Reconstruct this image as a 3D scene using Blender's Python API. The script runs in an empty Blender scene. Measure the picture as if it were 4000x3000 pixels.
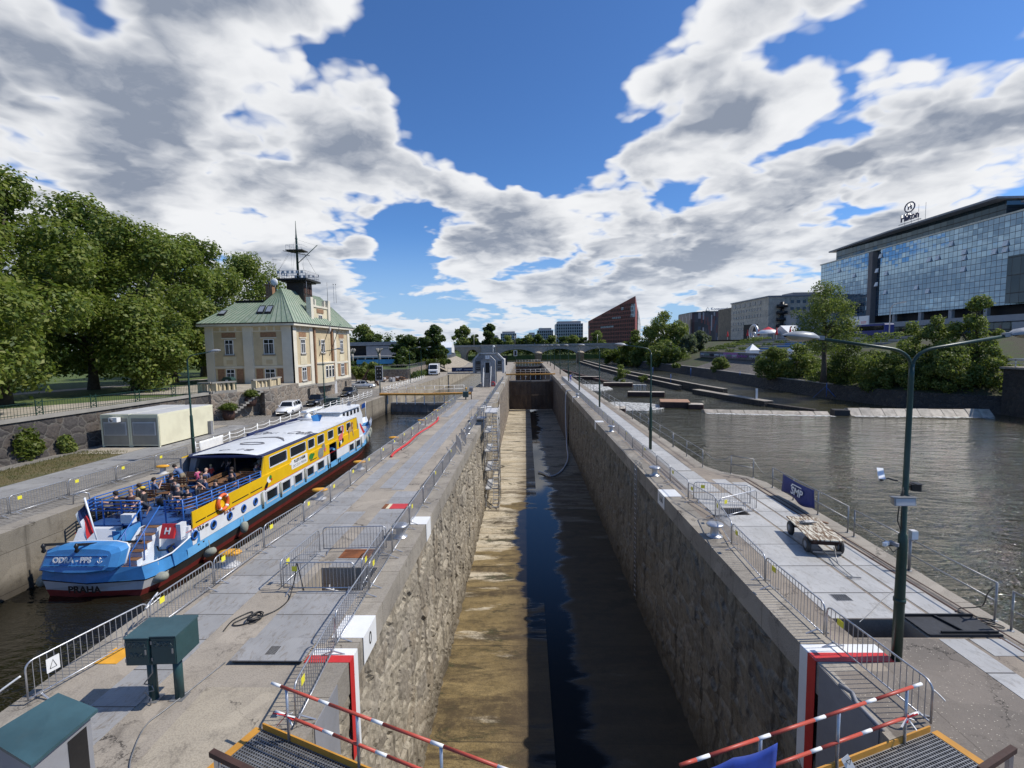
import bpy, math, random
import numpy as np
from mathutils import Vector, Matrix
random.seed(7); rng = np.random.default_rng(11)
R = math.radians
scene = bpy.context.scene
col = scene.collection
WL = -2.8            # water level below the quay (quay top is z = 0)
FL = -8.3            # floor of the drained lock chamber
H = 7.5              # eye height above the quay

# ------------------------------------------------------------------ camera
F_PX = 1850.0
P_, Y_, RO_ = R(4.638), R(1.672), R(0.9)
fw = Vector((-math.sin(Y_)*math.cos(P_), math.cos(Y_)*math.cos(P_), -math.sin(P_)))
r0 = Vector((math.cos(Y_), math.sin(Y_), 0)); u0 = r0.cross(fw)
rt = r0*math.cos(RO_)-u0*math.sin(RO_); up = u0*math.cos(RO_)+r0*math.sin(RO_)
cam = bpy.data.cameras.new('camera'); co = bpy.data.objects.new('camera', cam); col.objects.link(co)
cam.sensor_width = 36; cam.lens = F_PX/4000*36; cam.clip_end = 9000; cam.clip_start = 0.1
M4 = Matrix((rt, up, -fw)).transposed().to_4x4(); M4.translation = Vector((0, 0, H))
co.matrix_world = M4; scene.camera = co
def _ray(px, py): return fw + rt*((px-2000)/F_PX) - up*((py-1500)/F_PX)
def at(px, py, z=0.0):          # point of the plane z seen at a place of the photo (survey helper)
    d = _ray(px, py); t = (z-H)/d.z; return Vector((d.x*t, d.y*t, z))
def atY(px, py, Y):
    d = _ray(px, py); t = Y/d.y; return Vector((d.x*t, Y, H+d.z*t))
def atX(px, py, X):
    d = _ray(px, py); t = X/d.x; return Vector((X, d.y*t, H+d.z*t))

# ------------------------------------------------------------------ node helpers
class NT:
    def __init__(s, tree): s.t = tree; tree.nodes.clear()
    def n(s, typ, _in=None, **kw):
        nd = s.t.nodes.new(typ)
        for k, v in kw.items(): setattr(nd, k, v)
        if _in:
            for k, v in _in.items():
                sock = nd.inputs[k]
                if isinstance(v, bpy.types.NodeSocket): s.t.links.new(v, sock)
                elif v is not None: sock.default_value = v
        return nd
    def math(s, op, a, b=None, c=None, clamp=False):
        nd = s.n('ShaderNodeMath', operation=op, use_clamp=clamp)
        for i, v in enumerate((a, b, c)):
            if v is None: continue
            if isinstance(v, bpy.types.NodeSocket): s.t.links.new(v, nd.inputs[i])
            else: nd.inputs[i].default_value = v
        return nd.outputs[0]
    def vmath(s, op, a, b=None, out=0):
        nd = s.n('ShaderNodeVectorMath', operation=op)
        for i, v in enumerate((a, b)):
            if v is None: continue
            if isinstance(v, bpy.types.NodeSocket): s.t.links.new(v, nd.inputs[i])
            else: nd.inputs[i].default_value = v
        return nd.outputs[out]
    def ramp(s, v, a, b, lo=0.0, hi=1.0, smooth=True):
        nd = s.n('ShaderNodeMapRange', interpolation_type='SMOOTHSTEP' if smooth else 'LINEAR')
        s.t.links.new(v, nd.inputs[0])
        for i, x in zip((1, 2, 3, 4), (a, b, lo, hi)): nd.inputs[i].default_value = x
        return nd.outputs[0]
    def mix(s, fac, a, b, mode='MIX'):
        nd = s.n('ShaderNodeMix', data_type='RGBA', blend_type=mode)
        for i, v in ((0, fac), (6, a), (7, b)):
            if isinstance(v, bpy.types.NodeSocket): s.t.links.new(v, nd.inputs[i])
            else: nd.inputs[i].default_value = v if i == 0 else (v if len(v) == 4 else (*v, 1))
        return nd.outputs[2]
    def noise(s, vec, scale, detail=4, rough=0.55, out=0, dist=0.0):
        nd = s.n('ShaderNodeTexNoise', {'Scale': scale, 'Detail': detail, 'Roughness': rough, 'Distortion': dist})
        if vec is not None: s.t.links.new(vec, nd.inputs['Vector'])
        return nd.outputs[out]
    def mapping(s, vec, sc=(1, 1, 1), loc=(0, 0, 0), rot=(0, 0, 0)):
        nd = s.n('ShaderNodeMapping', {'Location': loc, 'Rotation': rot, 'Scale': sc})
        s.t.links.new(vec, nd.inputs['Vector']); return nd.outputs[0]

MATS = {}
def newmat(name):
    m = bpy.data.materials.new(name); m.use_nodes = True; MATS[name] = m
    return m, NT(m.node_tree)
def finish(k, color, rough=0.6, metal=0.0, height=None, bump=0.3, dist=0.02, spec=0.5, emit=None, alpha=None, coat=0.0, trans=None):
    bs = k.n('ShaderNodeBsdfPrincipled')
    def setv(nm, v):
        if v is None: return
        if isinstance(v, bpy.types.NodeSocket): k.t.links.new(v, bs.inputs[nm])
        elif nm == 'Base Color': bs.inputs[nm].default_value = v if len(v) == 4 else (*v, 1)
        else: bs.inputs[nm].default_value = v
    setv('Base Color', color); setv('Roughness', rough); setv('Metallic', metal); setv('Specular IOR Level', spec)
    setv('Coat Weight', coat)
    if height is not None:
        b = k.n('ShaderNodeBump', {'Strength': bump, 'Distance': dist, 'Height': height}); k.t.links.new(b.outputs[0], bs.inputs['Normal'])
    o = k.n('ShaderNodeOutputMaterial'); k.t.links.new(bs.outputs[0], o.inputs[0])
    return bs
def pos(k): return k.n('ShaderNodeNewGeometry').outputs['Position']
def objc(k): return k.n('ShaderNodeTexCoord').outputs['Object']
def c4(c, f=1.0): return (c[0]*f, c[1]*f, c[2]*f, 1)

def paint(name, c, rough=0.45, var=0.18, scale=1.5, metal=0.0, dirt=0.25, dirtc=(0.09, 0.075, 0.055), bump=0.1, coat=0.0, spec=0.5):
    """painted or plain surface with uneven tone, grime patches and fine grain"""
    m, k = newmat(name); p = objc(k)
    n1 = k.noise(p, scale, 5, 0.6); n2 = k.noise(p, scale*9, 3, 0.6); n3 = k.noise(p, scale*2.3, 6, 0.7, dist=0.6)
    base = k.mix(k.ramp(n1, 0.3, 0.7), c4(c, 1-var), c4(c, 1+var*0.6))
    base = k.mix(k.math('MULTIPLY', k.ramp(n3, 0.55, 0.8), dirt), base, c4(dirtc))
    rr = k.math('MULTIPLY_ADD', n2, 0.25, rough-0.12)
    finish(k, base, rr, metal, n2, bump, 0.01, coat=coat, spec=spec)
    return m

def concrete(name, c, c2, grain=30, stain=(0.12, 0.1, 0.08), joint=None, rough=0.85, specks=0.0, tide=0.0):
    m, k = newmat(name); p = pos(k)
    n1 = k.noise(p, 0.35, 6, 0.65); n2 = k.noise(p, 1.6, 6, 0.7, dist=0.8); n3 = k.noise(p, grain, 2, 0.6)
    st = k.noise(k.mapping(p, (2.2, 0.35, 1)), 0.9, 5, 0.65)
    b = k.mix(k.ramp(n1, 0.35, 0.65), c4(c), c4(c2))
    b = k.mix(k.math('MULTIPLY', k.ramp(n2, 0.5, 0.78), 0.55), b, c4(stain))
    b = k.mix(k.math('MULTIPLY', k.ramp(st, 0.55, 0.75), 0.35), b, c4(c2, 1.35))
    b = k.mix(k.math('MULTIPLY', k.ramp(n3, 0.4, 0.7), 0.35), b, c4(stain, 0.8))
    if specks:
        vo = k.n('ShaderNodeTexVoronoi', {'Scale': 14.0}); k.t.links.new(p, vo.inputs['Vector'])
        b = k.mix(k.math('MULTIPLY', k.ramp(vo.outputs['Distance'], 0.16, 0.1), specks), b, (0.62, 0.56, 0.45, 1))
    pt = k.noise(p, 0.55, 2, 0.4, dist=0.3); b = k.mix(k.math('MULTIPLY', k.ramp(pt, .56, .575), .22), b, c4(c, 1.4))
    dk = k.noise(p, 0.8, 8, 0.78, dist=0.4); b = k.mix(k.math('MULTIPLY', k.ramp(dk, .56, .66), .5), b, c4(stain, .75))
    ck = k.n('ShaderNodeTexVoronoi', {'Scale': 0.42}, feature='DISTANCE_TO_EDGE'); k.t.links.new(k.vmath('ADD', p, k.noise(p, 2.0, 5, .7, out=1)), ck.inputs['Vector'])
    b = k.mix(k.math('MULTIPLY', k.ramp(ck.outputs['Distance'], .012, .004), k.ramp(n1, .45, .6)), b, c4(stain, .35))
    if tide:
        zt = k.n('ShaderNodeSeparateXYZ', {0: p}).outputs[2]; b = k.mix(k.math('MULTIPLY', k.ramp(k.math('ADD', zt, k.math('MULTIPLY', n2, .9)), -1.2, -2.1), tide), b, c4(stain, .45)); sv = k.noise(k.mapping(p, (1.3, 1.3, .12)), 1.1, 6, .68); b = k.mix(k.math('MULTIPLY', k.ramp(sv, .5, .68), .75), b, c4(stain, .6))
    h = k.math('ADD', k.math('MULTIPLY', n3, 0.5), n2)
    if joint:
        br = k.n('ShaderNodeTexBrick', {'Scale': 1.0, 'Mortar Size': 0.012, 'Mortar Smooth': 0.2, 'Brick Width': joint[0], 'Row Height': joint[1], 'Color1': (1, 1, 1, 1), 'Color2': (0.86, 0.86, 0.86, 1), 'Mortar': (0.35, 0.33, 0.3, 1)}, offset=joint[3] if len(joint) > 3 else 0.5)
        k.t.links.new(k.mapping(p, rot=joint[2]), br.inputs['Vector'])
        b = k.mix(1.0, b, br.outputs['Color'], 'MULTIPLY')
        h = k.math('SUBTRACT', h, k.math('MULTIPLY', br.outputs['Fac'], 2.0))
    finish(k, b, rough, 0, h, 0.35, 0.03)
    return m

def rubble(name, tones, size=0.75, mortar=(0.32, 0.29, 0.25), depth=0.12, rough=0.9, streak=0.0, edge=0.05, squash=(1, 1, 1.25), smear=0.0):
    """irregular masonry: one tone and height per stone, pale joints, rough faces"""
    m, k = newmat(name); p = pos(k)
    wob = k.n('ShaderNodeVectorMath', {0: k.vmath('SUBTRACT', k.noise(p, 1.1, 3, 0.6, out=1), (0.5, 0.5, 0.5)), 'Scale': 0.55}, operation='SCALE')
    wp = k.vmath('ADD', p, wob.outputs[0])
    q = k.mapping(wp, tuple(s/size for s in squash))
    v1 = k.n('ShaderNodeTexVoronoi', {'Scale': 1.0, 'Randomness': 0.95}, feature='F1'); k.t.links.new(q, v1.inputs['Vector'])
    v2 = k.n('ShaderNodeTexVoronoi', {'Scale': 1.0, 'Randomness': 0.95}, feature='DISTANCE_TO_EDGE'); k.t.links.new(q, v2.inputs['Vector'])
    rnd = k.n('ShaderNodeSeparateColor'); k.t.links.new(v1.outputs['Color'], rnd.inputs[0])
    cr = k.n('ShaderNodeValToRGB'); k.t.links.new(rnd.outputs[0], cr.inputs[0])
    el = cr.color_ramp.elements; cr.color_ramp.interpolation = 'CONSTANT'
    while len(el) > 1: el.remove(el[-1])
    el[0].position = 0; el[0].color = c4(tones[0])
    for i, t in enumerate(tones[1:], 1): e = el.new(i/len(tones)); e.color = c4(t)
    n2 = k.noise(p, 5, 6, 0.7); n3 = k.noise(p, 22, 3, 0.6); n1 = k.noise(p, 0.25, 4, 0.6)
    b = k.mix(k.ramp(n2, 0.3, 0.75), cr.outputs[0], c4(tones[-1], 0.55))
    b = k.mix(k.math('MULTIPLY', k.ramp(n1, 0.45, 0.7), 0.5), b, c4(tones[0], 0.5))
    mo = k.ramp(v2.outputs['Distance'], edge*0.4, edge, 1, 0)
    b = k.mix(mo, b, c4(mortar))
    if streak:
        sn = k.noise(k.mapping(p, (1.6, 1.6, 0.12)), 1.2, 5, 0.6)
        b = k.mix(k.math('MULTIPLY', k.ramp(sn, 0.52, 0.72), streak), b, (0.045, 0.035, 0.025, 1))
    h = k.math('ADD', k.math('MULTIPLY', k.ramp(v2.outputs['Distance'], 0, 0.22), 0.7), k.math('ADD', k.math('MULTIPLY', rnd.outputs[1], 0.5), k.math('ADD', k.math('MULTIPLY', n2, 0.7), k.math('MULTIPLY', n3, 0.25))))
    finish(k, b, rough, 0, h, 1.0, depth)
    return m

def plate(name, c, seam=1.2, rough=0.42, metal=0.55, dirt=0.3, off=0.0):
    """galvanised chequer plate with seams across the run"""
    m, k = newmat(name); p = pos(k)
    x = k.n('ShaderNodeSeparateXYZ'); k.t.links.new(p, x.inputs[0])
    fr = k.math('FRACT', k.math('DIVIDE', k.math('ADD', x.outputs[1], off), seam))
    sm = k.ramp(k.math('ABSOLUTE', k.math('SUBTRACT', fr, 0.5)), 0.482, 0.494)
    cell = k.n('ShaderNodeTexWhiteNoise', noise_dimensions='1D'); k.t.links.new(k.math('FLOOR', k.math('DIVIDE', k.math('ADD', x.outputs[1], off), seam)), cell.inputs['W'])
    n1 = k.noise(p, 0.9, 6, 0.65); n2 = k.noise(p, 6, 5, 0.7); n4 = k.noise(k.mapping(p, (3, 1, 1)), 2.2, 6, 0.72, dist=1.2)
    b = k.mix(k.ramp(n1, 0.3, 0.7), c4(c, 0.82), c4(c, 1.08))
    b = k.mix(k.math('MULTIPLY', cell.outputs[0], 0.6), b, c4(c, 0.66))
    b = k.mix(k.math('MULTIPLY', k.ramp(n4, 0.5, 0.68), dirt), b, (0.17, 0.135, 0.095, 1)); n5 = k.noise(p, 1.5, 8, .8); b = k.mix(k.math('MULTIPLY', k.ramp(n5, .55, .64), .55), b, c4(c, .5))
    b = k.mix(sm, b, (0.05, 0.045, 0.04, 1))
    w1 = k.n('ShaderNodeTexChecker', {'Scale': 26.0}); k.t.links.new(k.mapping(p, rot=(0, 0, R(45))), w1.inputs['Vector'])
    h = k.math('SUBTRACT', k.math('MULTIPLY', w1.outputs[1], 0.12), sm)
    b = k.mix(k.math('MULTIPLY', w1.outputs[1], 0.14), b, c4(c, 0.45))
    finish(k, b, k.math('MULTIPLY_ADD', n2, 0.3, rough-0.15), metal, h, 0.35, 0.012)
    return m

def leafmat(name, cols, tr=0.5):
    m, k = newmat(name)
    g = k.n('ShaderNodeNewGeometry'); cr = k.n('ShaderNodeValToRGB'); k.t.links.new(g.outputs['Random Per Island'], cr.inputs[0])
    el = cr.color_ramp.elements; el[0].color = c4(cols[0]); el[1].color = c4(cols[-1])
    for i, c in enumerate(cols[1:-1], 1): e = el.new(i/(len(cols)-1)); e.color = c4(c)
    d = k.n('ShaderNodeBsdfPrincipled', {'Base Color': cr.outputs[0], 'Roughness': 0.5, 'Specular IOR Level': 0.35})
    t = k.n('ShaderNodeBsdfTranslucent', {'Color': k.mix(0.5, cr.outputs[0], (0.16, 0.22, 0.02, 1))})
    mx = k.n('ShaderNodeMixShader', {0: tr, 1: d.outputs[0], 2: t.outputs[0]})
    o = k.n('ShaderNodeOutputMaterial'); k.t.links.new(mx.outputs[0], o.inputs[0])
    return m

# ------------------------------------------------------------------ mesh helpers
class MB:
    def __init__(s): s.v = []; s.f = []; s.mi = []; s.sm = []
    def add(s, vs, fs, mi=0, smooth=False):
        o = len(s.v); s.v.extend([tuple(v) for v in vs])
        for f in fs: s.f.append(tuple(i+o for i in f)); s.mi.append(mi); s.sm.append(smooth)
    def b(s, x0, x1, y0, y1, z0, z1, mi=0):
        s.add([(x0,y0,z0),(x1,y0,z0),(x1,y1,z0),(x0,y1,z0),(x0,y0,z1),(x1,y0,z1),(x1,y1,z1),(x0,y1,z1)],
              [(0,3,2,1),(4,5,6,7),(0,1,5,4),(1,2,6,5),(2,3,7,6),(3,0,4,7)], mi)
        return s
    def cb(s, c, sz, rz=0.0, mi=0, bev=0.0):      # box by centre and size, turned about z
        x, y, z = (k/2 for k in sz); ca, sa = math.cos(rz), math.sin(rz)
        if bev:
            pts = [(-x+bev,-y),(x-bev,-y),(x,-y+bev),(x,y-bev),(x-bev,y),(-x+bev,y),(-x,y-bev),(-x,-y+bev)]
            s.prism([(c[0]+a*ca-b_*sa, c[1]+a*sa+b_*ca) for a, b_ in pts], c[2]-z, c[2]+z, mi); return s
        vs = []
        for dz in (-z, z):
            for dx, dy in ((-x,-y),(x,-y),(x,y),(-x,y)): vs.append((c[0]+dx*ca-dy*sa, c[1]+dx*sa+dy*ca, c[2]+dz))
        s.add(vs, [(0,3,2,1),(4,5,6,7),(0,1,5,4),(1,2,6,5),(2,3,7,6),(3,0,4,7)], mi); return s
    def bar(s, a, b, w, h, mi=0):                 # straight bar of rectangular section
        a, b = Vector(a), Vector(b); d = (b-a).normalized()
        ref = Vector((0,0,1)) if abs(d.z) < .95 else Vector((0,1,0))
        sx = d.cross(ref).normalized()*w/2; sy = sx.cross(d).normalized()*h/2
        vs = [p+q for p in (a, b) for q in (-sx-sy, sx-sy, sx+sy, -sx+sy)]
        s.add(vs, [(0,1,2,3),(7,6,5,4),(0,4,5,1),(1,5,6,2),(2,6,7,3),(3,7,4,0)], mi); return s
    def prism(s, poly, z0, z1, mi=0):
        n = len(poly); ar = sum(poly[i][0]*poly[(i+1)%n][1]-poly[(i+1)%n][0]*poly[i][1] for i in range(n))
        if ar < 0: poly = poly[::-1]
        vs = [(x, y, z0) for x, y in poly]+[(x, y, z1) for x, y in poly]
        s.add(vs, [tuple(range(n-1,-1,-1)), tuple(range(n,2*n))]+[(i,(i+1)%n,(i+1)%n+n,i+n) for i in range(n)], mi); return s
    def prismY(s, poly, y0, y1, mi=0):            # outline in x,z pushed along y
        n = len(poly); ar = sum(poly[i][0]*poly[(i+1)%n][1]-poly[(i+1)%n][0]*poly[i][1] for i in range(n))
        if ar < 0: poly = poly[::-1]
        vs = [(x, y0, z) for x, z in poly]+[(x, y1, z) for x, z in poly]
        s.add(vs, [tuple(range(n)), tuple(range(2*n-1,n-1,-1))]+[(i,i+n,(i+1)%n+n,(i+1)%n) for i in range(n)], mi); return s
    def prismX(s, poly, x0, x1, mi=0):            # outline in y,z pushed along x
        n = len(poly); ar = sum(poly[i][0]*poly[(i+1)%n][1]-poly[(i+1)%n][0]*poly[i][1] for i in range(n))
        if ar < 0: poly = poly[::-1]
        vs = [(x0, y, z) for y, z in poly]+[(x1, y, z) for y, z in poly]
        s.add(vs, [tuple(range(n-1,-1,-1)), tuple(range(n,2*n))]+[(i,(i+1)%n,(i+1)%n+n,i+n) for i in range(n)], mi); return s
    def tube(s, pts, r, n=8, mi=0, caps=True, smooth=True, closed=False):
        pts = [Vector(p) for p in pts]; m = len(pts); rs = r if isinstance(r, (list, tuple)) else [r]*m
        vs = []; prev = None
        for i, p in enumerate(pts):
            if closed: d = pts[(i+1)%m]-pts[i-1]
            else: d = (pts[min(i+1,m-1)]-pts[max(i-1,0)])
            d = d.normalized() if d.length > 1e-9 else Vector((0,0,1))
            if prev is None: a = d.cross(Vector((0,0,1)) if abs(d.z) < .9 else Vector((1,0,0))).normalized()
            else: a = (prev-d*prev.dot(d)); a = a.normalized() if a.length > 1e-6 else d.orthogonal().normalized()
            prev = a; b = d.cross(a)
            for j in range(n):
                t = 2*math.pi*j/n; vs.append(p+(a*math.cos(t)+b*math.sin(t))*rs[i])
        fs = []
        for i in range(m if closed else m-1):
            for j in range(n):
                i2 = (i+1)%m
                fs.append((i*n+j, i*n+(j+1)%n, i2*n+(j+1)%n, i2*n+j))
        if caps and not closed: fs += [tuple(range(n-1,-1,-1)), tuple(range((m-1)*n, m*n))]
        s.add(vs, fs, mi, smooth); return s
    def lathe(s, prof, c=(0,0,0), n=20, mi=0, smooth=True):
        vs = []; m = len(prof)
        for r_, z in prof:
            for j in range(n): t = 2*math.pi*j/n; vs.append((c[0]+r_*math.cos(t), c[1]+r_*math.sin(t), c[2]+z))
        fs = [(i*n+j, i*n+(j+1)%n, (i+1)*n+(j+1)%n, (i+1)*n+j) for i in range(m-1) for j in range(n)]
        fs += [tuple(range(n-1,-1,-1)), tuple(range((m-1)*n, m*n))]
        s.add(vs, fs, mi, smooth); return s
    def ell(s, c, r, nu=12, nv=8, mi=0, rot=None):
        vs = [(0,0,-1)]+[(math.cos(2*math.pi*j/nu)*math.sin(math.pi*i/nv), math.sin(2*math.pi*j/nu)*math.sin(math.pi*i/nv), -math.cos(math.pi*i/nv)) for i in range(1,nv) for j in range(nu)]+[(0,0,1)]
        fs = [(0, 1+(j+1)%nu, 1+j) for j in range(nu)]
        for i in range(nv-2):
            for j in range(nu): a = 1+i*nu; fs.append((a+j, a+(j+1)%nu, a+nu+(j+1)%nu, a+nu+j))
        l = len(vs)-1; a = 1+(nv-2)*nu; fs += [(a+j, a+(j+1)%nu, l) for j in range(nu)]
        out = []
        for v in vs:
            w = Vector((v[0]*r[0], v[1]*r[1], v[2]*r[2]))
            if rot is not None: w = rot @ w
            out.append(w+Vector(c))
        s.add(out, fs, mi, True); return s
    def quad(s, *p, mi=0): s.add(p, [tuple(range(len(p)))], mi); return s
    def xf(s, mat): s.v = [tuple(mat @ Vector(v)) for v in s.v]; return s
    def build(s, name, mats, parent=None):
        me = bpy.data.meshes.new(name); me.from_pydata(s.v, [], s.f)
        if not isinstance(mats, (list, tuple)): mats = [mats]
        for m in mats: me.materials.append(m)
        if len(mats) > 1: me.polygons.foreach_set('material_index', s.mi)
        me.polygons.foreach_set('use_smooth', s.sm); me.update()
        o = bpy.data.objects.new(name, me); col.objects.link(o)
        if parent is not None: o.parent = parent
        return o
def tag(o, label=None, cat=None, group=None, kind=None):
    if label: o['label'] = label
    if cat: o['category'] = cat
    if group: o['group'] = group
    if kind: o['kind'] = kind
    return o
def thing(name, label, cat, loc=(0,0,0), rz=0.0, group=None):
    o = bpy.data.objects.new(name, None); col.objects.link(o); o.location = loc; o.rotation_euler = (0, 0, rz)
    o.empty_display_size = 0.2
    return tag(o, label, cat, group)
def struct(o): o['kind'] = 'structure'; return o
def dup(root, loc=None, rz=None, label=None, group=None, scale=None):
    def cp(o, par):
        c = o.copy(); col.objects.link(c)
        if par is not None: c.parent = par
        for ch in kids.get(o, ()): cp(ch, c)
        return c
    kids = {}
    st = [root]
    while st:
        o = st.pop(); kids[o] = list(o.children); st.extend(o.children)
    r_ = cp(root, None)
    if loc is not None: r_.location = loc
    if rz is not None: r_.rotation_euler = (0, 0, rz)
    if scale is not None: r_.scale = scale if hasattr(scale, '__len__') else (scale,)*3
    if label: r_['label'] = label
    if group: r_['group'] = group
    return r_
def text(name, s, size, mat, parent, M, extrude=0.004, bold=0.0, sx=1.0, align='CENTER', shear=0.0):
    cu = bpy.data.curves.new(name, 'FONT'); cu.body = s; cu.size = size; cu.extrude = extrude; cu.offset = bold
    cu.align_x = align; cu.align_y = 'CENTER'; cu.shear = shear; cu.resolution_u = 3
    t = bpy.data.objects.new(name+'_tmp', cu); col.objects.link(t); bpy.context.view_layer.update()
    me = bpy.data.meshes.new_from_object(t.evaluated_get(bpy.context.evaluated_depsgraph_get()))
    bpy.data.objects.remove(t); bpy.data.curves.remove(cu)
    me.transform(M @ Matrix.Diagonal((sx, 1, 1, 1))); me.materials.clear(); me.materials.append(mat); me.name = name
    o = bpy.data.objects.new(name, me); col.objects.link(o)
    if parent is not None: o.parent = parent
    return o
def frame(o, x, y):             # matrix: text x-axis along x, y-axis along y, standing at o
    x = Vector(x).normalized(); y = Vector(y); y = (y-x*x.dot(y)).normalized(); z = x.cross(y)
    m = Matrix((x, y, z)).transposed().to_4x4(); m.translation = Vector(o); return m

# ------------------------------------------------------------------ foliage
def leaves(name, blobs, n, size, mat, parent=None, shell=0.55, flat=0.3, loc=(0,0,0), seed=None, droop=0.0, asp=0.62):
    """many small folded leaf faces spread through the volume of ellipsoid clumps"""
    g = np.random.default_rng(seed if seed is not None else int(rng.integers(1e9)))
    B = np.array([(*b[0], *(b[1] if hasattr(b[1], '__len__') else (b[1],)*3)) for b in blobs], float)
    w = (B[:,3]*B[:,4]*B[:,5])**(2/3); idx = g.choice(len(B), n, p=w/w.sum()); Bs = B[idx]
    d = g.normal(size=(n,3)); d /= np.linalg.norm(d, axis=1)[:,None]
    rad = shell+(1-shell)*g.random(n)**0.6; rad *= 1+0.13*g.normal(size=n)
    P = Bs[:,:3]+d*Bs[:,3:]*rad[:,None]
    nor = d*0.8+g.normal(size=(n,3))*0.55; nor[:,2] += flat; nor /= np.linalg.norm(nor, axis=1)[:,None]
    a = np.cross(nor, g.normal(size=(n,3))); a /= np.linalg.norm(a, axis=1)[:,None]; a[:,2] -= droop; b = np.cross(nor, a)
    s = size*(0.55+0.9*g.random(n))[:,None]
    V = np.empty((n,4,3))
    V[:,0] = P-a*s; V[:,1] = P-b*s*asp+nor*s*0.18; V[:,2] = P+a*s; V[:,3] = P+b*s*asp+nor*s*0.18
    V = V.reshape(-1,3)+np.array(loc)
    me = bpy.data.meshes.new(name); me.vertices.add(4*n); me.vertices.foreach_set('co', V.ravel())
    me.loops.add(4*n); me.loops.foreach_set('vertex_index', np.arange(4*n, dtype=np.int32))
    me.polygons.add(n); me.polygons.foreach_set('loop_start', np.arange(0,4*n,4, dtype=np.int32))
    me.update(calc_edges=True); me.validate(); me.materials.append(mat)
    o = bpy.data.objects.new(name, me); col.objects.link(o)
    if parent is not None: o.parent = parent
    return o
def crownblobs(h0, h1, r, k, g, top=0.55, lean=(0,0), fill=True):
    """clumps of a broad crown from height h0 to h1 with radius r"""
    out = []; hc = (h0+h1)/2; hh = (h1-h0)/2
    for i in range(k):
        t = 2*math.pi*i*0.618+g.uniform(-.4,.4); z = g.uniform(-1,1)
        rr = math.sqrt(max(0.05, 1-abs(z)**2.2))*g.uniform(0.55,0.86)*(1 if z < 0.2 else 1-(z-.2)*(1-top))
        br = r*g.uniform(0.2,0.36)
        out.append(((math.cos(t)*rr*r+lean[0]*z, math.sin(t)*rr*r+lean[1]*z, hc+z*hh*0.86), (br, br, br*g.uniform(.7,1.0))))
    if fill: out.append(((0,0,hc),(r*.42,r*.42,hh*.6)))
    return out
def trunk_mesh(h, r, blobs, g, nb=9):
    m = MB(); pts = [(0,0,-0.3),(r*.2,0,h*.25),(r*.1,r*.3,h*.6),(0,0,h)]
    m.tube(pts, [r*1.45, r, r*.85, r*.6], 9)
    for i in range(nb):
        b = blobs[int(g.integers(len(blobs)))][0]; z0 = h*g.uniform(.55,1.0)
        mid = (b[0]*.45, b[1]*.45, z0+(b[2]-z0)*.6)
        m.tube([(0,0,z0), mid, b], [r*.5, r*.3, r*.08], 6)
    return m
def tree(name, label, loc, h0, h1, r, k, n, leaf, mat, bark, group=None, th=None, tr=0.35, seed=0, top=.55, lean=(0,0), flat=.3, cat='tree', shell=.55, sub='crown', asp=.62):
    g = np.random.default_rng(seed); t = thing(name, label, cat, loc, 0, group)
    bl = crownblobs(h0, h1, r, k, g, top, lean)
    leaves(sub, bl, n, leaf, mat, t, shell, flat, seed=seed+1, asp=asp)
    if th: trunk_mesh(th, tr, bl, g).build('trunk', bark, t)
    return t
# ------------------------------------------------------------------ sky and sun
SUN_EL, SUN_AZ = R(50.5), R(87.0)        # azimuth clockwise from +Y: the sun stands to the right, a little ahead
sd = Vector((math.sin(SUN_AZ)*math.cos(SUN_EL), math.cos(SUN_AZ)*math.cos(SUN_EL), math.sin(SUN_EL)))
sl = bpy.data.lights.new('sun', 'SUN'); sl.energy = 4.6; sl.angle = R(0.55); sl.color = (1.0, 0.95, 0.87)
so = bpy.data.objects.new('sun', sl); col.objects.link(so); so.rotation_euler = (-sd).to_track_quat('-Z', 'Y').to_euler()
so.location = (60, 0, 90)
w = bpy.data.worlds.new('World'); scene.world = w; w.use_nodes = True
k = NT(w.node_tree)
sky = k.n('ShaderNodeTexSky', sky_type='NISHITA', sun_disc=False, sun_elevation=SUN_EL, sun_rotation=SUN_AZ, altitude=300, air_density=1.0, dust_density=0.4, ozone_density=2.6)
g = k.n('ShaderNodeTexCoord').outputs['Generated']
sx = k.n('ShaderNodeSeparateXYZ', {0: g}); zc = k.math('MAXIMUM', sx.outputs[2], 0.0)
inv = k.math('DIVIDE', 1.0, k.math('ADD', zc, 0.22))
pn = k.n('ShaderNodeVectorMath', {0: g, 'Scale': inv}, operation='SCALE').outputs[0]
pn = k.mapping(pn, (1, 1, 1.55))
def blob(px, py, rad, wgt):     # a cloud bank in a direction of the sky, radius in degrees
    d = _ray(px, py).normalized()
    dt = k.vmath('DOT_PRODUCT', g, tuple(d), out=1)
    return k.math('MULTIPLY', k.ramp(dt, math.cos(R(rad)), math.cos(R(rad*0.18))), wgt)
acc = None
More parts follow.
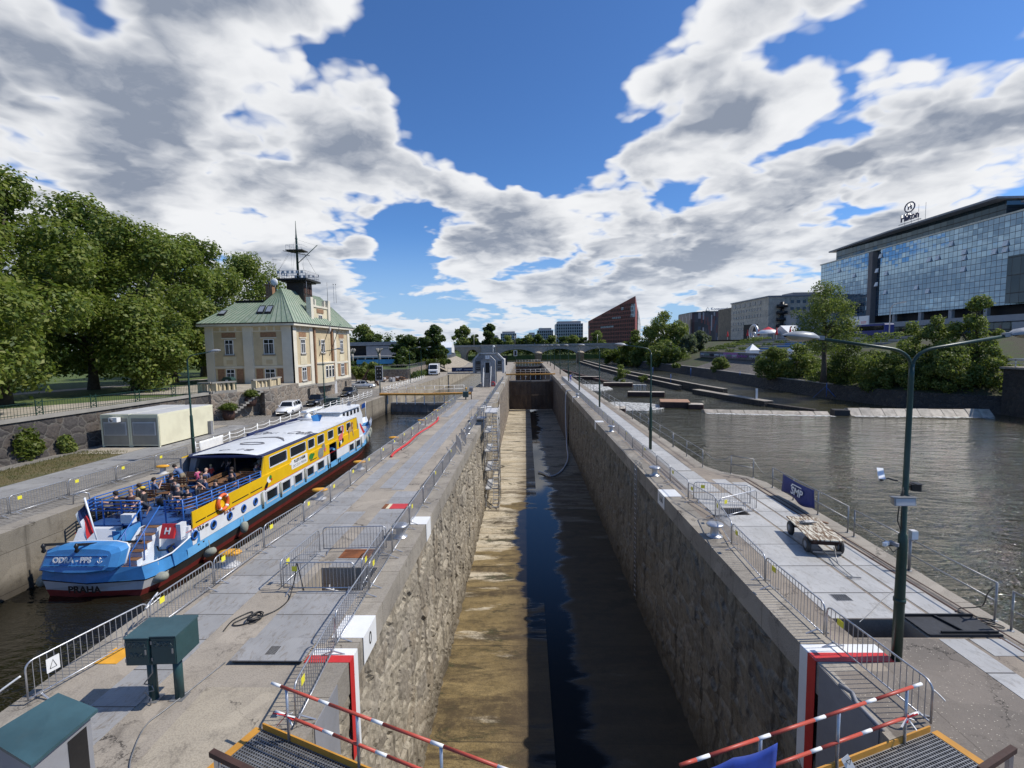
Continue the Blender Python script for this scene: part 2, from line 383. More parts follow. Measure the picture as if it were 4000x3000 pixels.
BL = [(150,250,24,.55),(700,330,20,.55),(1150,330,15,.5),(1500,600,13,.55),(1780,780,9,.5),(250,900,24,.6),(1000,620,15,.55),(1150,850,12,.5),(60,600,20,.35),(700,900,14,.4),
      (2420,520,9,.55),(2750,430,13,.6),(3250,330,16,.6),(3700,250,18,.6),(3980,450,10,.45),(3350,600,9,.4),(2950,650,9,.35),
      (2300,880,11,.6),(2650,860,11,.6),(2900,800,7,.34),(1800,960,8,.4),(2050,1000,9,.5),(2500,1090,10,.5),(3000,1010,10,.45),(3450,900,9,.4),
      (1280,1060,7,.5),(3600,1000,9,.4),(2950,120,12,.35),
      (2080,40,21,-.9),(1880,300,12,-.75),(2230,480,8,-.5),(1600,920,5.5,-.7),(1440,1090,4,-.5),(3850,800,7,-.8),(3500,720,4.5,-.45),(620,480,3,-.2),(3300,470,4,-.15),(3200,770,4,-.4),(650,640,3.5,-.15),(2750,690,4,-.3),(2150,800,4,-.35),(3990,120,6,-.2)]
for b_ in BL:
    v = blob(*b_); acc = v if acc is None else k.math('ADD', acc, v)
sat = k.math('MULTIPLY', k.math('TANH', k.math('MULTIPLY', acc, 1.3)), 0.43)
warp = k.vmath('SUBTRACT', k.noise(pn, 2.6, 4, 0.6, out=1), (.5, .5, .5))
pw = k.vmath('ADD', pn, k.n('ShaderNodeVectorMath', {0: warp, 'Scale': 0.2}, operation='SCALE').outputs[0])
def dens(off, det):
    q = k.vmath('ADD', pw, off)
    a = k.noise(q, 1.6, det, 0.46)
    b = k.noise(q, 4.6, max(det-2, 1), 0.55)
    return k.math('ADD', k.math('MULTIPLY', k.math('SUBTRACT', a, .5), 1.5), k.math('MULTIPLY', k.math('SUBTRACT', b, .5), 0.6))
vb = k.n('ShaderNodeTexVoronoi', {'Scale': 3.6, 'Detail': 2.0, 'Roughness': 0.55, 'Lacunarity': 2.3}, feature='F1'); k.t.links.new(pw, vb.inputs['Vector'])
bilw = k.math('SUBTRACT', 0.8, vb.outputs['Distance'])
hz = k.ramp(zc, 0.0, 0.2, 0.2, 0.0)
back = k.ramp(sx.outputs[1], 0.35, -0.2, 0.0, -0.16)
bias = k.math('ADD', k.math('ADD', k.math('ADD', sat, hz), -0.1), back)
n0 = dens((0, 0, 0), 5); n1 = dens((0.10, 0.01, 0.10), 3)      # n1: nearer the sun; thicker there means shade here
d0 = k.math('ADD', k.math('MULTIPLY_ADD', bilw, 0.42, n0), bias); d1 = k.math('ADD', n1, bias)
cov = k.ramp(d0, -0.03, 0.13)
cov2 = k.math('MULTIPLY', k.math('POWER', cov, 0.85), k.ramp(sx.outputs[2], -0.03, 0.0))
bil = k.noise(pw, 6.5, 5, 0.62)
shade = k.math('ADD', k.math('MULTIPLY', k.ramp(d1, 0.0, 0.42), 0.85), k.math('MULTIPLY', k.math('SUBTRACT', k.noise(pw, 2.4, 4, .55), .5), 1.7))
shade = k.math('ADD', shade, k.math('MULTIPLY', k.math('SUBTRACT', bil, 0.5), 0.9))
shade = k.math('ADD', shade, k.math('MULTIPLY', k.math('SUBTRACT', n1, n0), 0.5)); shade = k.math('SUBTRACT', shade, k.math('MULTIPLY', bilw, 0.7))
thin = k.ramp(d0, 0.03, 0.36)
shade = k.math('ADD', shade, k.ramp(sat, 0.15, 0.42, -0.12, 0.2))
shade = k.math('MULTIPLY', k.math('MULTIPLY', k.ramp(shade, -0.05, 1.6), k.math('MULTIPLY_ADD', bil, 0.9, 0.62)), thin, clamp=True)
cc = k.mix(shade, (8.3, 8.4, 8.6, 1), (2.5, 2.9, 3.7, 1))
cc = k.mix(k.ramp(zc, 0.0, 0.25, 0.4, 0.0), cc, (5.6, 6.4, 7.6, 1))
skyc = k.mix(1.0, sky.outputs[0], (0.58, 0.9, 1.3, 1), 'MULTIPLY')
bg = k.n('ShaderNodeBackground', {'Color': k.mix(cov2, k.mix(k.ramp(zc, 0.0, 0.24, 0.8, 0.0), skyc, (3.6, 5.3, 7.6, 1)), cc), 'Strength': 0.108})
k.t.links.new(bg.outputs[0], k.n('ShaderNodeOutputWorld').inputs[0])
vs = scene.view_settings; vs.view_transform = 'Standard'; vs.look = 'None'; vs.exposure = 0.0; vs.gamma = 1.0
scene.cycles.use_denoising = True; scene.cycles.max_bounces = 6; scene.cycles.transparent_max_bounces = 8

# ------------------------------------------------------------------ materials
m_quay = concrete('quay_concrete', (0.37, 0.32, 0.255), (0.28, 0.245, 0.2))
m_cope = concrete('coping_stone', (0.36, 0.32, 0.26), (0.28, 0.25, 0.205), joint=(1.9, 30, (0, 0, R(90)), 0.0))
m_agg = concrete('exposed_aggregate', (0.2, 0.17, 0.14), (0.145, 0.125, 0.105), grain=45, specks=0.75)
m_agg2 = concrete('quay_right_concrete', (0.31, 0.26, 0.2), (0.23, 0.19, 0.15), grain=40, specks=0.3)
m_pave = concrete('paving', (0.27, 0.25, 0.22), (0.21, 0.195, 0.17), joint=(0.42, 0.22, (0, 0, R(20))))
m_road = concrete('road_slab', (0.3, 0.295, 0.28), (0.25, 0.245, 0.24))
m_sand = concrete('sandy_drive', (0.42, 0.37, 0.29), (0.34, 0.3, 0.24))
m_bankwall = concrete('canal_wall', (0.27, 0.235, 0.18), (0.19, 0.165, 0.125), joint=(1.7, 0.7, (R(90), 0, R(90))), stain=(0.085, 0.068, 0.048), tide=.85)
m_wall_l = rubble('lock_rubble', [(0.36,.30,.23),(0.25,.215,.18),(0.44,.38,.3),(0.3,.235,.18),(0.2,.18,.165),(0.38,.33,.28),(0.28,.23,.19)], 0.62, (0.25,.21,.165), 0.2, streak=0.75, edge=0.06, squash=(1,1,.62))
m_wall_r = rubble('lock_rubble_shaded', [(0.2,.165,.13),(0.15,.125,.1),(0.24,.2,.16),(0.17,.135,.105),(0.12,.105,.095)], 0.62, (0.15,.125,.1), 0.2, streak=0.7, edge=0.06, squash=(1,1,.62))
m_ret = rubble('retaining_rubble', [(0.075,.065,.06),(0.11,.09,.075),(0.06,.055,.055),(0.14,.11,.085),(0.085,.075,.07)], 0.95, (0.12,.11,.095), 0.1, edge=0.04, squash=(1,1,1))
m_plinth = rubble('plinth_rubble', [(0.26,.21,.16),(0.2,.165,.135),(0.32,.25,.19),(0.17,.15,.13),(0.28,.235,.19)], 0.75, (0.33,.3,.25), 0.06, edge=0.04, squash=(1,1,1))
m_darkwall = rubble('river_wall', [(0.055,.048,.042),(0.075,.064,.054),(0.045,.04,.037),(0.09,.075,.06)], 0.55, (0.05,.045,.04), 0.08, streak=0.4, squash=(1,1,1))
m_slope = rubble('embankment_setts', [(0.13,.115,.1),(0.17,.15,.13),(0.11,.1,.09),(0.2,.18,.155)], 0.5, (0.09,.08,.07), 0.06, squash=(1,1,1))
m_viad = rubble('viaduct_stone', [(0.55,.49,.41),(0.48,.43,.36),(0.6,.53,.44),(0.44,.4,.34)], 1.0, (0.4,.36,.31), 0.05, squash=(1,1,2))
m_viadl = rubble('viaduct_sandstone', [(0.5,.41,.29),(0.44,.36,.26),(0.55,.46,.34)], 1.0, (0.28,.24,.18), 0.05, squash=(1,1,2))
m_plate_l = plate('steel_plate_blue', (0.35, 0.343, 0.335), 1.15, dirt=0.7, metal=0.0)
m_plate_r = plate('steel_plate_pale', (0.52, 0.51, 0.485), 1.73, dirt=0.45, metal=0.0, off=.02)
m_galv = paint('galvanised', (0.5, 0.51, 0.53), 0.38, 0.15, 6, 0.75, 0.1)
m_steel = paint('dull_steel', (0.3, 0.3, 0.3), 0.45, 0.2, 4, 0.6, 0.25)
m_green = paint('dark_green', (0.01, 0.04, 0.028), 0.4, 0.2, 2, 0, 0.12)
m_teal = paint('teal_cabinet', (0.02, 0.06, 0.062), 0.4, 0.25, 1.6, 0, 0.18)
m_tealroof = paint('teal_roof', (0.04, 0.09, 0.105), 0.38, 0.25, 1.2, 0, 0.15)
m_white = paint('white_paint', (0.78, 0.78, 0.76), 0.42, 0.06, 1.2, 0, 0.1)
m_whiteb = paint('boat_white', (0.74, 0.76, 0.78), 0.36, 0.08, 0.8, 0, 0.22, (.33,.24,.15), coat=.2)
m_blue = paint('boat_blue', (0.06, 0.25, 0.55), 0.42, 0.2, 0.9, 0, 0.25, (.1,.12,.14), coat=.2)
m_lblue = paint('boat_light_blue', (0.14, 0.4, 0.7), 0.42, 0.15, 0.9, 0, 0.25, (.2,.16,.11))
m_navy = paint('navy', (0.012, 0.022, 0.085), 0.4, 0.15, 1)
m_railblue = paint('rail_blue', (0.03, 0.13, 0.42), 0.4, 0.1, 2)
m_yellow = paint('boat_yellow', (0.78, 0.48, 0.012), 0.38, 0.1, 0.7, 0, 0.14, (.45,.22,.05), coat=.2)
m_red = paint('red_paint', (0.55, 0.03, 0.03), 0.45, 0.12, 1.5, 0, 0.1)
m_hullred = paint('antifouling_red', (0.22, 0.025, 0.02), 0.6, 0.2, 1.2, 0, 0.3)
m_black = paint('black', (0.012, 0.012, 0.013), 0.45, 0.2, 2, 0, 0.1)
m_rubber = paint('hull_black', (0.03, 0.028, 0.027), 0.6, 0.25, 1.2, 0, 0.3, (0.12,.1,.08))
m_orange = paint('orange_ochre', (0.55, 0.26, 0.035), 0.5, 0.15, 1.5, 0, 0.25)
m_ochre = paint('bollard_yellow', (0.75, 0.36, 0.03), 0.5, 0.15, 2)
m_rust = paint('rusty_steel', (0.22, 0.075, 0.025), 0.8, 0.35, 2.5, 0.1, 0.4)
m_rustdk = paint('dark_rust', (0.06, 0.028, 0.02), 0.75, 0.3, 2, 0, 0.3)
m_wood = paint('bench_wood', (0.2, 0.1, 0.045), 0.5, 0.3, 5, 0, 0.3)
m_cream = paint('cream_render', (0.66, 0.58, 0.4), 0.85, 0.1, 0.5, 0, 0.12, (.4,.36,.28))
m_ivory = paint('ivory_render', (0.68, 0.63, 0.51), 0.85, 0.1, 0.6, 0, 0.2, (.42,.38,.3))
m_ochrewall = paint('ochre_render', (0.56, 0.46, 0.29), 0.85, 0.12, 0.7, 0, 0.2, (.4,.33,.22))
m_brickp = paint('brown_brick', (0.3, 0.17, 0.095), 0.85, 0.25, 4, 0, 0.4, (.16,.09,.05))
m_stonetrim = paint('grey_stone_trim', (0.3, 0.28, 0.245), 0.85, 0.15, 1, 0, 0.3)
m_tarwood = paint('tarred_wood', (0.028, 0.022, 0.018), 0.6, 0.25, 3)
m_glass = paint('window_glass', (0.02, 0.024, 0.028), 0.08, 0.2, 0.6, 0, 0.0, bump=0.0)
m_dark = paint('dark_inside', (0.008, 0.008, 0.009), 0.7, 0.2, 1)
m_contn = paint('container_cream', (0.72, 0.69, 0.5), 0.5, 0.06, 0.8, 0, 0.12)
m_contg = paint('container_beige', (0.3, 0.28, 0.23), 0.6, 0.1, 1, 0, 0.2)
m_shut = paint('shutter_grey', (0.28, 0.28, 0.275), 0.5, 0.08, 1)
m_bark = paint('bark', (0.09, 0.07, 0.05), 0.9, 0.35, 3, 0, 0.4, bump=.5)
m_curtain = paint('pale_curtain', (0.14, 0.14, 0.135), 0.8, 0.1, 2)
m_hotelstone = paint('pale_panel', (0.36, 0.35, 0.34), 0.8, 0.08, .4, 0, .15)
m_grey = paint('mid_grey', (0.25, 0.25, 0.26), 0.6, 0.12, 1)
m_lgrey = paint('light_grey', (0.5, 0.5, 0.5), 0.6, 0.1, 1)
m_skin = paint('skin', (0.55, 0.33, 0.24), 0.55, 0.08, 3, 0, 0)
m_flagblue = paint('banner_blue', (0.015, 0.03, 0.17), 0.6, 0.15, 3, 0, 0.05)
L_plane = leafmat('plane_leaves', [(0.06,.105,.018),(0.13,.185,.032),(0.2,.25,.05),(0.3,.32,.085)])
L_dark = leafmat('dark_leaves', [(0.03,.06,.016),(0.06,.1,.026),(0.1,.14,.04)])
L_mid = leafmat('bush_leaves', [(0.075,.12,.024),(0.145,.195,.042),(0.21,.255,.06),(0.3,.31,.1)])
L_willow = leafmat('grey_leaves', [(0.1,.13,.08),(0.16,.19,.12),(0.22,.25,.17)])
L_bright = leafmat('bright_leaves', [(0.06,.1,.015),(0.12,.16,.025),(0.2,.22,.05)])

def water(name, base, s1, s2, rough, bump, foam=False):
    m, k = newmat(name); p = pos(k)
    a = k.noise(k.mapping(p, (.55, 1.5, 1), rot=(0, 0, R(-12))), s1, 5, 0.62, dist=0.5)
    b = k.noise(k.mapping(p, (.7, 1.3, 1), rot=(0, 0, R(18))), s2, 3, 0.6)
    c = k.noise(p, 0.05, 3, 0.6)
    h = k.math('MULTIPLY_ADD', b, 0.4, a)
    h = k.math('MULTIPLY', h, k.ramp(c, .3, .7, .45, 1.2))
    bc = c4(base)
    if foam:
        f = k.noise(p, 3.4, 4, 0.65); f2 = k.noise(p, 0.16, 3, 0.55)
        fm = k.math('MULTIPLY', k.ramp(f, 0.66, 0.7), k.ramp(f2, 0.54, 0.66))
        bc = k.mix(fm, bc, (.5, .5, .47, 1))
    finish(k, bc, rough, 0, h, bump, 1.0, spec=0.5)
    return m
m_river = water('river_water', (0.045, 0.04, 0.016), 0.42, 1.7, 0.04, 1.0, True)
m_canal = water('canal_water', (0.012, 0.0105, 0.006), 0.55, 1.8, 0.03, 0.16)
m_foam, k = newmat('white_water'); p = pos(k)
f = k.noise(k.mapping(p, (1, 1, 1)), 2.2, 6, 0.72, dist=.8); f2 = k.noise(p, 9, 3, .6)
finish(k, k.mix(k.ramp(f, .4, .58), (.06, .05, .03, 1), (.75, .75, .72, 1)), .5, 0, k.math('ADD', f, k.math('MULTIPLY', f2, .4)), 1.0, .25)

# chamber floor: pale concrete furred with brown algae, wet and dark along the drain, shade painted on the right
m_floor, k = newmat('chamber_floor'); p = pos(k)
sp = k.n('ShaderNodeSeparateXYZ', {0: p}); X_, Yy = sp.outputs[0], sp.outputs[1]
n1 = k.noise(k.mapping(p, (.35, 1.3, 1)), .9, 7, .68, dist=.7); n2 = k.noise(p, 2.6, 6, .7); n3 = k.noise(p, 16, 3, .6)
n4 = k.noise(k.mapping(p, (.25, 1.0, 1)), .55, 5, .6, dist=.4); n5 = k.noise(p, .28, 4, .6)
far = k.ramp(Yy, 28, 75)
algae = k.mix(k.ramp(n2, .3, .7), (.2, .14, .055, 1), (.1, .072, .03, 1))
algae = k.mix(k.ramp(n1, .35, .65), algae, (.27, .195, .085, 1))
bare = k.mix(k.ramp(n1, .3, .7), (.62, .55, .42, 1), (.5, .41, .27, 1))
edgeb = k.ramp(X_, -0.2, -2.2)
pick = k.math('ADD', k.math('MULTIPLY_ADD', far, .42, k.math('MULTIPLY', k.math('MULTIPLY', edgeb, k.ramp(Yy, 22, 34)), .16)), n4)
b = k.mix(k.ramp(pick, .62, .70), algae, bare)
moss = k.math('MULTIPLY', k.ramp(k.noise(k.mapping(p, (.45, 1, 1)), .55, 8, .74, dist=.6), .53, .62), .92)
b = k.mix(moss, b, k.mix(k.ramp(n2, .4, .6), (.045, .03, .014, 1), (.03, .036, .01, 1)))
b = k.mix(k.math('MULTIPLY', k.ramp(n3, .42, .7), .5), b, (.06, .042, .02, 1)); n6 = k.noise(k.mapping(p, (.5, 1.6, 1)), 2.3, 8, .75, dist=1.0); b = k.mix(k.math('MULTIPLY', k.ramp(n6, .5, .66), .6), b, (.06, .043, .018, 1)); n7 = k.noise(p, 34, 2, .5); b = k.mix(k.math('MULTIPLY', k.ramp(n7, .66, .72), .5), b, (.5, .43, .3, 1))
jt = k.ramp(k.math('ABSOLUTE', k.math('SUBTRACT', k.math('FRACT', k.math('DIVIDE', k.math('ADD', Yy, .6), 6.1)), .5)), .493, .498); b = k.mix(k.math('MULTIPLY', jt, .75), b, (.03, .022, .012, 1))
bn = k.noise(k.mapping(p, (.09, .55, 1)), 1.0, 5, .7, dist=.8); b = k.mix(k.math('MULTIPLY', k.math('MULTIPLY', k.ramp(bn, .47, .6), k.ramp(n2, .2, .6)), k.math('MULTIPLY_ADD', far, -.3, .85)), b, (.062, .042, .02, 1))
b = k.mix(k.math('MULTIPLY', k.ramp(k.math('ADD', X_, k.math('MULTIPLY', n4, 1.5)), -1.0, .9), k.math('MULTIPLY_ADD', far, -.45, .75)), b, (.075, .05, .027, 1))  # dark strip by the drain: wet algae plus shade put into the colour
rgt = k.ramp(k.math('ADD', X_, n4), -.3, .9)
b = k.mix(k.math('MULTIPLY', rgt, k.ramp(Yy, 90, 30, .25, .42)), b, (.055, .043, .025, 1))  # right half coloured darker, the wall's shade painted in
wob = k.math('MULTIPLY_ADD', n4, 3.6, k.math('MULTIPLY', n5, 1.6))
chan = k.math('MULTIPLY', k.ramp(X_, .93, .96), k.ramp(k.math('SUBTRACT', X_, wob), .35, -.55))
pud = k.ramp(k.math('ADD', k.math('ADD', k.math('MULTIPLY', k.ramp(k.math('ABSOLUTE', k.math('SUBTRACT', X_, .7)), 3.0, .3), .5), k.math('MULTIPLY', n4, .7)), k.math('MULTIPLY', k.ramp(k.math('ABSOLUTE', k.math('SUBTRACT', Yy, 38)), 17, 3), .3)), .88, .98)
wm = k.math('MAXIMUM', chan, pud)
b = k.mix(k.math('MULTIPLY', wm, .93), b, (.008, .007, .005, 1))
finish(k, b, k.mix(wm, (.8, .8, .8, 1), (.045, .045, .045, 1)), 0, k.math('MULTIPLY', k.math('MULTIPLY_ADD', n3, .4, n2), k.math('SUBTRACT', 1.02, wm)), .6, .05, spec=k.mix(wm, (.4,.4,.4), k.mix(k.ramp(Yy, 20, 36), (.06,.06,.06), (.3,.3,.3))))
m_grass, k = newmat('dry_grass'); p = pos(k)
n1 = k.noise(p, .7, 6, .7); n2 = k.noise(k.mapping(p, (1, 1, .4)), 13, 5, .75); n3 = k.noise(p, 60, 2, .6)
b = k.mix(k.ramp(n1, .38, .62), (.2, .15, .065, 1), (.09, .11, .025, 1)); b = k.mix(k.ramp(n2, .4, .68), b, (.29, .225, .11, 1)); b = k.mix(k.math('MULTIPLY', k.ramp(n3, .5, .7), .5), b, (.05, .05, .02, 1))
finish(k, b, .95, 0, k.math('ADD', n2, n3), .9, .1)
m_lawn, k = newmat('lawn'); p = pos(k)
n1 = k.noise(p, .4, 6, .7); n2 = k.noise(p, 12, 4, .7)
b = k.mix(k.ramp(n1, .35, .65), (.055, .095, .018, 1), (.1, .13, .03, 1)); b = k.mix(k.math('MULTIPLY', k.ramp(n2, .45, .7), .5), b, (.03, .05, .012, 1))
finish(k, b, .95, 0, n2, .8, .06)
m_earth, k = newmat('earth'); p = pos(k)
n1 = k.noise(p, .3, 6, .7); n2 = k.noise(p, 7, 5, .7)
finish(k, k.mix(k.ramp(n2, .4, .7), k.mix(k.ramp(n1, .4, .6), (.07, .06, .035, 1), (.06, .085, .022, 1)), (.035, .032, .018, 1)), .95, 0, n2, .8, .08)
m_copper, k = newmat('copper_roof'); p = objc(k)
n1 = k.noise(k.mapping(p, (1, 1, .3)), 1.1, 6, .68); n2 = k.noise(p, 9, 4, .65)
b = k.mix(k.ramp(n1, .35, .65), (.24, .315, .225, 1), (.34, .385, .29, 1)); b = k.mix(k.math('MULTIPLY', k.ramp(n2, .5, .75), .5), b, (.15, .16, .1, 1))
finish(k, b, .6, .1, n2, .2, .02)
m_corr, k = newmat('corrugated_cream'); p = objc(k)
wv = k.n('ShaderNodeTexWave', {'Scale': 2.6, 'Distortion': 0.0}, bands_direction='Y'); k.t.links.new(p, wv.inputs['Vector'])
finish(k, k.mix(k.ramp(k.noise(p, .8, 5, .6), .4, .7), (.72, .68, .49, 1), (.64, .6, .43, 1)), .55, 0, wv.outputs[1], .25, .04)

# ------------------------------------------------------------------ setting: ground, quays, chamber, water
g_ = MB(); g_.quad((-4000,-300,-9.6),(4000,-300,-9.6),(4000,8000,-9.6),(-4000,8000,-9.6))
struct(g_.build('ground', m_earth))

IL = [(-11.1,-9),(-11.1,9),(-11.15,13.6),(-10.9,18),(-10.9,40),(-10.3,60),(-9.6,72),(-9.2,76),(-9.2,215)]       # left edge of the middle quay
LX0, LX1 = -4.35, 6.76
holeL = (-7.1, -5.15, 13.98, 15.5)      # open pit in the middle quay
holeR = (8.2, 10.05, 11.66, 12.48)      # open pit in the right quay
holeS = (8.7, 9.66, 20.32, 21.2)
RE = [(12.45,-9),(12.55,14),(12.75,18),(12.8,25.2),(12.35,26.3),(11.3,27.4),(10.85,28.6),(10.75,60),(10.75,120),(10.9,215)]
def xof(pl, y):
    for a, b in zip(pl, pl[1:]):
        if a[1] <= y <= b[1]: return a[0]+(b[0]-a[0])*(y-a[1])/(b[1]-a[1])
    return pl[-1][0]
def quay(name, left, right, holes, mat, y0=-9, y1=215, zb=-9.4):
    """slab with its edges following two lines, pits left open; side faces go down to the bed"""
    ys = sorted({y0, y1, *[p[1] for p in left], *[p[1] for p in right], *[h for q in holes for h in q[2:]]})
    ys = [y for y in ys if y0 <= y <= y1]; m = MB()
    for a, b in zip(ys, ys[1:]):
        xl = (xof(left, a), xof(left, b)); xr = (xof(right, a), xof(right, b)); cuts = []
        for q in holes:
            if q[2] <= (a+b)/2 <= q[3]: cuts.append((q[0], q[1]))
        cuts.sort(); segs = []; cur = xl
        for c0, c1 in cuts: segs.append((cur, (c0, c0))); cur = (c1, c1)
        segs.append((cur, xr))
        for s0, s1 in segs: m.quad((s0[0],a,0),(s1[0],a,0),(s1[1],b,0),(s0[1],b,0))
    for q in holes:
        x0, x1, a, b = q; d = -3.2
        m.quad((x0,a,0),(x0,b,0),(x0,b,d),(x0,a,d)); m.quad((x1,b,0),(x1,a,0),(x1,a,d),(x1,b,d))
        m.quad((x1,a,0),(x0,a,0),(x0,a,d),(x1,a,d)); m.quad((x0,b,0),(x1,b,0),(x1,b,d),(x0,b,d)); m.quad((x0,a,d),(x0,b,d),(x1,b,d),(x1,a,d))
    m.quad((xof(left,y1),y1,0),(xof(right,y1),y1,0),(xof(right,y1),y1,zb),(xof(left,y1),y1,zb))
    return m
struct(quay('quay', IL, [(LX0,-9),(LX0,215)], [holeL], 0).build('quay', m_quay))
struct(quay('quay', [(LX1,-9),(LX1,215)], RE, [holeR, holeS], 0).build('quay', m_agg2))
def edgewall(name, pl, mat, label, top=-0.02, bot=-9.3, th=0.0, flip=False, batter=0.0):
    m = MB()
    for a, b in zip(pl, pl[1:]):
        q = [(a[0],a[1],top),(b[0],b[1],top),(b[0]+batter,b[1],bot),(a[0]+batter,a[1],bot)]
        m.quad(*(q[::-1] if flip else q))
    o = m.build(name, mat); tag(o, label, 'wall'); return o
edgewall('canal_wall', IL, m_bankwall, 'stained concrete wall of the middle quay facing the boat')
edgewall('river_quay_wall', RE, m_bankwall, 'concrete wall of the right quay facing the open river', flip=True)

def stonemat(name, tones, mortar, streakc):
    """hewn stone: tone and joint come with the mesh (one value per stone), grain and streaks from noise"""
    m, k = newmat(name); p = pos(k); at_ = k.n('ShaderNodeAttribute', attribute_name='stone'); sp = k.n('ShaderNodeSeparateColor'); k.t.links.new(at_.outputs['Color'], sp.inputs[0])
    cr = k.n('ShaderNodeValToRGB'); k.t.links.new(sp.outputs[0], cr.inputs[0]); el = cr.color_ramp.elements; el[0].color = c4(tones[0]); el[1].color = c4(tones[-1])
    for i, t in enumerate(tones[1:-1], 1): e = el.new(i/(len(tones)-1)); e.color = c4(t)
    n2 = k.noise(p, 4.5, 7, .72); n3 = k.noise(p, 24, 4, .65); n1 = k.noise(p, .3, 5, .6); sn = k.noise(k.mapping(p, (1.5,1.5,.14)), 1.3, 6, .65)
    b = k.mix(k.ramp(n2, .35, .72), cr.outputs[0], k.mix(.55, cr.outputs[0], c4(streakc)))
    b = k.mix(k.math('MULTIPLY', k.ramp(sp.outputs[1], .8, .3), .8), b, c4(mortar)); b = k.mix(k.math('MULTIPLY', k.ramp(n1, .45, .7), .4), b, c4(streakc, 1.8))
    b = k.mix(k.math('MULTIPLY', k.ramp(sn, .5, .66), .85), b, c4(streakc)); b = k.mix(k.math('MULTIPLY', k.ramp(n3, .5, .75), .35), b, c4(streakc, 1.5))
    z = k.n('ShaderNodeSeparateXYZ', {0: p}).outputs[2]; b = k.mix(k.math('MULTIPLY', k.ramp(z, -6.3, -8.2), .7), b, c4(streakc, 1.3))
    finish(k, b, .9, 0, k.math('MULTIPLY_ADD', n3, .35, n2), .8, .05); return m
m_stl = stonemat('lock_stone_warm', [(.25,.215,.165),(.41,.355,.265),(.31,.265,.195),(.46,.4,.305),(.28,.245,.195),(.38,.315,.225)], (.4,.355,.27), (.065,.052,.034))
m_str = stonemat('lock_stone_shaded', [(.17,.148,.11),(.26,.225,.165),(.205,.18,.132),(.29,.255,.19),(.19,.168,.128)], (.3,.265,.2), (.055,.045,.03))  # same stone as the sunlit wall, shade put into darker tones
def stonewall(name, X, sgn, y0, y1, mat, label, batter):
    """chamber wall face: rough hewn stones really standing in and out of the joints"""
    gg = np.random.default_rng(5 if sgn > 0 else 6); m = MB()
    cy, cz = 1.0, 0.72; NY, NZ = int((y1-y0)/cy)+4, int(9/cz)+4
    jy = gg.random((NY, NZ))*.8+.1; jz = gg.random((NY, NZ))*.7+.15; hh = gg.random((NY, NZ)); tn = gg.random((NY, NZ)); til = gg.normal(size=(NY, NZ))*.07; tiz = gg.normal(size=(NY, NZ))*.07
    ysl = np.concatenate([np.arange(y0, 34, .125), np.arange(34, y1+.01, .25)]); zsl = np.concatenate([np.linspace(-.75, FL-.05, 62)]); ny, nz = len(ysl)-1, len(zsl)-1
    Yg, Zg = np.meshgrid(ysl, zsl, indexing='ij'); wy = .16*np.sin(Zg*2.3+Yg*.7)+.1*np.sin(Yg*3.1); wz = .12*np.sin(Yg*2.1+Zg*1.3)+.07*np.sin(Zg*4.3+Yg)
    best = np.full(Yg.shape, 9.0); sec = best.copy(); hv = np.zeros(Yg.shape); tone = hv.copy()
    iy = ((Yg-y0)/cy).astype(int)+1; iz = ((-Zg)/cz).astype(int)+1
    for a in (-1, 0, 1):
        for b in (-1, 0, 1):
            qy = np.clip(iy+a, 0, NY-1); qz = np.clip(iz+b, 0, NZ-1)
            dy = Yg+wy-(y0+(qy-1+jy[qy,qz])*cy); dz = -Zg+wz-((qz-1+jz[qy,qz])*cz)
            d = np.sqrt(dy**2+(dz*1.3)**2); up_ = d < best
            sec = np.where(up_, best, np.minimum(sec, d)); hv = np.where(up_, hh[qy,qz]*0.065+dy*til[qy,qz]+dz*tiz[qy,qz], hv); tone = np.where(up_, tn[qy,qz], tone); best = np.where(up_, d, best)
    edge = np.clip((sec-best)/0.13, 0, 1); out = hv*edge+0.075*edge**.6+gg.normal(size=Yg.shape)*0.009
    Xg = X+sgn*(batter*(-(Zg)-0.75)/8-0.16+out); V = np.stack([Xg, Yg, Zg], -1).reshape(-1, 3); n2 = nz+1; F = []
    for i in range(ny):
        for j in range(nz): a = i*n2+j; f = (a, a+1, a+n2+1, a+n2); F.append(f if sgn > 0 else f[::-1])
    m.add(V.tolist(), F, 0, False); o = m.build(name, mat); tag(o, label, 'wall')
    at_ = o.data.color_attributes.new('stone', 'FLOAT_COLOR', 'POINT'); C_ = np.stack([tone, edge, 0*tone, 0*tone+1], -1).reshape(-1); at_.data.foreach_set('color', C_.astype(np.float32)); return o
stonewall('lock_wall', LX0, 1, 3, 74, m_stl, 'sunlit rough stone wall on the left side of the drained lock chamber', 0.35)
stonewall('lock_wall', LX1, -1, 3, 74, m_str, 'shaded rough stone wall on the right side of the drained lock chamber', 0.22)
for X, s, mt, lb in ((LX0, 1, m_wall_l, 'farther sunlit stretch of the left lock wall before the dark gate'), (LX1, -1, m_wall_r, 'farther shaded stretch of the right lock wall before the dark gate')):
    m = MB(); q = [(X,74,-.75),(X,205,-.75),(X+s*.3,205,-9.3),(X+s*.3,74,-9.3)]; m.quad(*(q if s < 0 else q[::-1])); tag(m.build('lock_wall', mt), lb, 'wall')
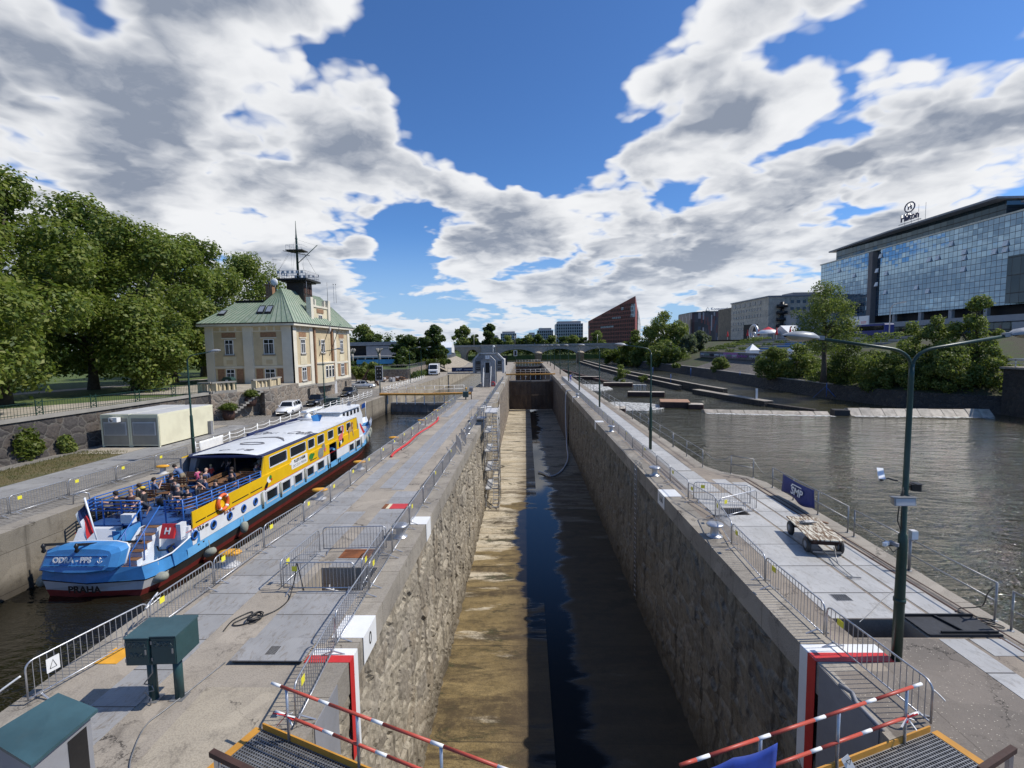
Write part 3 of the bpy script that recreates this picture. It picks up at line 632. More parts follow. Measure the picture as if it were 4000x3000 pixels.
# coping course along both chamber edges
for X, s in ((LX0, 1), (LX1, -1)):
    m = MB(); x0, x1 = sorted((X-s*0.75, X+s*0.03)); m.b(x0, x1, -9, 215, -0.76, 0.012)
    struct(m.build('coping', m_cope))
m = MB()
for a, b in zip(IL, IL[1:]): m.quad((a[0],a[1],.006),(a[0]+.55,a[1],.006),(b[0]+.55,b[1],.006),(b[0],b[1],.006))
for a, b in zip(RE, RE[1:]): m.quad((a[0]-.55,a[1],.006),(a[0],a[1],.006),(b[0],b[1],.006),(b[0]-.55,b[1],.006))
struct(m.build('coping', m_cope))

m = MB(); m.b(LX0-.2, 0.95, -9, 205, FL-.6, FL); m.b(0.952, LX1+.2, -9, 205, FL-.6, FL-.04); struct(m.build('chamber_floor', m_floor))
for b_ in (): pass
# water sheets
m = MB(); pl = [(p[0],p[1]) for p in RE]
poly = [(RE[0][0]-.0,-60)]+pl+[(10.9,215)]
for a, b in zip(RE, RE[1:]): m.quad((a[0]-.02,a[1],WL),(120,a[1],WL),(120,b[1],WL),(b[0]-.02,b[1],WL))
m.quad((12.4,-120,WL),(120,-120,WL),(120,-9,WL),(12.4,-9,WL))
m.quad((-120,215,WL),(120,215,WL),(120,1500,WL),(-120,1500,WL))
struct(m.build('river_water', m_river))
m = MB(); m.quad((-26,-60,WL),(-8.9,-60,WL),(-8.9,215,WL),(-26,215,WL)); struct(m.build('canal_water', m_canal))

# plate runs and other floor covering of the quays (sheets a few mm proud)
def sheet(name, rects, mat, z=0.012, th=0.01):
    m = MB()
    for x0, x1, y0, y1 in rects: m.b(x0, x1, y0, y1, z-th, z)
    return struct(m.build(name, mat))
sheet('steel_walkway', [(-9.35,-8.35,3,11.2),(-9.85,-8.4,11.2,24.0),(-9.2,-8.45,24.0,31),(-9.2,-8.4,50,63),(-7.15,-5.2,11.35,13.95),(-6.85,-5.75,15.52,16.2),(-6.8,-5.7,16.96,24.0),(-7.18,-6.5,24.3,66),(-8.35,-7.42,14.4,21),(-7.9,-7.24,24.6,66)], m_plate_l)
sheet('steel_walkway', [(8.2,10.02,12.5,20.3),(8.15,8.62,20.3,23.4),(9.7,10.0,20.3,23.4),(8.62,9.7,21.25,23.4),(10.12,10.86,12.62,25.8),(10.96,11.72,12.62,25.2),(10.25,10.88,-2,11.6),(11.0,11.9,10.95,11.6),(8.25,9.75,23.6,27.5),(8.5,9.7,27.6,112)], m_plate_r)
m = MB(); m.quad((8.2,-9,.004),(10.22,-9,.004),(10.22,11.62,.004),(8.2,11.62,.004)); m.quad((6.9,-9,.013),(8.18,-9,.013),(8.18,10.4,.013),(6.9,10.4,.013)); struct(m.build('aggregate_pavement', m_agg))
sheet('steel_walkway', [(-9.3,-5.5,64,105)], m_quay, .01)
sheet('rail_track', [(7.86,7.94,24,110),(8.1,8.16,24,110),(11.78,11.84,2,26),(12.05,12.1,2,26)], m_rustdk, .014)
m = MB(); m.quad((-7.2,-9,.005),(-5.1,-9,.005),(-5.1,9.8,.005),(-7.2,9.8,.005)); struct(m.build('pale_pavement', concrete('patched_concrete', (.4,.345,.26), (.33,.285,.22))))

# left bank: quay edge, road, grass strip, drive, park
BE = -21.9
m = MB(); m.b(BE-.9, BE, -60, 72.5, -9.4, 0.03); struct(m.build('coping', m_cope))
m = MB(); m.quad((BE+.004,-60,.02),(BE+.004,72.5,.02),(BE+.004,72.5,-9),(BE+.004,-60,-9)); o = m.build('canal_wall', m_bankwall); tag(o, 'stained concrete wall of the left bank beside the boat', 'wall')
m = MB(); m.quad((-60,-60,0),(BE-.9,-60,0),(BE-.9,215,0),(-60,215,0)); struct(m.build('bank_ground', m_pave))
m = MB(); m.quad((-29.6,-60,.006),(-27.2,-60,.006),(-27.2,46,.006),(-29.6,46,.006)); struct(m.build('road', m_road))
m = MB(); m.quad((-33.4,-60,.05),(-29.6,-60,.012),(-29.6,33.5,.012),(-33.4,33.5,.05)); struct(m.build('grass_strip', m_grass))
m = MB(); m.quad((-33.4,33.5,.012),(-29.6,33.5,.012),(-29.8,46,.012),(-33.4,46,.012)); struct(m.build('gravel', m_sand))
m = MB(); m.quad((-44,86,.004),(-23.4,86,.004),(-23.0,140,.004),(-40,215,.004)); struct(m.build('sandy_drive', m_sand))
TZ = 2.8
m = MB(); m.prism([(-400,-60),(-40,-60),(-39.4,-20),(-36.1,20),(-34.0,49.2),(-34,50.5),(-400,50.5)], -1, TZ); m.b(-400, -45.2, 50.5, 100, -1, TZ-.004); m.b(-400,-47,100,600,-1,2.0); struct(m.build('park_ground', m_lawn))
m = MB(); m.quad((-60,-60,TZ+.01),(-37,-60,TZ+.01),(-37,48,TZ+.01),(-60,20,TZ+.01)); m.quad((-66,38,TZ+.014),(-62,38,TZ+.014),(-47,85,TZ+.014),(-50,85,TZ+.014)); struct(m.build('park_path', m_sand))
# ------------------------------------------------------------------ crowd barriers
def make_barrier(L=2.56, Hh=0.94, tagged=True):
    t = thing('crowd_barrier', 'galvanised steel crowd barrier', 'barrier')
    m = MB(); c = 0.16; z0 = 0.13; h = L/2-.02
    pts = []
    for cx, cz, a0 in ((h-c, z0+.03, -90), (h-c, Hh-c, 0), (-h+c, Hh-c, 90), (-h+c, z0+.03, 180)):
        if cz < .5: pts.append((cx+(c if cx > 0 else -c), 0, z0-.02)); continue
        for a in range(5): an = R(a0+a*22.5); pts.append((cx+c*math.cos(an), 0, cz+c*math.sin(an)))
    m.tube(pts, .02, 8, closed=False); m.tube([(-h,0,z0),(h,0,z0)], .017, 8); m.build('frame', m_galv, t)
    m = MB(); nb = 19
    for i in range(nb):
        x = -h+(i+1)*2*h/(nb+1); top = Hh
        if abs(x) > h-c: q = abs(x)-(h-c); top = Hh-c+math.sqrt(max(0, c*c-q*q))
        m.tube([(x,0,z0),(x,0,top-.01)], .0085, 5, caps=False)
    m.build('infill_bars', m_galv, t)
    for s in (-1, 1):
        m = MB(); x = s*(h-.22)
        m.bar((x,0,z0-.01),(x,-.3,.012), .035, .014); m.bar((x,0,z0-.01),(x,.3,.012), .035, .014); m.b(x-.03,x+.03,-.02,.02,z0-.03,z0+.02)
        m.build('foot', m_galv, t)
    if tagged: m = MB(); m.b(-h+.32,-h+.5,-.014,-.008,.66,.82); m.build('label_plate', paint('tag_yellow', (.8,.72,.05), .5, .05), t)
    return t
bar0 = make_barrier(); barN = make_barrier(tagged=False); bused = [False, False]
def barrier(a, b, label, group, tagged=True):
    a, b = Vector(a[:2]), Vector(b[:2]); mid = (a+b)/2; rz = math.atan2(b.y-a.y, b.x-a.x); L = (b-a).length
    i = 0 if tagged else 1; src = (bar0, barN)[i]
    o = src if not bused[i] else dup(src)
    bused[i] = True; o.location = (mid.x, mid.y, 0); o.rotation_euler = (0, 0, rz); o.scale = ((L-.04)/2.56, 1, 1)
    o['label'] = label; o['group'] = group; return o
GL = 'crowd barriers along the canal side of the middle quay'
ptsL = [(-10.72,9.2),(-10.02,11.7),(-9.93,14.15),(-9.86,16.9),(-9.6,19.55),(-9.5,22.1),(-9.56,24.85),(-9.6,27.6),(-9.57,30.4)]
while ptsL[-1][1] < 62: ptsL.append((ptsL[-1][0]+.02, ptsL[-1][1]+2.68))
nm = ['nearest barrier on the canal side, a white sign sheet hanging on its rail','second canal-side barrier, behind the two green cabinets','canal-side barrier beside the first yellow bollard','canal-side barrier next to the penned pit','canal-side barrier just beyond the penned pit','canal-side barrier beside the second yellow bollard from the front','canal-side barrier level with the red mat','canal-side barrier by the third yellow bollard','canal-side barrier beside the near end of the red hose','canal-side barrier along the middle of the red hose']
for i in range(len(ptsL)-1):
    lb = nm[i] if i < len(nm) else 'grey crowd barrier far along the canal side, near the boat bow and beyond'
    barrier(ptsL[i], ptsL[i+1], lb, GL if i < len(nm) else 'far crowd barriers on the canal side', i != 0)
GM = 'crowd barriers along the left edge of the lock chamber'
ptsM = [(-4.62,8.62),(-4.83,11.15),(-4.88,13.85),(-4.9,16.45)]
while ptsM[-1][1] < 104: ptsM.append((-4.92, ptsM[-1][1]+2.66))
nm = ['barrier over the red and white corner mark, left of the chamber','chamber-side barrier over the white block painted 0','chamber-side barrier beside the penned pit','chamber-side barrier between the pit and the mushroom bollard']
for i in range(len(ptsM)-1):
    lb = nm[i] if i < 4 else 'crowd barrier along the left chamber edge, in the row before the control cabin'
    o = barrier(ptsM[i], ptsM[i+1], lb, GM if i < 4 else 'row of barriers on the left chamber edge', i % 2 == 0)
    if i in (9, 10, 15): o.rotation_euler.z += R(16)
GR = 'crowd barriers along the right edge of the lock chamber'
ptsR = [(7.72,8.75),(7.42,11.55),(7.3,14.3),(7.46,17.05),(7.98,19.9)]
nm = ['barrier at the right front corner above the grey ramp','right-hand barrier in front of the open dark pit','right-hand barrier left of the big plates with the small drain grid','right-hand barrier beside the flat cart and the mushroom bollard']
for i in range(4): barrier(ptsR[i+1], ptsR[i], nm[i], GR)
ptsR = [(7.7,22.3),(7.66,25.1),(7.68,27.8),(7.58,30.7),(7.52,33.4),(7.6,36.1)]
while ptsR[-1][1] < 100: ptsR.append((7.6, ptsR[-1][1]+2.68))
for i in range(len(ptsR)-1): barrier(ptsR[i+1], ptsR[i], ('right-hand barrier behind the white block painted 160' if i == 0 else 'crowd barrier in the long row on the right edge of the chamber'), GR if i == 0 else 'far row of barriers on the right chamber edge', i % 2 == 0)
for a, b, lb in (((-7.62,13.92),(-5.3,13.92),'front barrier of the pen round the pit in the middle quay'),((-7.72,14.0),(-7.6,16.6),'left barrier of the pen round the pit in the middle quay'),((-7.58,16.75),(-5.2,16.85),'rear barrier of the pen round the pit in the middle quay'),((-5.2,14.1),(-5.28,16.7),'right barrier of the pen round the pit in the middle quay')):
    barrier(a, b, lb, 'barriers penning the pit', a[1] != 16.75)
for a, b, lb in (((7.85,22.2),(10.25,21.5),'rear barrier of the small pen round the hatch on the right quay'),((8.05,19.7),(10.22,20.9),'front barrier of the small pen round the hatch on the right quay'),((7.6,22.2),(8.02,19.9),'left barrier of the small pen round the hatch on the right quay')):
    barrier(a, b, lb, 'barriers penning the hatch')
GB = 'crowd barriers on the left bank behind the boat'
lb_ = [at(-60,2055), at(117,2004), at(328,1936), at(517,1868), at(655,1822), at(740,1797)]
lb_ = [(-24.3,15.2),(-24.1,17.95),(-23.9,20.65),(-23.75,23.35),(-23.6,26.05),(-23.45,28.75),(-23.3,31.45)]
nm = ['left-bank barrier at the left margin of the view','left-bank barrier level with the tail of the boat','left-bank barrier above the ladder recess','left-bank barrier behind the yellow cap passenger','left-bank barrier left of the yellow mooring bollard','left-bank barrier next to the near green lamp post']
for i in range(6): barrier(lb_[i], lb_[i+1], nm[i], GB)

# ------------------------------------------------------------------ bollards
def make_bollard(mat_top, label, yellow=True):
    t = thing('mooring_bollard', label, 'bollard')
    m = MB(); m.lathe([(.3,0),(.3,.03),(.2,.05),(.165,.12),(.15,.34),(.17,.4)], n=16); m.build('post', m_lgrey if yellow else m_galv, t)
    m = MB(); m.lathe([(.17,.4),(.3,.42),(.33,.46),(.31,.5),(.2,.53),(.0,.54)] if not yellow else [(.17,.4),(.36,.42),(.4,.47),(.37,.51),(.2,.54),(.0,.55)], n=18)
    m.xf(Matrix.Diagonal((1, 1.0 if not yellow else .62, 1, 1))); m.build('cap', mat_top, t); return t
by = make_bollard(m_ochre, '')
for i, (x, y, lb) in enumerate([(-10.38,15.7,'yellow-capped bollard on the canal edge, nearest of the row'),(-10.36,22.9,'yellow-capped bollard on the canal edge, second from the front'),(-10.36,28.6,'yellow-capped bollard on the canal edge, third from the front'),(-10.4,36.4,'yellow-capped bollard by the boat bow, fourth from the front'),(-10.1,45,'yellow-capped bollard beyond the boat bow'),(-9.95,52,'distant yellow-capped bollard short of the canal gate'),(-9.9,59,'yellow-capped bollard nearest the canal gate'),(-22.3,27.9,'yellow-capped bollard on the left bank behind the boat')]):
    o = by if i == 0 else dup(by); o.location = (x, y, 0); o['label'] = lb; o['group'] = 'yellow capped bollards'
bg_ = make_bollard(m_galv, '', False)
for i, (x, y, lb) in enumerate([(7.25,18.05,'grey mushroom bollard near the flat cart'),(7.26,26.65,'grey mushroom bollard behind the block painted 160'),(7.28,40.4,'grey mushroom bollard beside the second white block'),(7.3,67.3,'far grey mushroom bollard on the right chamber edge'),(-5.06,18.1,'grey mushroom bollard left of the chamber beyond the pen'),(-5.1,40.2,'grey mushroom bollard before the scaffold stair')]):
    o = bg_ if i == 0 else dup(bg_); o.location = (x, y, .012); o['label'] = lb; o['group'] = 'grey mushroom bollards'

# ------------------------------------------------------------------ painted chamber marks
def blockmark(X, s, y0, y1, w, depth, label, txt=None, z=.02):
    t = thing('painted_mark', label, 'marking', (0,0,0)); m = MB()
    xa, xb = (X-w, X+.055) if s > 0 else (X-.055, X+w)
    m.b(xa, xb, y0, y1, .0, z); xf = X+.045 if s > 0 else X-.055
    m.b(xf, xf+.012, y0, y1, -depth, z-.002); m.build('paint', m_white, t)
    if txt: text('number', txt, .5, m_black, t, frame((X+s*.06, (y0+y1)/2, -depth*.45), (0, 1 if s > 0 else -1, 0), (0, 0, 1)), sx=.85)
    return t
blockmark(LX0, 1, 11.58, 12.6, .78, .72, 'white painted block with a black 0 on the left chamber edge', '0')
blockmark(LX1, -1, 22.85, 24.0, .8, .66, 'white painted block with black 160 on the right chamber edge', '160')
for i, (X, s, y) in enumerate([(LX1,-1,45.4),(LX1,-1,67.4),(LX1,-1,89.5),(LX0,1,19.4),(LX0,1,57.5),(LX0,1,74.5),(LX0,1,95)]):
    blockmark(X, s, y, y+.9, .75, .75, ['plain white mark on the right edge behind the first lamp post of the far row','plain white mark on the right edge halfway to the gate','farthest plain white mark on the right chamber edge','pale mark on the left edge beyond the mushroom bollard','white mark on the left edge just past the scaffold stair','white mark on the left edge beyond the scaffold platform','farthest white mark on the left chamber edge'][i])
def cornermark(X, s, y0, y1, w, depth, label):
    t = thing('painted_mark', label, 'marking'); yr = (y0+y1)/2
    for a, b, mt, nm_ in ((yr, y1, m_white, 'white_band'), (y0, yr, m_red, 'red_band')):
        m = MB(); m.b(*((X-w, X+.06) if s > 0 else (X-.06, X+w)), a, b, 0, .022); xf = X+.05 if s > 0 else X-.062; m.b(xf, xf+.012, a, b, -depth, .02); m.build(nm_, mt, t)
cornermark(LX0, 1, 10.62, 11.14, 1.05, 2.5, 'red and white corner stripe on the left chamber edge')
cornermark(LX1, -1, 10.72, 11.36, 1.75, 3.0, 'red and white corner stripe on the right chamber edge')

# ------------------------------------------------------------------ lamp posts
def lamp_head(m_body, m_lens, t, c, rz, tilt=R(-6)):
    M = Matrix.Translation(c) @ Matrix.Rotation(rz, 4, 'Z') @ Matrix.Rotation(tilt, 4, 'Y') @ Matrix.Scale(1.15, 4)
    m = MB(); pr = [(0,.06,.05),(.12,.13,.11),(.3,.16,.12),(.48,.15,.1),(.62,.09,.05),(.68,.02,.01)]
    n = 12; vs = []; fs = []
    for x, wd, h in pr:
        for j in range(n): a = math.pi*j/(n-1); vs.append((x, wd*math.cos(a), h*math.sin(a)))
    for i in range(len(pr)-1):
        for j in range(n-1): fs.append((i*n+j, i*n+j+1, (i+1)*n+j+1, (i+1)*n+j))
    m.add(vs, fs, 0, True); m.b(-.1,.02,-.04,.04,-.02,.06); m.xf(M); m.build('lamp_housing', m_body, t)
    m = MB(); pr = [(.1,.1,.02),(.2,.14,.07),(.34,.15,.1),(.5,.13,.09),(.62,.07,.03)]; vs = []; fs = []
    for x, wd, h in pr:
        for j in range(n): a = math.pi*j/(n-1); vs.append((x, wd*math.cos(a), -h*math.sin(a)))
    for i in range(len(pr)-1):
        for j in range(n-1): fs.append((i*n+j, (i+1)*n+j, (i+1)*n+j+1, i*n+j+1))
    m.add(vs, fs, 0, True); m.quad((.1,-.12,0),(.62,-.1,0),(.62,.1,0),(.1,.12,0)); m.xf(M); m.build('lamp_lens', m_lens, t)
m_lens = paint('lamp_lens', (.3,.28,.22), .2, .1, 2)
m_head = paint('lamp_grey', (.3,.31,.32), .4, .08, 2)
def lamp_post(label, loc, arms, Hp=6.6, reach=2.0, rise=.75, group='green lamp posts on the lock quays', thick=1.0):
    t = thing('street_lamp', label, 'street lamp', loc, 0, group)
    m = MB(); k_ = thick
    m.lathe([(.108*k_,0),(.108*k_,1.5),(.098*k_,2.6),(.092*k_,3.0),(.062*k_,3.06),(.056*k_,Hp-.3),(.048*k_,Hp)], n=14); m.lathe([(.125*k_,1.42),(.125*k_,1.5)], n=14); m.lathe([(.085*k_,3.9),(.085*k_,3.96)], n=14); m.build('pole', m_green, t)
    for an in arms:
        d = Vector((math.cos(an), math.sin(an), 0)); m = MB(); pts = [(0,0,Hp-.15)]
        for q in range(8):
            u = q/7; pts.append(tuple(d*(.02+.5*u*u*1.0)+Vector((0,0,Hp-.05+.42*math.sin(u*1.35)))))
        e0 = Vector(pts[-1]); e1 = d*reach+Vector((0,0,Hp+rise)); pts.append(tuple(e1))
        m.tube(pts, .038*k_, 8); m.build('arm', m_green, t)
        lamp_head(m_head, m_lens, t, e1, an)
    return t
lpb = lamp_post('thick dark green double-armed lamp post carrying the cameras', (8.63,10.83,0), [R(180-4), R(-2)], 6.95, 2.0, .6, thick=1.0)
l1 = lamp_post('green lamp post with one arm, first of the row along the river quay', (8.78,33.4,0), [R(178)], 6.85, 1.75, .55)
for i, (y, lb) in enumerate([(56.6,'second single-arm lamp post along the river quay'),(78,'third single-arm lamp post along the river quay'),(97.5,'fourth single-arm lamp post along the river quay'),(121,'fifth single-arm lamp post along the river quay'),(145,'sixth single-arm lamp post along the river quay'),(168,'seventh single-arm lamp post along the river quay'),(190,'farthest single-arm lamp post along the river quay')]):
    dup(l1, (8.8, y, 0), None, lb)
for i, (loc, lb, g2) in enumerate([((-23.21,31.9,0),'green lamp post beside the cream container, near the boat roof',0),((-24.05,55.6,0),'green lamp post standing in front of the ochre house',0),((-24.3,78,0),'green lamp post by the black signal board on the left bank',0),((-24.6,100,0),'green lamp post left of the white van',0),((-25.0,113,0),'green lamp post hidden in the dark trees behind the van',0)]):
    dup(l1, loc, R(178), lb)
# fittings on the thick post: each one its own thing
PX, PY = 8.63, 10.83
def at_pole(px, py): return atY(px, py, PY)
t = thing('security_camera', 'white tube camera on a black arm, high on the thick lamp post', 'camera', at_pole(3440,1855))
m = MB(); m.xf(Matrix.Identity(4)); M = Matrix.Rotation(R(-118),4,'Z') @ Matrix.Rotation(R(28),4,'Y')
m.cb((0,0,0),(.3,.1,.1),0,0,.02); m.b(-.17,.2,-.06,.06,.05,.062); m.xf(M); m.build('housing', m_white, t)
m = MB(); m.lathe([(.04,0),(.04,.02)], n=12); m.xf(M @ Matrix.Translation((.15,0,0)) @ Matrix.Rotation(R(90),4,'Y')); m.build('lens', m_black, t)
m = MB(); m.tube([(.05,.05,-.06),(.12,.06,-.13),(.2,.04,-.09),(.28,.0,-.12),(.38,0,-.14)], .018, 7); m.build('bracket', m_black, t)
t = thing('floodlight', 'black box floodlight on the right of the thick lamp post', 'floodlight', at_pole(3572,1903))
m = MB(); m.cb((.02,0,0),(.2,.16,.15),R(-25),0,.02); m.b(-.02,.12,-.1,.1,.075,.09); m.build('body', m_black, t); m = MB(); m.bar((-.02,0,0),(-.2,0,.02),.03,.03); m.build('bracket', m_black, t)
t = thing('floodlight', 'wide floodlight with a grey glass on the front of the thick lamp post', 'floodlight', at_pole(3510,1950)+Vector((0,-.16,0)))
m = MB(); m.prismX([(-.05,-.09),(.08,-.06),(.08,.08),(-.02,.09)], -.24,.24); m.b(-.27,.27,-.04,.1,.085,.1); m.build('body', m_steel, t); m = MB(); m.quad((-.21,-.056,-.075),(.21,-.056,-.075),(.21,-.03,.075),(-.21,-.03,.075)); m.build('glass', m_lgrey, t)
t = thing('security_camera', 'pair of small grey cameras low on the thick lamp post', 'camera', at_pole(3475,2120))
for dx, rz, mt in ((-.12,-150,m_white),(.06,-70,m_grey)):
    m = MB(); m.cb((dx,-.05,0),(.2,.07,.07),R(rz),0,.015); m.build('housing', mt, t)
m = MB(); m.bar((-.1,0,-.06),(.2,.02,-.06),.03,.03); m.tube([(0,0,-.1),(.05,-.05,-.2),(.17,-.06,-.1)],.01,6); m.build('bracket', m_black, t)
t = thing('junction_box', 'small grey junction box on the right of the thick lamp post', 'electric box', at_pole(3563,2088)+Vector((.02,0,0)))
m = MB(); m.cb((0,0,0),(.13,.12,.2),0,0,.01); m.build('body', m_lgrey, t); m = MB(); m.b(-.07,.07,-.065,-.06,-.09,.09); m.build('lid', m_white, t)
m = MB(); m.tube([(PX-.1,PY-.06,4.15),(PX-.2,PY-.1,3.7),(PX-.22,PY-.1,3.4),(PX-.12,PY-.09,3.15)], .012, 6); m.tube([(PX-.1,PY-.08,4.1),(PX-.15,PY-.12,3.6),(PX-.12,PY-.1,3.2)], .01, 6)
tag(m.build('cable', m_black), 'black cables looping down the thick lamp post', 'cable')

# ------------------------------------------------------------------ cabinets
def cab(label, loc, rz, w, d, h, leg):
    t = thing('electric_cabinet', label, 'cabinet', loc, rz)
    m = MB(); m.b(-w/2,w/2,-d/2,d/2,leg,leg+h); m.build('body', m_teal, t)
    m = MB(); m.prismX([(-d/2-.02,leg+h+.001),(d/2+.02,leg+h+.001),(d/2+.02,leg+h+.05),(-d/2-.02,leg+h+.02)], -w/2-.01, w/2+.01); m.build('lid', m_tealroof, t)
    m = MB(); m.b(-w/2+.02,w/2-.02,-d/2-.012,-d/2-.001,leg+.03,leg+h-.03); m.build('door', m_teal, t)
    m = MB(); m.lathe([(.09,0),(.09,leg)], n=14); m.build('post', m_teal, t)
    m = MB(); m.cb((w/2-.07,-d/2-.02,leg+h*.5),(.025,.02,.1)); m.build('handle', m_steel, t); [MB().cb((-w/2+.02,-d/2-.014,leg+h*q),(.03,.02,.07)).build('hinge', m_steel, t) for q in (.2,.8)]
    MB().b(-.14,.14,-.14,.14,0,.014).build('base_plate', m_steel, t)
    return t
m_scr = paint('scratched_tag', (.12,.15,.14), .6, .2)
def scribble(c, parent, y, seed, w=.34, n=14):
    g2 = random.Random(seed); m = MB(); pts = []
    for i in range(n*4): u = i/(n*4-1); pts.append((c[0]-w/2+w*u+.04*math.sin(i*1.9), y, c[1]+.07*math.sin(i*1.35+g2.random()*1.5)*(1-.3*u)))
    m.tube(pts, .005, 4, caps=False); m.build('graffiti', m_scr, parent)
c1 = cab('teal cabinet on a single post, left one of the scratched pair', (-8.13,9.45,0), R(2), .5, .68, .58, 1.0); scribble((0,1.45), c1, -.357, 3); scribble((-.02,1.22), c1, -.357, 5, .28, 8)
c2 = cab('teal cabinet on a single post, right one of the scratched pair', (-7.6,9.5,0), R(2), .52, .7, .6, 1.0); scribble((-.02,1.45), c2, -.367, 4, .38)
m = MB(); m.tube([(-8.02,9.33,.95),(-8.0,9.3,.7),(-8.16,9.3,.5),(-8.24,9.34,.42),(-8.1,9.38,.36),(-8.0,9.3,.3),(-8.2,9.3,.26),(-8.06,9.28,.12),(-8.05,9.25,.02)], .014, 6)
tag(m.build('cable', m_steel), 'frayed cable wrapped round the left cabinet post', 'cable')
# sloped-roof cabinet in the lower left corner
pA, pB, pC, pD = at(227,2706,1.9), at(383,2769,1.72), at(120,2990,1.72), at(-60,2880,1.9)
t = thing('meter_cabinet', 'grey cabinet with a sloping teal roof in the lower left corner', 'cabinet')
m = MB(); n_ = [pA,pB,pC,pD]; m.quad(pA,pD,pC,pB); lo = [p-Vector((0,0,.05)) for p in n_]
for i in range(4): j = (i+1)%4; m.quad(n_[i], n_[j], lo[j], lo[i])
m.quad(lo[0],lo[1],lo[2],lo[3]); m.build('roof', m_tealroof, t)
cen = (pA+pB+pC+pD)/4; ins = [cen+(p-cen)*.84-Vector((0,0,.06)) for p in n_]; m = MB(); base = [Vector((p.x,p.y,0)) for p in ins]
for i in range(4): j = (i+1)%4; m.quad(ins[i], ins[j], base[j], base[i])
m.build('body', m_grey, t)
e = ins[2]-ins[1]; o1 = Vector((e.y,-e.x,0)).normalized(); o1 = o1 if o1.dot(ins[1]-cen) > 0 else -o1
m = MB(); a, b = ins[1]+e*.1+o1*.01, ins[1]+e*.45+o1*.01; m.quad(a-Vector((0,0,.12)), b-Vector((0,0,.12)), Vector((b.x,b.y,.3)), Vector((a.x,a.y,.3))); m.build('door', m_black, t)
t = cab('small teal cabinet on legs at the far end of the middle quay', (-8.5,66.4,0), 0, .75, .7, .75, .35)
m = MB(); m.lathe([(.06,.0),(.06,.3),(.12,.32),(.12,.5),(.04,.52)], n=10); o = m.build('warning_lamp', m_ochre); o.location = (-8.45,66.5,1.17); tag(o, 'yellow warning lamp on the far teal cabinet', 'warning lamp')
t = thing('control_desk', 'grey control desk on a dark post by the far teal cabinet', 'control desk', (-7.74,66.6,0)); m = MB(); m.lathe([(.06,0),(.06,1.1)], n=10); m.build('post', m_black, t); m = MB(); m.b(-.25,.25,-.2,.2,1.1,1.6); m.prismX([(-.25,1.6),(.25,1.6),(.25,1.85),(-.1,1.85)],-.27,.27); m.build('body', m_grey, t)
t = thing('electric_cabinet', 'teal box cabinet behind the boat wheelhouse', 'cabinet', (-24.6,59.3,0)); m = MB(); m.b(-.8,.8,-.35,.35,0,1.15); m.build('body', m_teal, t); m = MB(); m.b(-.84,.84,-.4,.4,1.152,1.22); m.build('lid', m_tealroof, t); m = MB(); m.b(-.78,-.01,-.365,-.352,.05,1.1); m.b(.01,.78,-.365,-.352,.05,1.1); m.build('door', m_teal, t)

# ------------------------------------------------------------------ loose things on the middle quay
t = thing('hatch_cover', 'thick steel hatch plate with a slotted grid, lying raised at the chamber corner', 'hatch cover', (-6.12,10.98,.03))
m = MB(); m.b(-1.05,.72,-.44,.44,.06,.085); m.build('plate', m_plate_l, t); m = MB(); m.b(-1.0,.68,-.4,.4,0,.055); m.build('frame', m_black, t)
m = MB(); [m.b(-.3+i*.035,-.28+i*.035,-.22,.1,.086,.09) for i in range(7)]; m.build('grid', m_black, t)
o = MB().b(-6.8,-5.7,16.22,16.94,.004,.02).build('cover_plate', m_rust); tag(o, 'rusty brown steel cover plate behind the penned pit', 'cover plate')
t = thing('mat', 'red mat with a pale stripe on the middle quay', 'mat', (-6.25,21.68,.014)); m = MB(); m.b(-.2,.56,-.34,.34,0,.012); m.build('red_field', m_red, t); m = MB(); m.b(-.36,-.202,-.34,.34,0,.012); m.build('pale_stripe', m_cream, t); m = MB(); m.b(-.55,-.362,-.34,.34,0,.012); m.build('brown_end', m_rust, t)
o = MB().b(-10.5,-9.95,10.55,11.15,.004,.014).build('painted_patch', m_ochre); tag(o, 'faded yellow painted square on the canal edge', 'marking')
def rope(name, pts, r, mat, label, cat='cable', n=7, sub=6):
    P = [Vector(p) for p in pts]; out = []
    for i in range(len(P)-1):
        p0, p1, p2, p3 = P[max(i-1,0)], P[i], P[i+1], P[min(i+2,len(P)-1)]
        for q in range(sub):
            u = q/sub; out.append(.5*((2*p1)+(p2-p0)*u+(2*p0-5*p1+4*p2-p3)*u*u+(3*p1-p0-3*p2+p3)*u**3))
    out.append(P[-1]); m = MB(); m.tube(out, r, n); return tag(m.build(name, mat), label, cat)
z_ = .03
g3 = random.Random(4); coil = [(-8.15,11.85,z_),(-8.2,12.35,z_),(-7.95,12.75,z_),(-7.85,12.6,z_),(-8.1,12.2,z_),(-7.9,12.1,z_)]
coil += [(-7.62+.16*math.cos(i*1.1)+g3.uniform(-.05,.05), 12.42+.2*math.sin(i*1.1)+g3.uniform(-.05,.05), z_+.004*i) for i in range(22)]
coil += [(-7.35,12.7,z_),(-7.2,13.0,z_),(-7.18,13.4,z_),(-7.25,13.75,z_+.1),(-7.2,13.9,.5),(-7.15,13.95,.9),(-7.1,14.1,.2),(-7.0,14.2,-.6)]
rope('cable', coil, .016, m_black, 'black cable lying in a loose coil before the penned pit')
rope('cable', [(-7.3,10.6,z_),(-7.6,9.2,z_),(-7.7,8.7,z_),(-7.4,8.0,z_),(-6.9,7.2,z_),(-6.8,6.0,z_)], .012, m_steel, 'thin grey cable running past the cabinets to the front')
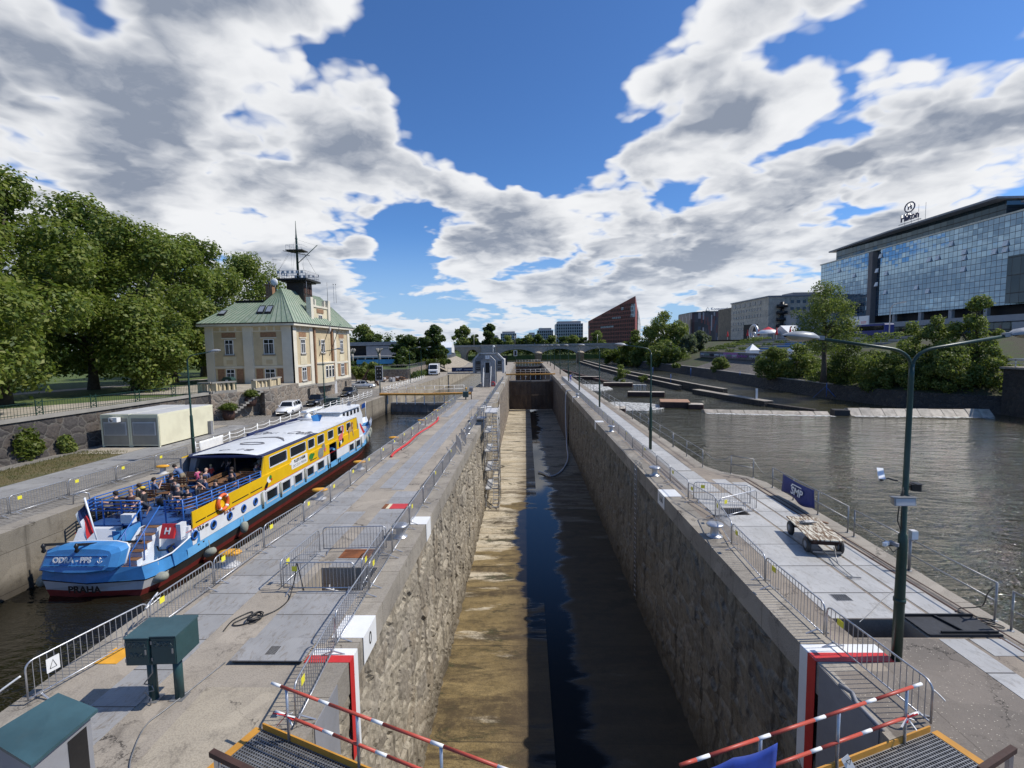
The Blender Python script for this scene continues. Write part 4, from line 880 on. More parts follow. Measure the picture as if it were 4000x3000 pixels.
rope('hose', [(-9.25,31.6,.08),(-9.35,33,.08),(-9.2,36,.08),(-9.3,39.5,.08),(-9.05,43,.08),(-8.95,46.5,.08),(-9.15,48.4,.08),(-9.3,49.3,.08)], .085, m_red, 'thick red hose lying along the canal-side barriers', 'hose', 10)
rope('hose', [(-9.1,33.8,.06),(-8.95,36.5,.06),(-9.1,40,.06),(-8.9,42.5,.06)], .05, m_steel, 'grey hose lying beside the thick red hose', 'hose')
t = thing('pipe_rack', 'pipes and struts standing in the penned pit', 'pipework', (-6.0,14.9,0)); m = MB()
for i in range(5): m.tube([(-.75+.12*i,.35,-3.0),(-.75+.12*i,.4,-.5-.1*i)], .03, 7)
m.build('pipe', m_lgrey, t); m = MB(); m.bar((-.9,.35,-.6),(.3,.35,-.9),.05,.05); m.bar((.35,-.2,-3),(.35,.45,-.35),.06,.06); [m.bar((.2,-.2+.02*i,-2.8+.3*i),(.5,-.2+.02*i,-2.8+.3*i),.04,.04) for i in range(8)]; m.build('ladder', m_lgrey, t)
t = thing('warning_sign', 'white warning sheet tied to the nearest canal-side barrier', 'sign', (-10.52,9.62,0), R(74)); m = MB(); m.b(-.12,.12,-.035,-.03,.52,.84); m.build('sheet', m_white, t); m = MB(); m.tube([(-.06,-.04,.6),(.06,-.04,.6),(0,-.04,.78),(-.06,-.04,.6)], .006, 4); m.build('symbol', m_black, t)
rope('barrier_tape', [(-10.72,9.15,.72),(-10.95,9.0,.55),(-11.2,8.9,.35),(-11.45,8.75,.2),(-11.5,8.5,.25)], .022, m_white, 'white tape end trailing from the nearest canal-side barrier', 'barrier tape', 4)
rope('barrier_tape', [(-10.0,11.6,.8),(-10.25,12.3,.85),(-10.3,11.9,.6),(-10.45,12.6,.55)], .02, m_white, 'white tape flapping from the second canal-side barrier', 'barrier tape', 4)
rope('barrier_tape', [(7.75,8.8,.78),(7.95,8.9,.6),(8.1,8.95,.45)], .02, m_white, 'white tape end on the front right barrier', 'barrier tape', 4)
# ladder set in the right chamber wall
t = thing('wall_ladder', 'steel rung ladder running down the shaded right chamber wall', 'ladder', (LX1-.22,28.0,0)); m = MB(); m.tube([(.3,-.22,.1),(.2,-.22,.5),(-.05,-.22,.3),(-.05,-.22,-8)],.02,6); m.tube([(.3,.22,.1),(.2,.22,.5),(-.05,.22,.3),(-.05,.22,-8)],.02,6); m.build('rail', m_steel, t); m = MB(); [m.tube([(-.05,-.22,-.3*i),(-.05,.22,-.3*i)],.016,6) for i in range(27)]; m.build('rung', m_lgrey, t)
rope('hose', [(7.4,76,.1),(6.7,76,.15),(6.4,75.8,-.5),(6.2,74,-4),(6.0,70,-7.4),(5.6,64,-8.15),(4.2,58,-8.22),(2.8,56,-8.22),(1.9,57.5,-8.22),(1.4,58,-8.2)], .09, m_lgrey, 'pale pump hose hanging down the right wall to the chamber floor', 'hose', 10)
# ------------------------------------------------------------------ right quay fittings
t = thing('flat_cart', 'old four-wheeled flat cart with a weathered plank deck and drawbar', 'cart', (10.6,17.35,0), R(-100))
m_plank, k = newmat('weathered_planks'); p = objc(k); n1 = k.noise(k.mapping(p, (1, 5, 1)), 3, 6, .72)
finish(k, k.mix(k.ramp(n1, .46, .56), (.16, .1, .055, 1), (.62, .58, .47, 1)), .8, 0, n1, .3, .02)
m = MB()
for i in range(7): m.b(-1.15,1.15,-.56+i*.16,-.41+i*.16,.56,.6)
m.build('deck', m_plank, t); m = MB(); m.b(-1.12,1.12,-.42,-.36,.46,.558); m.b(-1.12,1.12,.36,.42,.46,.558)
for x in (-.78,.78): m.b(x-.05,x+.05,-.5,.5,.3,.46)
m.build('chassis', m_rustdk, t)
for x in (-.78,.78):
    for y in (-.52,.52):
        m = MB(); m.lathe([(.1,-.06),(.24,-.06),(.27,-.03),(.27,.03),(.24,.06),(.1,.06)], n=18); m.xf(Matrix.Translation((x,y,.27)) @ Matrix.Rotation(R(90),4,'X')); w_ = m.build('wheel', m_rubber, t)
        m = MB(); m.lathe([(.03,-.07),(.13,-.066),(.13,.066),(.03,.07)], n=12); m.xf(Matrix.Translation((x,y,.27)) @ Matrix.Rotation(R(90),4,'X')); m.build('rim', m_grey, w_)
m = MB(); m.tube([(1.0,-.25,.3),(1.9,.0,.12),(2.7,.1,.06)],.018,6); m.tube([(1.0,.25,.3),(1.9,.0,.12)],.018,6); m.bar((2.7,-.12,.06),(2.7,.32,.06),.03,.03); m.b(1.0,1.12,-.45,.45,.12,.18); m.build('drawbar', m_steel, t)
g3 = random.Random(8); pts = [(-.55+.025*i+g3.uniform(-.03,.03), -.32+.64*((i*7)%10)/10, .035+g3.uniform(0,.05)) for i in range(22)]
o = rope('chain', [(10.55+ -p_[1]*.95, 17.85+p_[0]*.35, .62+p_[2]) for p_ in pts], .022, m_steel, 'heap of grey chain on the cart deck', 'chain')

t = thing('pit_cover', 'black underside of an opened steel cover lying flat on the right quay', 'pit cover', (11.0,12.1,.02))
m = MB(); m.b(-.9,.9,-.43,.43,0,.04); m.build('plate', paint('tar_black', (.025,.028,.035), .75, .3, 9), t); m = MB(); m.b(-.9,.9,.39,.43,.04,.11); m.b(-.55,.85,-.36,-.32,.04,.1); m.bar((-.12,.39,.07),(.05,-.32,.07),.05,.05); m.b(-.9,.9,-.43,-.39,.04,.055); m.build('stiffener', m_black, t)
t = thing('drain_grid', 'small slotted drain grid in the pale plates of the right quay', 'drain grid', (9.12,13.55,.014)); m = MB(); [m.b(-.2+i*.05,-.17+i*.05,-.16,.16,0,.006) for i in range(9)]; m.build('slots', m_black, t); m = MB(); m.b(-.24,.24,-.19,.19,-.002,.002); m.build('frame', m_steel, t)
t = thing('hatch_cover', 'pale hatch plate with a mesh edge lying in the small pen', 'hatch cover', (8.55,20.7,.02)); m = MB(); m.b(-.45,.1,-.6,.5,.03,.05); m.build('plate', m_plate_r, t); m = MB(); m.b(-.47,.12,-.62,-.58,0,.06); m.build('edge', m_black, t)
rope('cable', [(12.3,12.4,.95),(12.2,12.3,1.0),(12.05,12.3,.8),(12.1,12.5,.35),(11.9,12.9,.05),(11.8,12.6,.03),(12.15,12.2,.03),(12.3,12.4,.03),(12.0,12.5,.03),(11.95,12.2,.03),(12.3,12.05,.03),(12.1,12.5,.03),(11.7,12.8,.03)], .014, m_black, 'black cable looped over the railing post near the open pit')
rope('cable', [(8.75,12.25,.05),(9.4,12.75,.03),(10.2,13.4,.03),(11.3,14.2,.03)], .009, m_steel, 'thin grey cord stretched across the pale plates')
o = MB().b(-.3,.3,-.05,.05,0,.03).build('plank', m_wood); o.location = (12.15,19.5,.014); o.rotation_euler = (0,0,R(-55)); tag(o, 'short wooden plank lying on the quay edge below the banner', 'plank')
t = thing('buoy', 'yellow float drifting against the right quay', 'buoy', (13.35,15.4,WL)); m = MB(); m.ell((0,0,.06),(.3,.2,.16)); m.build('float', m_ochre, t); m = MB(); m.ell((.38,.05,.04),(.16,.14,.12)); m.build('end_float', m_ochre, t)

# grey tubular railing along the river edge, one frame per thing
def rail_frame(a, b, label, posts=2, group='tubular railings on the river edge', rails=(1.05,.55)):
    t = thing('tubular_railing', label, 'railing', (0,0,0), 0, group); a, b = Vector((*a,0)), Vector((*b,0))
    m = MB()
    for zz in rails:
        m.tube([a+Vector((0,0,zz)), b+Vector((0,0,zz))], .022, 7)
    m.build('rail', m_steel, t)
    for i in range(posts):
        q = a+(b-a)*(i/(posts-1)); m = MB(); m.tube([q, q+Vector((0,0,1.06))], .027, 8); m.lathe([(.07,0),(.07,.02)], q, 8); m.build('post', m_steel, t)
    return t
rail_frame((12.36,11.95),(12.3,5), 'river railing nearest the viewer, its front part cut by the frame', 4)
rail_frame((12.38,15.2),(12.38,12.4), 'river railing behind the thick lamp post', 2)
rail_frame((12.46,17.93),(12.38,15.25), 'river railing between the lamp post and the blue banner', 2)
rail_frame((12.6,24.2),(12.5,18.35), 'long river railing that carries the blue banner', 4)
rail_frame((12.5,26.05),(11.67,26.95), 'short river railing at the bend of the quay', 2)
ry = [28.4,34.2,41.0,47.2,53.5,60.5,67,74,81,88,95,102,109]
for i in range(len(ry)-1): rail_frame((10.6,ry[i+1]-.15),(10.6,ry[i]), ['first river railing past the bend','second river railing past the bend','third river railing past the bend'][i] if i < 3 else 'distant river railing in the straight row toward the bridge', 3, 'tubular railings on the river edge' if i < 3 else 'distant river railings')
rope('rope', [(10.65,28.0,.95),(10.95,27.6,.7),(11.3,27.2,.75),(11.65,27.0,1.0)], .012, m_steel, 'slack rope closing the gap at the quay bend', 'rope')
rope('rope', [(12.5,26.0,.95),(12.6,25.3,.55),(12.6,24.7,.6),(12.6,24.25,1.0)], .012, m_steel, 'slack rope between the bend railing and the banner railing', 'rope')
t = thing('banner', 'blue company banner with white SMP lettering tied to the river railing', 'banner'); m = MB(); n = 14
A, B_ = Vector((12.5,23.0,0)), Vector((12.44,20.4,0)); vs = []
for i in range(n+1):
    u = i/n; q = A+(B_-A)*u
    for j in range(7):
        v = j/6; sag = .06*math.sin(u*math.pi); vs.append((q.x-.03-.05*math.sin(u*9+v*2)*v, q.y, 1.06-sag-v*(.86-.07*math.sin(u*7))))
m.add(vs, [(i*7+j, (i+1)*7+j, (i+1)*7+j+1, i*7+j+1) for i in range(n) for j in range(6)], 0, True); o = m.build('cloth', m_flagblue, t)
sd_ = o.modifiers.new('thickness', 'SOLIDIFY'); sd_.thickness = .004
fr = frame((12.375,21.68,.62), (0,-1,0), (0,0,1))
text('lettering', 'SMP', .5, m_white, t, fr @ Matrix.Translation((.02,-.06,.02)), .003, .012, 1.05, shear=.25)
m = MB(); m.prism([(-.42,.12),(-.3,.27),(.4,.27),(.44,.22),(-.26,.22),(-.36,.1)], .02, .026); m.xf(fr); m.build('emblem', m_white, t)

# ------------------------------------------------------------------ gate walkways at the near end, with red and white rails
def stripe_rail(m0, m1, a, b, r, parent, first):
    a, b = Vector(a), Vector(b); L = (b-a).length; n = max(2, round(L/.62)); us = [0]; i = 0
    pat = [.24,.95] if first else [.95,.24]
    pos_ = 0; j = 0; mr = MATS.get('rail_red') or paint('rail_red', (.47,.075,.045), .45, .12, 2)
    while pos_ < L-1e-6:
        e = min(L, pos_+pat[j%2]); wt = pat[j%2] < .5
        MB().tube([a+(b-a)*(pos_/L), a+(b-a)*(e/L)], r, 10).build('white_section' if wt else 'red_section', m_white if wt else mr, parent); pos_ = e; j += 1
for side, A, B_, lab in ((-1, Vector((-4.55,8.28,0)), Vector((-.35,6.62,0)), 'gate walkway at the lower left with grating and red-white handrail'), (1, Vector((6.86,8.36,0)), Vector((2.3,6.75,0)), 'gate walkway at the lower right with grating and red-white handrail')):
    t = thing('gate_walkway', lab, 'walkway'); d = (B_-A).normalized(); nrm = Vector((0,-1,0)); nrm = (Vector((d.y,-d.x,0)) if Vector((d.y,-d.x,0)).y < 0 else Vector((-d.y,d.x,0)))
    zt = .06; m = MB(); W_ = 1.5; L = (B_-A).length; a0 = A-d*.75
    for i in range(int((L+.75)/.06)): q = a0+d*(.06*i); m.bar(q+Vector((0,0,zt)), q+nrm*W_+Vector((0,0,zt)), .012, .035)
    for j in range(26): q = a0+nrm*(.06*j); m.bar(q+Vector((0,0,zt+.004)), q+d*(L+.7)+Vector((0,0,zt+.004)), .014, .03)
    m.build('grating', m_steel, t)
    m = MB(); m.bar(a0-nrm*.02+Vector((0,0,.1)), B_-nrm*.02+Vector((0,0,.1)), .03, .2); m.bar(a0-d*.1+Vector((0,0,.075)), a0-d*.1+nrm*W_+Vector((0,0,.075)), .16, .012); m.build('kick_plate', m_orange, t)
    m = MB(); m.bar(A+d*.6+nrm*.5+Vector((0,0,-2.4)), B_+nrm*.4+Vector((0,0,-2.4)), .9, 4.4); m.build('gate_leaf', m_rustdk, t)
    a1 = A-d*.05
    for s_ in (.02, 1.7, 3.4): q = a1+d*s_; m = MB(); m.tube([q+Vector((0,0,.0)), q+Vector((0,0,1.12))], .028, 9); m.build('post', m_galv, t)
    for zz, ex in ((1.14,.36),(.58,.3)):
        h_ = bpy.data.objects.new('handrail', None); col.objects.link(h_); h_.parent = t
        stripe_rail(None, None, a1-d*ex+Vector((0,0,zz)), a1+d*(L+.1)+Vector((0,0,zz)), .028, h_, True)
t = thing('notice', 'white paper notice tied to the right walkway rail', 'notice', (5.35,7.75,.35), R(18)); m = MB(); m.quad((-.07,-.04,.02),(.12,-.05,-.32),(.28,-.05,-.26),(.08,-.04,.08)); o = m.build('sheet', m_white, t); s_ = o.modifiers.new('thickness','SOLIDIFY'); s_.thickness = .004
m = MB(); m.tube([(.02,-.06,-.02),(.1,-.062,-.1),(.12,-.062,.0),(.02,-.06,-.02)],.006,4); m.build('symbol', m_black, t)
t = thing('banner', 'crumpled blue banner hanging from the right walkway rail at the bottom edge', 'banner'); m = MB(); A, B_ = Vector((3.95,7.25,0)), Vector((2.3,6.68,0)); vs = []
for i in range(17):
    u = i/16; q = A+(B_-A)*u
    for j in range(7): v = j/6; vs.append((q.x+.05*v*math.sin(u*13), q.y-.05+.06*math.sin(u*11+v*3)*v, 1.1-.05*abs(math.sin(u*6.3))-v*.85))
m.add(vs, [(i*7+j, (i+1)*7+j, (i+1)*7+j+1, i*7+j+1) for i in range(16) for j in range(6)], 0, True); o = m.build('cloth', paint('banner_bright', (.02,.055,.32), .6, .2, 4, 0, 0), t); s_ = o.modifiers.new('thickness','SOLIDIFY'); s_.thickness = .004
# steel corner guards of the chamber mouth, tape knots
for X, s, lb in ((LX0,1,'grey steel guard plate on the left chamber mouth'),(LX1,-1,'grey steel guard plate on the right chamber mouth')):
    m = MB(); xa = X+s*.02
    m.b(min(xa,xa+s*.03), max(xa,xa+s*.03), 8.75, 9.9 if s > 0 else 10.6, -4, .0); 
    if s < 0: m.tube([(X-.02,9.95,.03),(X+.1,9.7,.03),(X-.02,9.4,.03),(X+.0,8.7,.03)], .04, 8)
    tag(m.build('guard_plate', m_grey), lb, 'guard plate')
for p_, lb in (((-4.6,8.27,.62),'red and white tape knot on the left walkway post'),((6.9,8.34,.6),'red and white tape knot on the right walkway post')):
    m = MB(); g3 = random.Random(int(p_[0]*10))
    for i in range(9): a = Vector(p_); e = a+Vector((g3.uniform(-.25,.25),g3.uniform(-.12,.05),g3.uniform(-.22,.16))); m.bar(a, e, .03, .006, i % 2)
    tag(m.build('barrier_tape', [m_white, m_red]), lb, 'barrier tape')
for A, B_, lb in ((at(826,2940,.9),at(1010,3030,.9),'brown steel rail on short posts at the lower left'),(at(3960,2925,.6),at(3830,3010,.6),'brown steel rail on short posts at the lower right')):
    t = thing('guard_rail', lb, 'rail'); m = MB(); m.bar(A, B_, .09, .09); m.build('beam', m_rustdk, t); m = MB(); q = A+(B_-A)*.12; m.bar(q-Vector((0,0,.02)), (q.x,q.y,0), .07, .07); q = A+(B_-A)*.95; m.bar(q-Vector((0,0,.02)), (q.x,q.y,0), .07, .07); m.build('post', m_galv, t)

# ------------------------------------------------------------------ scaffold stair in the chamber
t = thing('scaffold_stair', 'scaffold tower with stairs against the sunlit left chamber wall', 'scaffold', (0,0,0))
sx0, sx1, sy0, sy1 = -4.05, -2.75, 44.5, 48.2; m = MB()
for x in (sx0, sx1):
    for y in (sy0, (sy0+sy1)/2, sy1): m.tube([(x,y,FL),(x,y,1.5)], .035, 6)
m.build('standard', m_steel, t); m = MB()
for i in range(6):
    zz = FL+.25+i*1.85
    for x in (sx0, sx1): m.tube([(x,sy0,zz),(x,sy1,zz)],.026,6); m.tube([(x,sy0,zz+.95),(x,sy1,zz+.95)],.022,6)
    for y in (sy0, sy1): m.tube([(sx0,y,zz),(sx1,y,zz)],.026,6); m.tube([(sx0,y,zz+.95),(sx1,y,zz+.95)],.022,6)
m.build('ledger', m_steel, t); m = MB()
for i in range(5):
    a, b = (sy0, sy1) if i % 2 else (sy1, sy0); m.tube([(sx1+.03,a,FL+.25+i*1.85),(sx1+.03,b,FL+2.1+i*1.85)],.022,6); m.tube([(sx0-.02,b,FL+.25+i*1.85),(sx0-.02,a,FL+2.1+i*1.85)],.022,6)
m.build('brace', m_steel, t)
for i in range(5):
    m = MB(); m.b(sx0+.05,sx1-.05,sy0+.05,sy1-.05,FL+2.05+i*1.85-.04,FL+2.05+i*1.85) if i == 4 else m.b(sx0+.05,sx0+.6,sy0,sy1,FL+2.05+i*1.85-.04,FL+2.05+i*1.85); m.build('deck', m_lgrey, t)
    m = MB(); z0 = FL+.2+i*1.85
    for q in range(8): y = sy0+.35+(sy1-sy0-.9)*q/7; m.b(sx1-.62,sx1-.06,y-.1,y+.1,z0+.23*q,z0+.23*q+.03)
    m.bar((sx1-.62,sy0+.3,z0),(sx1-.62,sy1-.5,z0+1.7),.04,.12); m.bar((sx1-.06,sy0+.3,z0),(sx1-.06,sy1-.5,z0+1.7),.04,.12); m.build('stair_flight', m_galv, t)
m = MB(); m.b(-5.6,sx0,46.5,47.8,.3,.35); m.tube([(-5.6,46.5,.3),(-5.6,46.5,1.4),(sx0,46.5,1.4)],.025,6); m.tube([(-5.6,47.8,.3),(-5.6,47.8,1.4),(sx0,47.8,1.4)],.025,6); m.build('landing', m_galv, t)

# ------------------------------------------------------------------ lock gates
m_gatel, k = newmat('rusty_gate'); p = pos(k); sp = k.n('ShaderNodeSeparateXYZ', {0: p}); n1 = k.noise(k.mapping(p, (1, 1, .35)), .8, 7, .7); n2 = k.noise(p, 4, 5, .7)
b = k.mix(k.ramp(n1, .35, .65), (.075, .05, .035, 1), (.13, .095, .065, 1)); b = k.mix(k.ramp(n2, .55, .75), b, (.045, .03, .022, 1)); b = k.mix(k.ramp(sp.outputs[2], -1.6, -.9), b, (.13, .13, .13, 1))
finish(k, b, .8, 0, n2, .4, .04)
def mitre_gate(name, label, x0, x1, y, ztop, zbot, sag, walk_y, wz, gm=None):
    gm = gm or m_gatel
    t = thing(name, label, 'lock gate'); xm = (x0+x1)/2
    for s, (xa, xb) in enumerate(((x0, xm-.04), (xm+.04, x1))):
        ya, yb = (y, y-sag) if s == 0 else (y-sag, y)
        m = MB(); m.prism([(xa,ya),(xb,yb),(xb,yb+.7),(xa,ya+.7)], zbot, ztop); lf = m.build('gate_leaf', gm, t)
        m = MB()
        for q in range(7): u = q/6; m.bar((xa+(xb-xa)*u, ya+(yb-ya)*u-.06, zbot+.1),(xa+(xb-xa)*u, ya+(yb-ya)*u-.06, ztop-.1),.12,.1)
        for zz in (ztop-.25, (ztop+zbot)*.5, zbot+.25): m.bar((xa,ya-.06,zz),(xb,yb-.06,zz),.12,.3)
        m.build('rib', gm, lf)
    m = MB()
    for s, (xa, xb) in enumerate(((x0-.9, xm), (xm, x1+.9))):
        ya, yb = (walk_y, walk_y-sag) if s == 0 else (walk_y-sag, walk_y); m.prism([(xa,ya),(xb,yb),(xb,yb+.9),(xa,ya+.9)], wz-.28, wz)
    m.build('walkway', m_orange, t)
    m = MB(); rp = MB()
    for q in range(9):
        u = q/8; x = x0+.3+(x1-x0-.6)*u; yy = walk_y-sag*(1-abs(2*u-1))+.82; m.tube([(x,yy,wz),(x,yy,wz+1.1)], .035, 6); m.bar((x,walk_y-sag*(1-abs(2*u-1))+.4,ztop),(x,walk_y-sag*(1-abs(2*u-1))+.4,wz-.28),.12,.12)
    m.build('railing_post', m_white, t)
    for zz in (.55, 1.1): rp.tube([(x0+.3,walk_y+.82,wz+zz),(xm,walk_y-sag+.82,wz+zz),(x1-.3,walk_y+.82,wz+zz)], .028, 6)
    rp.build('railing', m_white, t)
    return t
mitre_gate('lock_gate', 'tall brown mitre gate closing the drained chamber, orange walkway on top', LX0+.3, LX1-.25, 115, -1.0, FL+.25, 1.0, 118.5, .42)
mitre_gate('lock_gate', 'second brown mitre gate farther down the chamber, orange walkway on top', LX0+.3, LX1-.25, 197, -1.0, FL+.25, 1.5, 198, .35)
mitre_gate('canal_gate', 'grey gate across the canal ahead of the boat, long orange walkway on top', -22.0, -9.4, 75.4, -1.35, -4.5, 1.1, 73.0, .36, paint('canal_gate_grey', (.2,.2,.2), .6, .3, .8, 0, .4, (.1,.08,.06)))
# ------------------------------------------------------------------ the excursion boat (local: x to starboard, y forward, z above the water)
BO = Vector((-18.4, 18.8, WL))
boat = thing('excursion_boat', 'long yellow, white and blue excursion boat moored in the canal', 'boat', BO)
def hw(y): 
    T = [(0,2.25),(.5,2.5),(2,2.66),(24.5,2.66),(27,2.45),(29.5,2.0),(32,1.35),(34,.7),(35.5,.06)]
    for a, b in zip(T, T[1:]):
        if y <= b[0]: return a[1]+(b[1]-a[1])*max(0,(y-a[0])/(b[0]-a[0]))
    return .05
YS = [0,.5,1,2,4,8,12,16,20,24.5,26,27,28.5,30,31.5,33,34,34.9,35.5]
def band(name, lv, mat, ys=YS, parent=boat, transom=True, off=0.0, zf=None):
    """strip of the hull skin between two heights (height, inset) on both sides and across the stern"""
    m = MB(); (z0, i0), (z1, i1) = lv
    def P(y, s, z, ins):
        zz = z+(zf(y) if zf else 0); f = ins*(1+2.2*max(0,(y-26)/9.5)); return (s*max(.02, hw(y)-f+off), y-(.9*ins if y > 30 else 0), zz)
    for s in (-1, 1):
        for a, b in zip(ys, ys[1:]):
            q = [P(a,s,z0,i0),P(b,s,z0,i0),P(b,s,z1,i1),P(a,s,z1,i1)]; m.add(q if s > 0 else q[::-1], [(0,1,2,3)], 0, True)
    if transom and ys[0] == 0:
        w0, w1 = hw(0)-i0+off, hw(0)-i1+off; c0, c1 = -.35+i0-off, -.35+i1-off
        m.quad((-w0,0,z0),(0,c0,z0),(0,c1,z1),(-w1,0,z1)); m.quad((0,c0,z0),(w0,0,z0),(w1,0,z1),(0,c1,z1))
    return m.build(name, mat, parent)
rise = lambda y: .0 if y < 24 else .75*((y-24)/11.5)**1.6
hull = band('hull', ((-.5,.5),(.28,.16)), m_hullred)
band('rubbing_strake', ((.28,.16),(.66,.05)), m_rubber, YS[2:], zf=lambda y: rise(y)*.5)
band('stern_band', ((.28,.16),(.66,.05)), m_lgrey, YS[:3])
band('deck_edge', ((.66,.03),(.72,-.02)), m_black, zf=lambda y: rise(y)*.6)
band('blue_stripe', ((.72,-.0),(1.15,.02)), m_lblue, YS[3:], zf=lambda y: rise(y)*.8)
band('blue_bulwark', ((.72,.0),(1.3,.12)), m_blue, YS[:4])
for s in (-1, 1):
    m = MB(); q = [(s*2.63,1.2,.72),(s*2.64,2.9,.72),(s*2.62,2.9,1.72),(s*2.55,1.2,1.32)]; m.add([(a+ (-.05*s),b,c) for a,b,c in q]+q, [(0,1,2,3),(7,6,5,4),(0,4,5,1),(2,6,7,3),(1,5,6,2),(0,3,7,4)])
    m.build('side_bulwark', m_blue, boat)
m = MB(); [m.tube([(s*2.12,-.0,1.3),(s*2.4,.55,1.31),(s*2.55,1.2,1.34),(s*2.6,2.85,1.73)], .035, 6) for s in (-1,1)]; m.build('white_capping', m_whiteb, boat)
m = MB(); pts = [(-hw(y)+.12,y) for y in YS]+[(hw(y)-.12,y) for y in YS[::-1]]; m.prism(pts, .58, .64); m.build('main_deck', m_lblue, boat)
# bow: white bulwark, blue foredeck
band('bow_bulwark', ((1.15,.02),(1.75,-.06)), m_whiteb, YS[10:], zf=lambda y: rise(y)*.75)
m = MB(); yb = YS[10:]; m.prism([(-hw(y)+.1,y) for y in yb]+[(hw(y)-.1,y) for y in yb[::-1]], 1.3, 1.36); m.build('fore_deck', m_blue, boat)
m = MB(); m.prism([(-.75,30.6),(.75,30.6),(.55,33),(-.55,33)], 1.36, 1.6); m.build('fore_hatch', m_lgrey, boat)
m = MB(); m.lathe([(.12,1.36),(.12,1.75),(.17,1.8),(.17,1.85)], (-.5,29.3,0), 10); m.lathe([(.12,1.36),(.12,1.75),(.17,1.8)], (.5,29.3,0), 10); m.build('bow_bollard', m_black, boat)
# side walls: white lower, yellow upper
def wallband(name, z0, z1, y0, y1, mat, x=2.63, holes=(), th=.05):
    y00 = y0
    for s in (-1, 1):
        y0 = 8.9 if (s < 0 and name == 'yellow_side') else y00; m = MB(); xs = sorted((s*x, s*(x-th))); ys_ = sorted({y0, y1, *[h[0] for h in holes], *[h[1] for h in holes]})
        for a, b in zip(ys_, ys_[1:]):
            cz = sorted([(h[2], h[3]) for h in holes if h[0] <= (a+b)/2 <= h[1]]); cur = z0
            for c0, c1 in cz:
                if c0 > cur: m.b(*xs, a, b, cur, c0)
                cur = c1
            if cur < z1: m.b(*xs, a, b, cur, z1)
        o = m.build(name, mat, boat)
    return o
lowW = [(8.75,10.05),(10.6,11.7),(12.25,13.4),(14.1,15.2),(15.8,17.0),(22.3,23.4),(24.0,25.1)]
upW = [(9.4,11.6),(12.0,14.3),(14.6,15.7),(16.15,17.4),(18.05,19.2),(20.05,21.4),(22.0,23.0)]
door = (18.15,19.4,.85,2.62)
lower = wallband('lower_side', 1.15, 1.92, 2.4, 26.2, m_whiteb, 2.62, [(a,b,1.0,1.75) for a,b in lowW]+[door])
upper = wallband('cabin_side', 2.72, 3.85, 8.9, 24.6, m_yellow, 2.56, [(a,b,2.98,3.72) for a,b in upW])
mid = wallband('yellow_side', 1.92, 2.72, 2.5, 25.0, m_yellow, 2.61, [door])
for s in (-1, 1): MB().prismX([(24.6,3.85),(25.0,2.72),(25.0,1.92),(26.3,1.92),(25.5,2.75),(24.9,3.8)], *sorted((s*2.5,s*2.56))).build('cabin_front_side', m_whiteb, boat)
m = MB(); m.prismY([(-2.5,1.4),(2.5,1.4),(2.4,3.8),(-2.4,3.8)], 25.0, 25.06); m.build('cabin_front', m_whiteb, boat)
for x0, x1 in ((-2.1,-1.1),(-1,-.05),(.05,1),(1.1,2.1)): MB().b(x0,x1,25.062,25.075,2.5,3.6).build('front_window', m_glass, boat)
def rrect(y0, y1, z0, z1, r=.1):
    o = []
    for cy, cz, a0 in ((y1-r,z1-r,0),(y0+r,z1-r,90),(y0+r,z0+r,180),(y1-r,z0+r,270)):
        for q in range(4): a = R(a0+q*30); o.append((cy+r*math.cos(a), cz+r*math.sin(a)))
    return o
for s in (1, -1):
    for i, (a, b) in enumerate(upW):
        m = MB(); o = rrect(a,b,2.98,3.72); n_ = len(o); x0 = s*2.572; x1 = s*2.5
        oi = rrect(a+.05,b-.05,3.03,3.67,.08); v = [(x0,y,z) for y,z in o]+[(x0,y,z) for y,z in oi]+[(x1,y,z) for y,z in oi]
        m.add(v, [(j,(j+1)%n_,(j+1)%n_+n_,j+n_) for j in range(n_)]+[(j+n_,(j+1)%n_+n_,(j+1)%n_+2*n_,j+2*n_) for j in range(n_)]); fr_ = m.build('upper_window', m_whiteb, boat)
        m = MB(); m.add([(s*2.515,y,z) for y,z in oi], [tuple(range(n_))]); m.build('pane', m_glass, fr_)
    for a, b in lowW:
        m = MB(); z0, z1 = .98, 1.76
        for q in ((a-.06,a+.06,z0,z1),(b-.06,b+.06,z0,z1),(a+.06,b-.06,z1-.07,z1),(a+.06,b-.06,z0,z0+.07)): m.b(*sorted((s*2.55,s*2.655)), *q)
        fr_ = m.build('lower_window', m_lgrey, boat); m = MB(); m.b(*sorted((s*2.52,s*2.56)), a+.05,b-.05,z0+.06,z1-.06); m.build('pane', m_glass, fr_)
    for y, z in ((2.55,1.6),(3.9,1.58),(5.2,1.55),(6.45,1.52),(7.6,1.52)):
        m = MB(); m.tube([(s*2.64, y+.19*math.cos(a*.5236), z+.19*math.sin(a*.5236)) for a in range(12)], .045, 6, closed=True); p_ = m.build('porthole', m_railblue, boat)
        m = MB(); m.add([(s*2.632, y+.18*math.cos(a*.5236), z+.18*math.sin(a*.5236)) for a in range(12)], [tuple(range(12))]); m.build('pane', m_glass, p_)
    m = MB(); m.b(*sorted((s*2.1,s*2.15)), door[0]-.1, door[1]+.1, .7, 2.7); m.build('side_door', m_dark, boat)
    m = MB(); m.b(*sorted((s*2.57,s*2.66)), door[1], door[1]+.1, .85, 2.62); m.b(*sorted((s*2.57,s*2.66)), door[0]-.05, door[0], .85, 1.92); m.build('door_post', m_galv, boat)
m = MB(); m.b(-2.45,2.45,9.0,24.9,.65,.7); m.b(-2.45,2.45,2.42,24.9,2.08,2.15); m.build('upper_deck', paint('deck_blue', (.02,.07,.22), .5, .25, 1.5, 0, .4), boat)
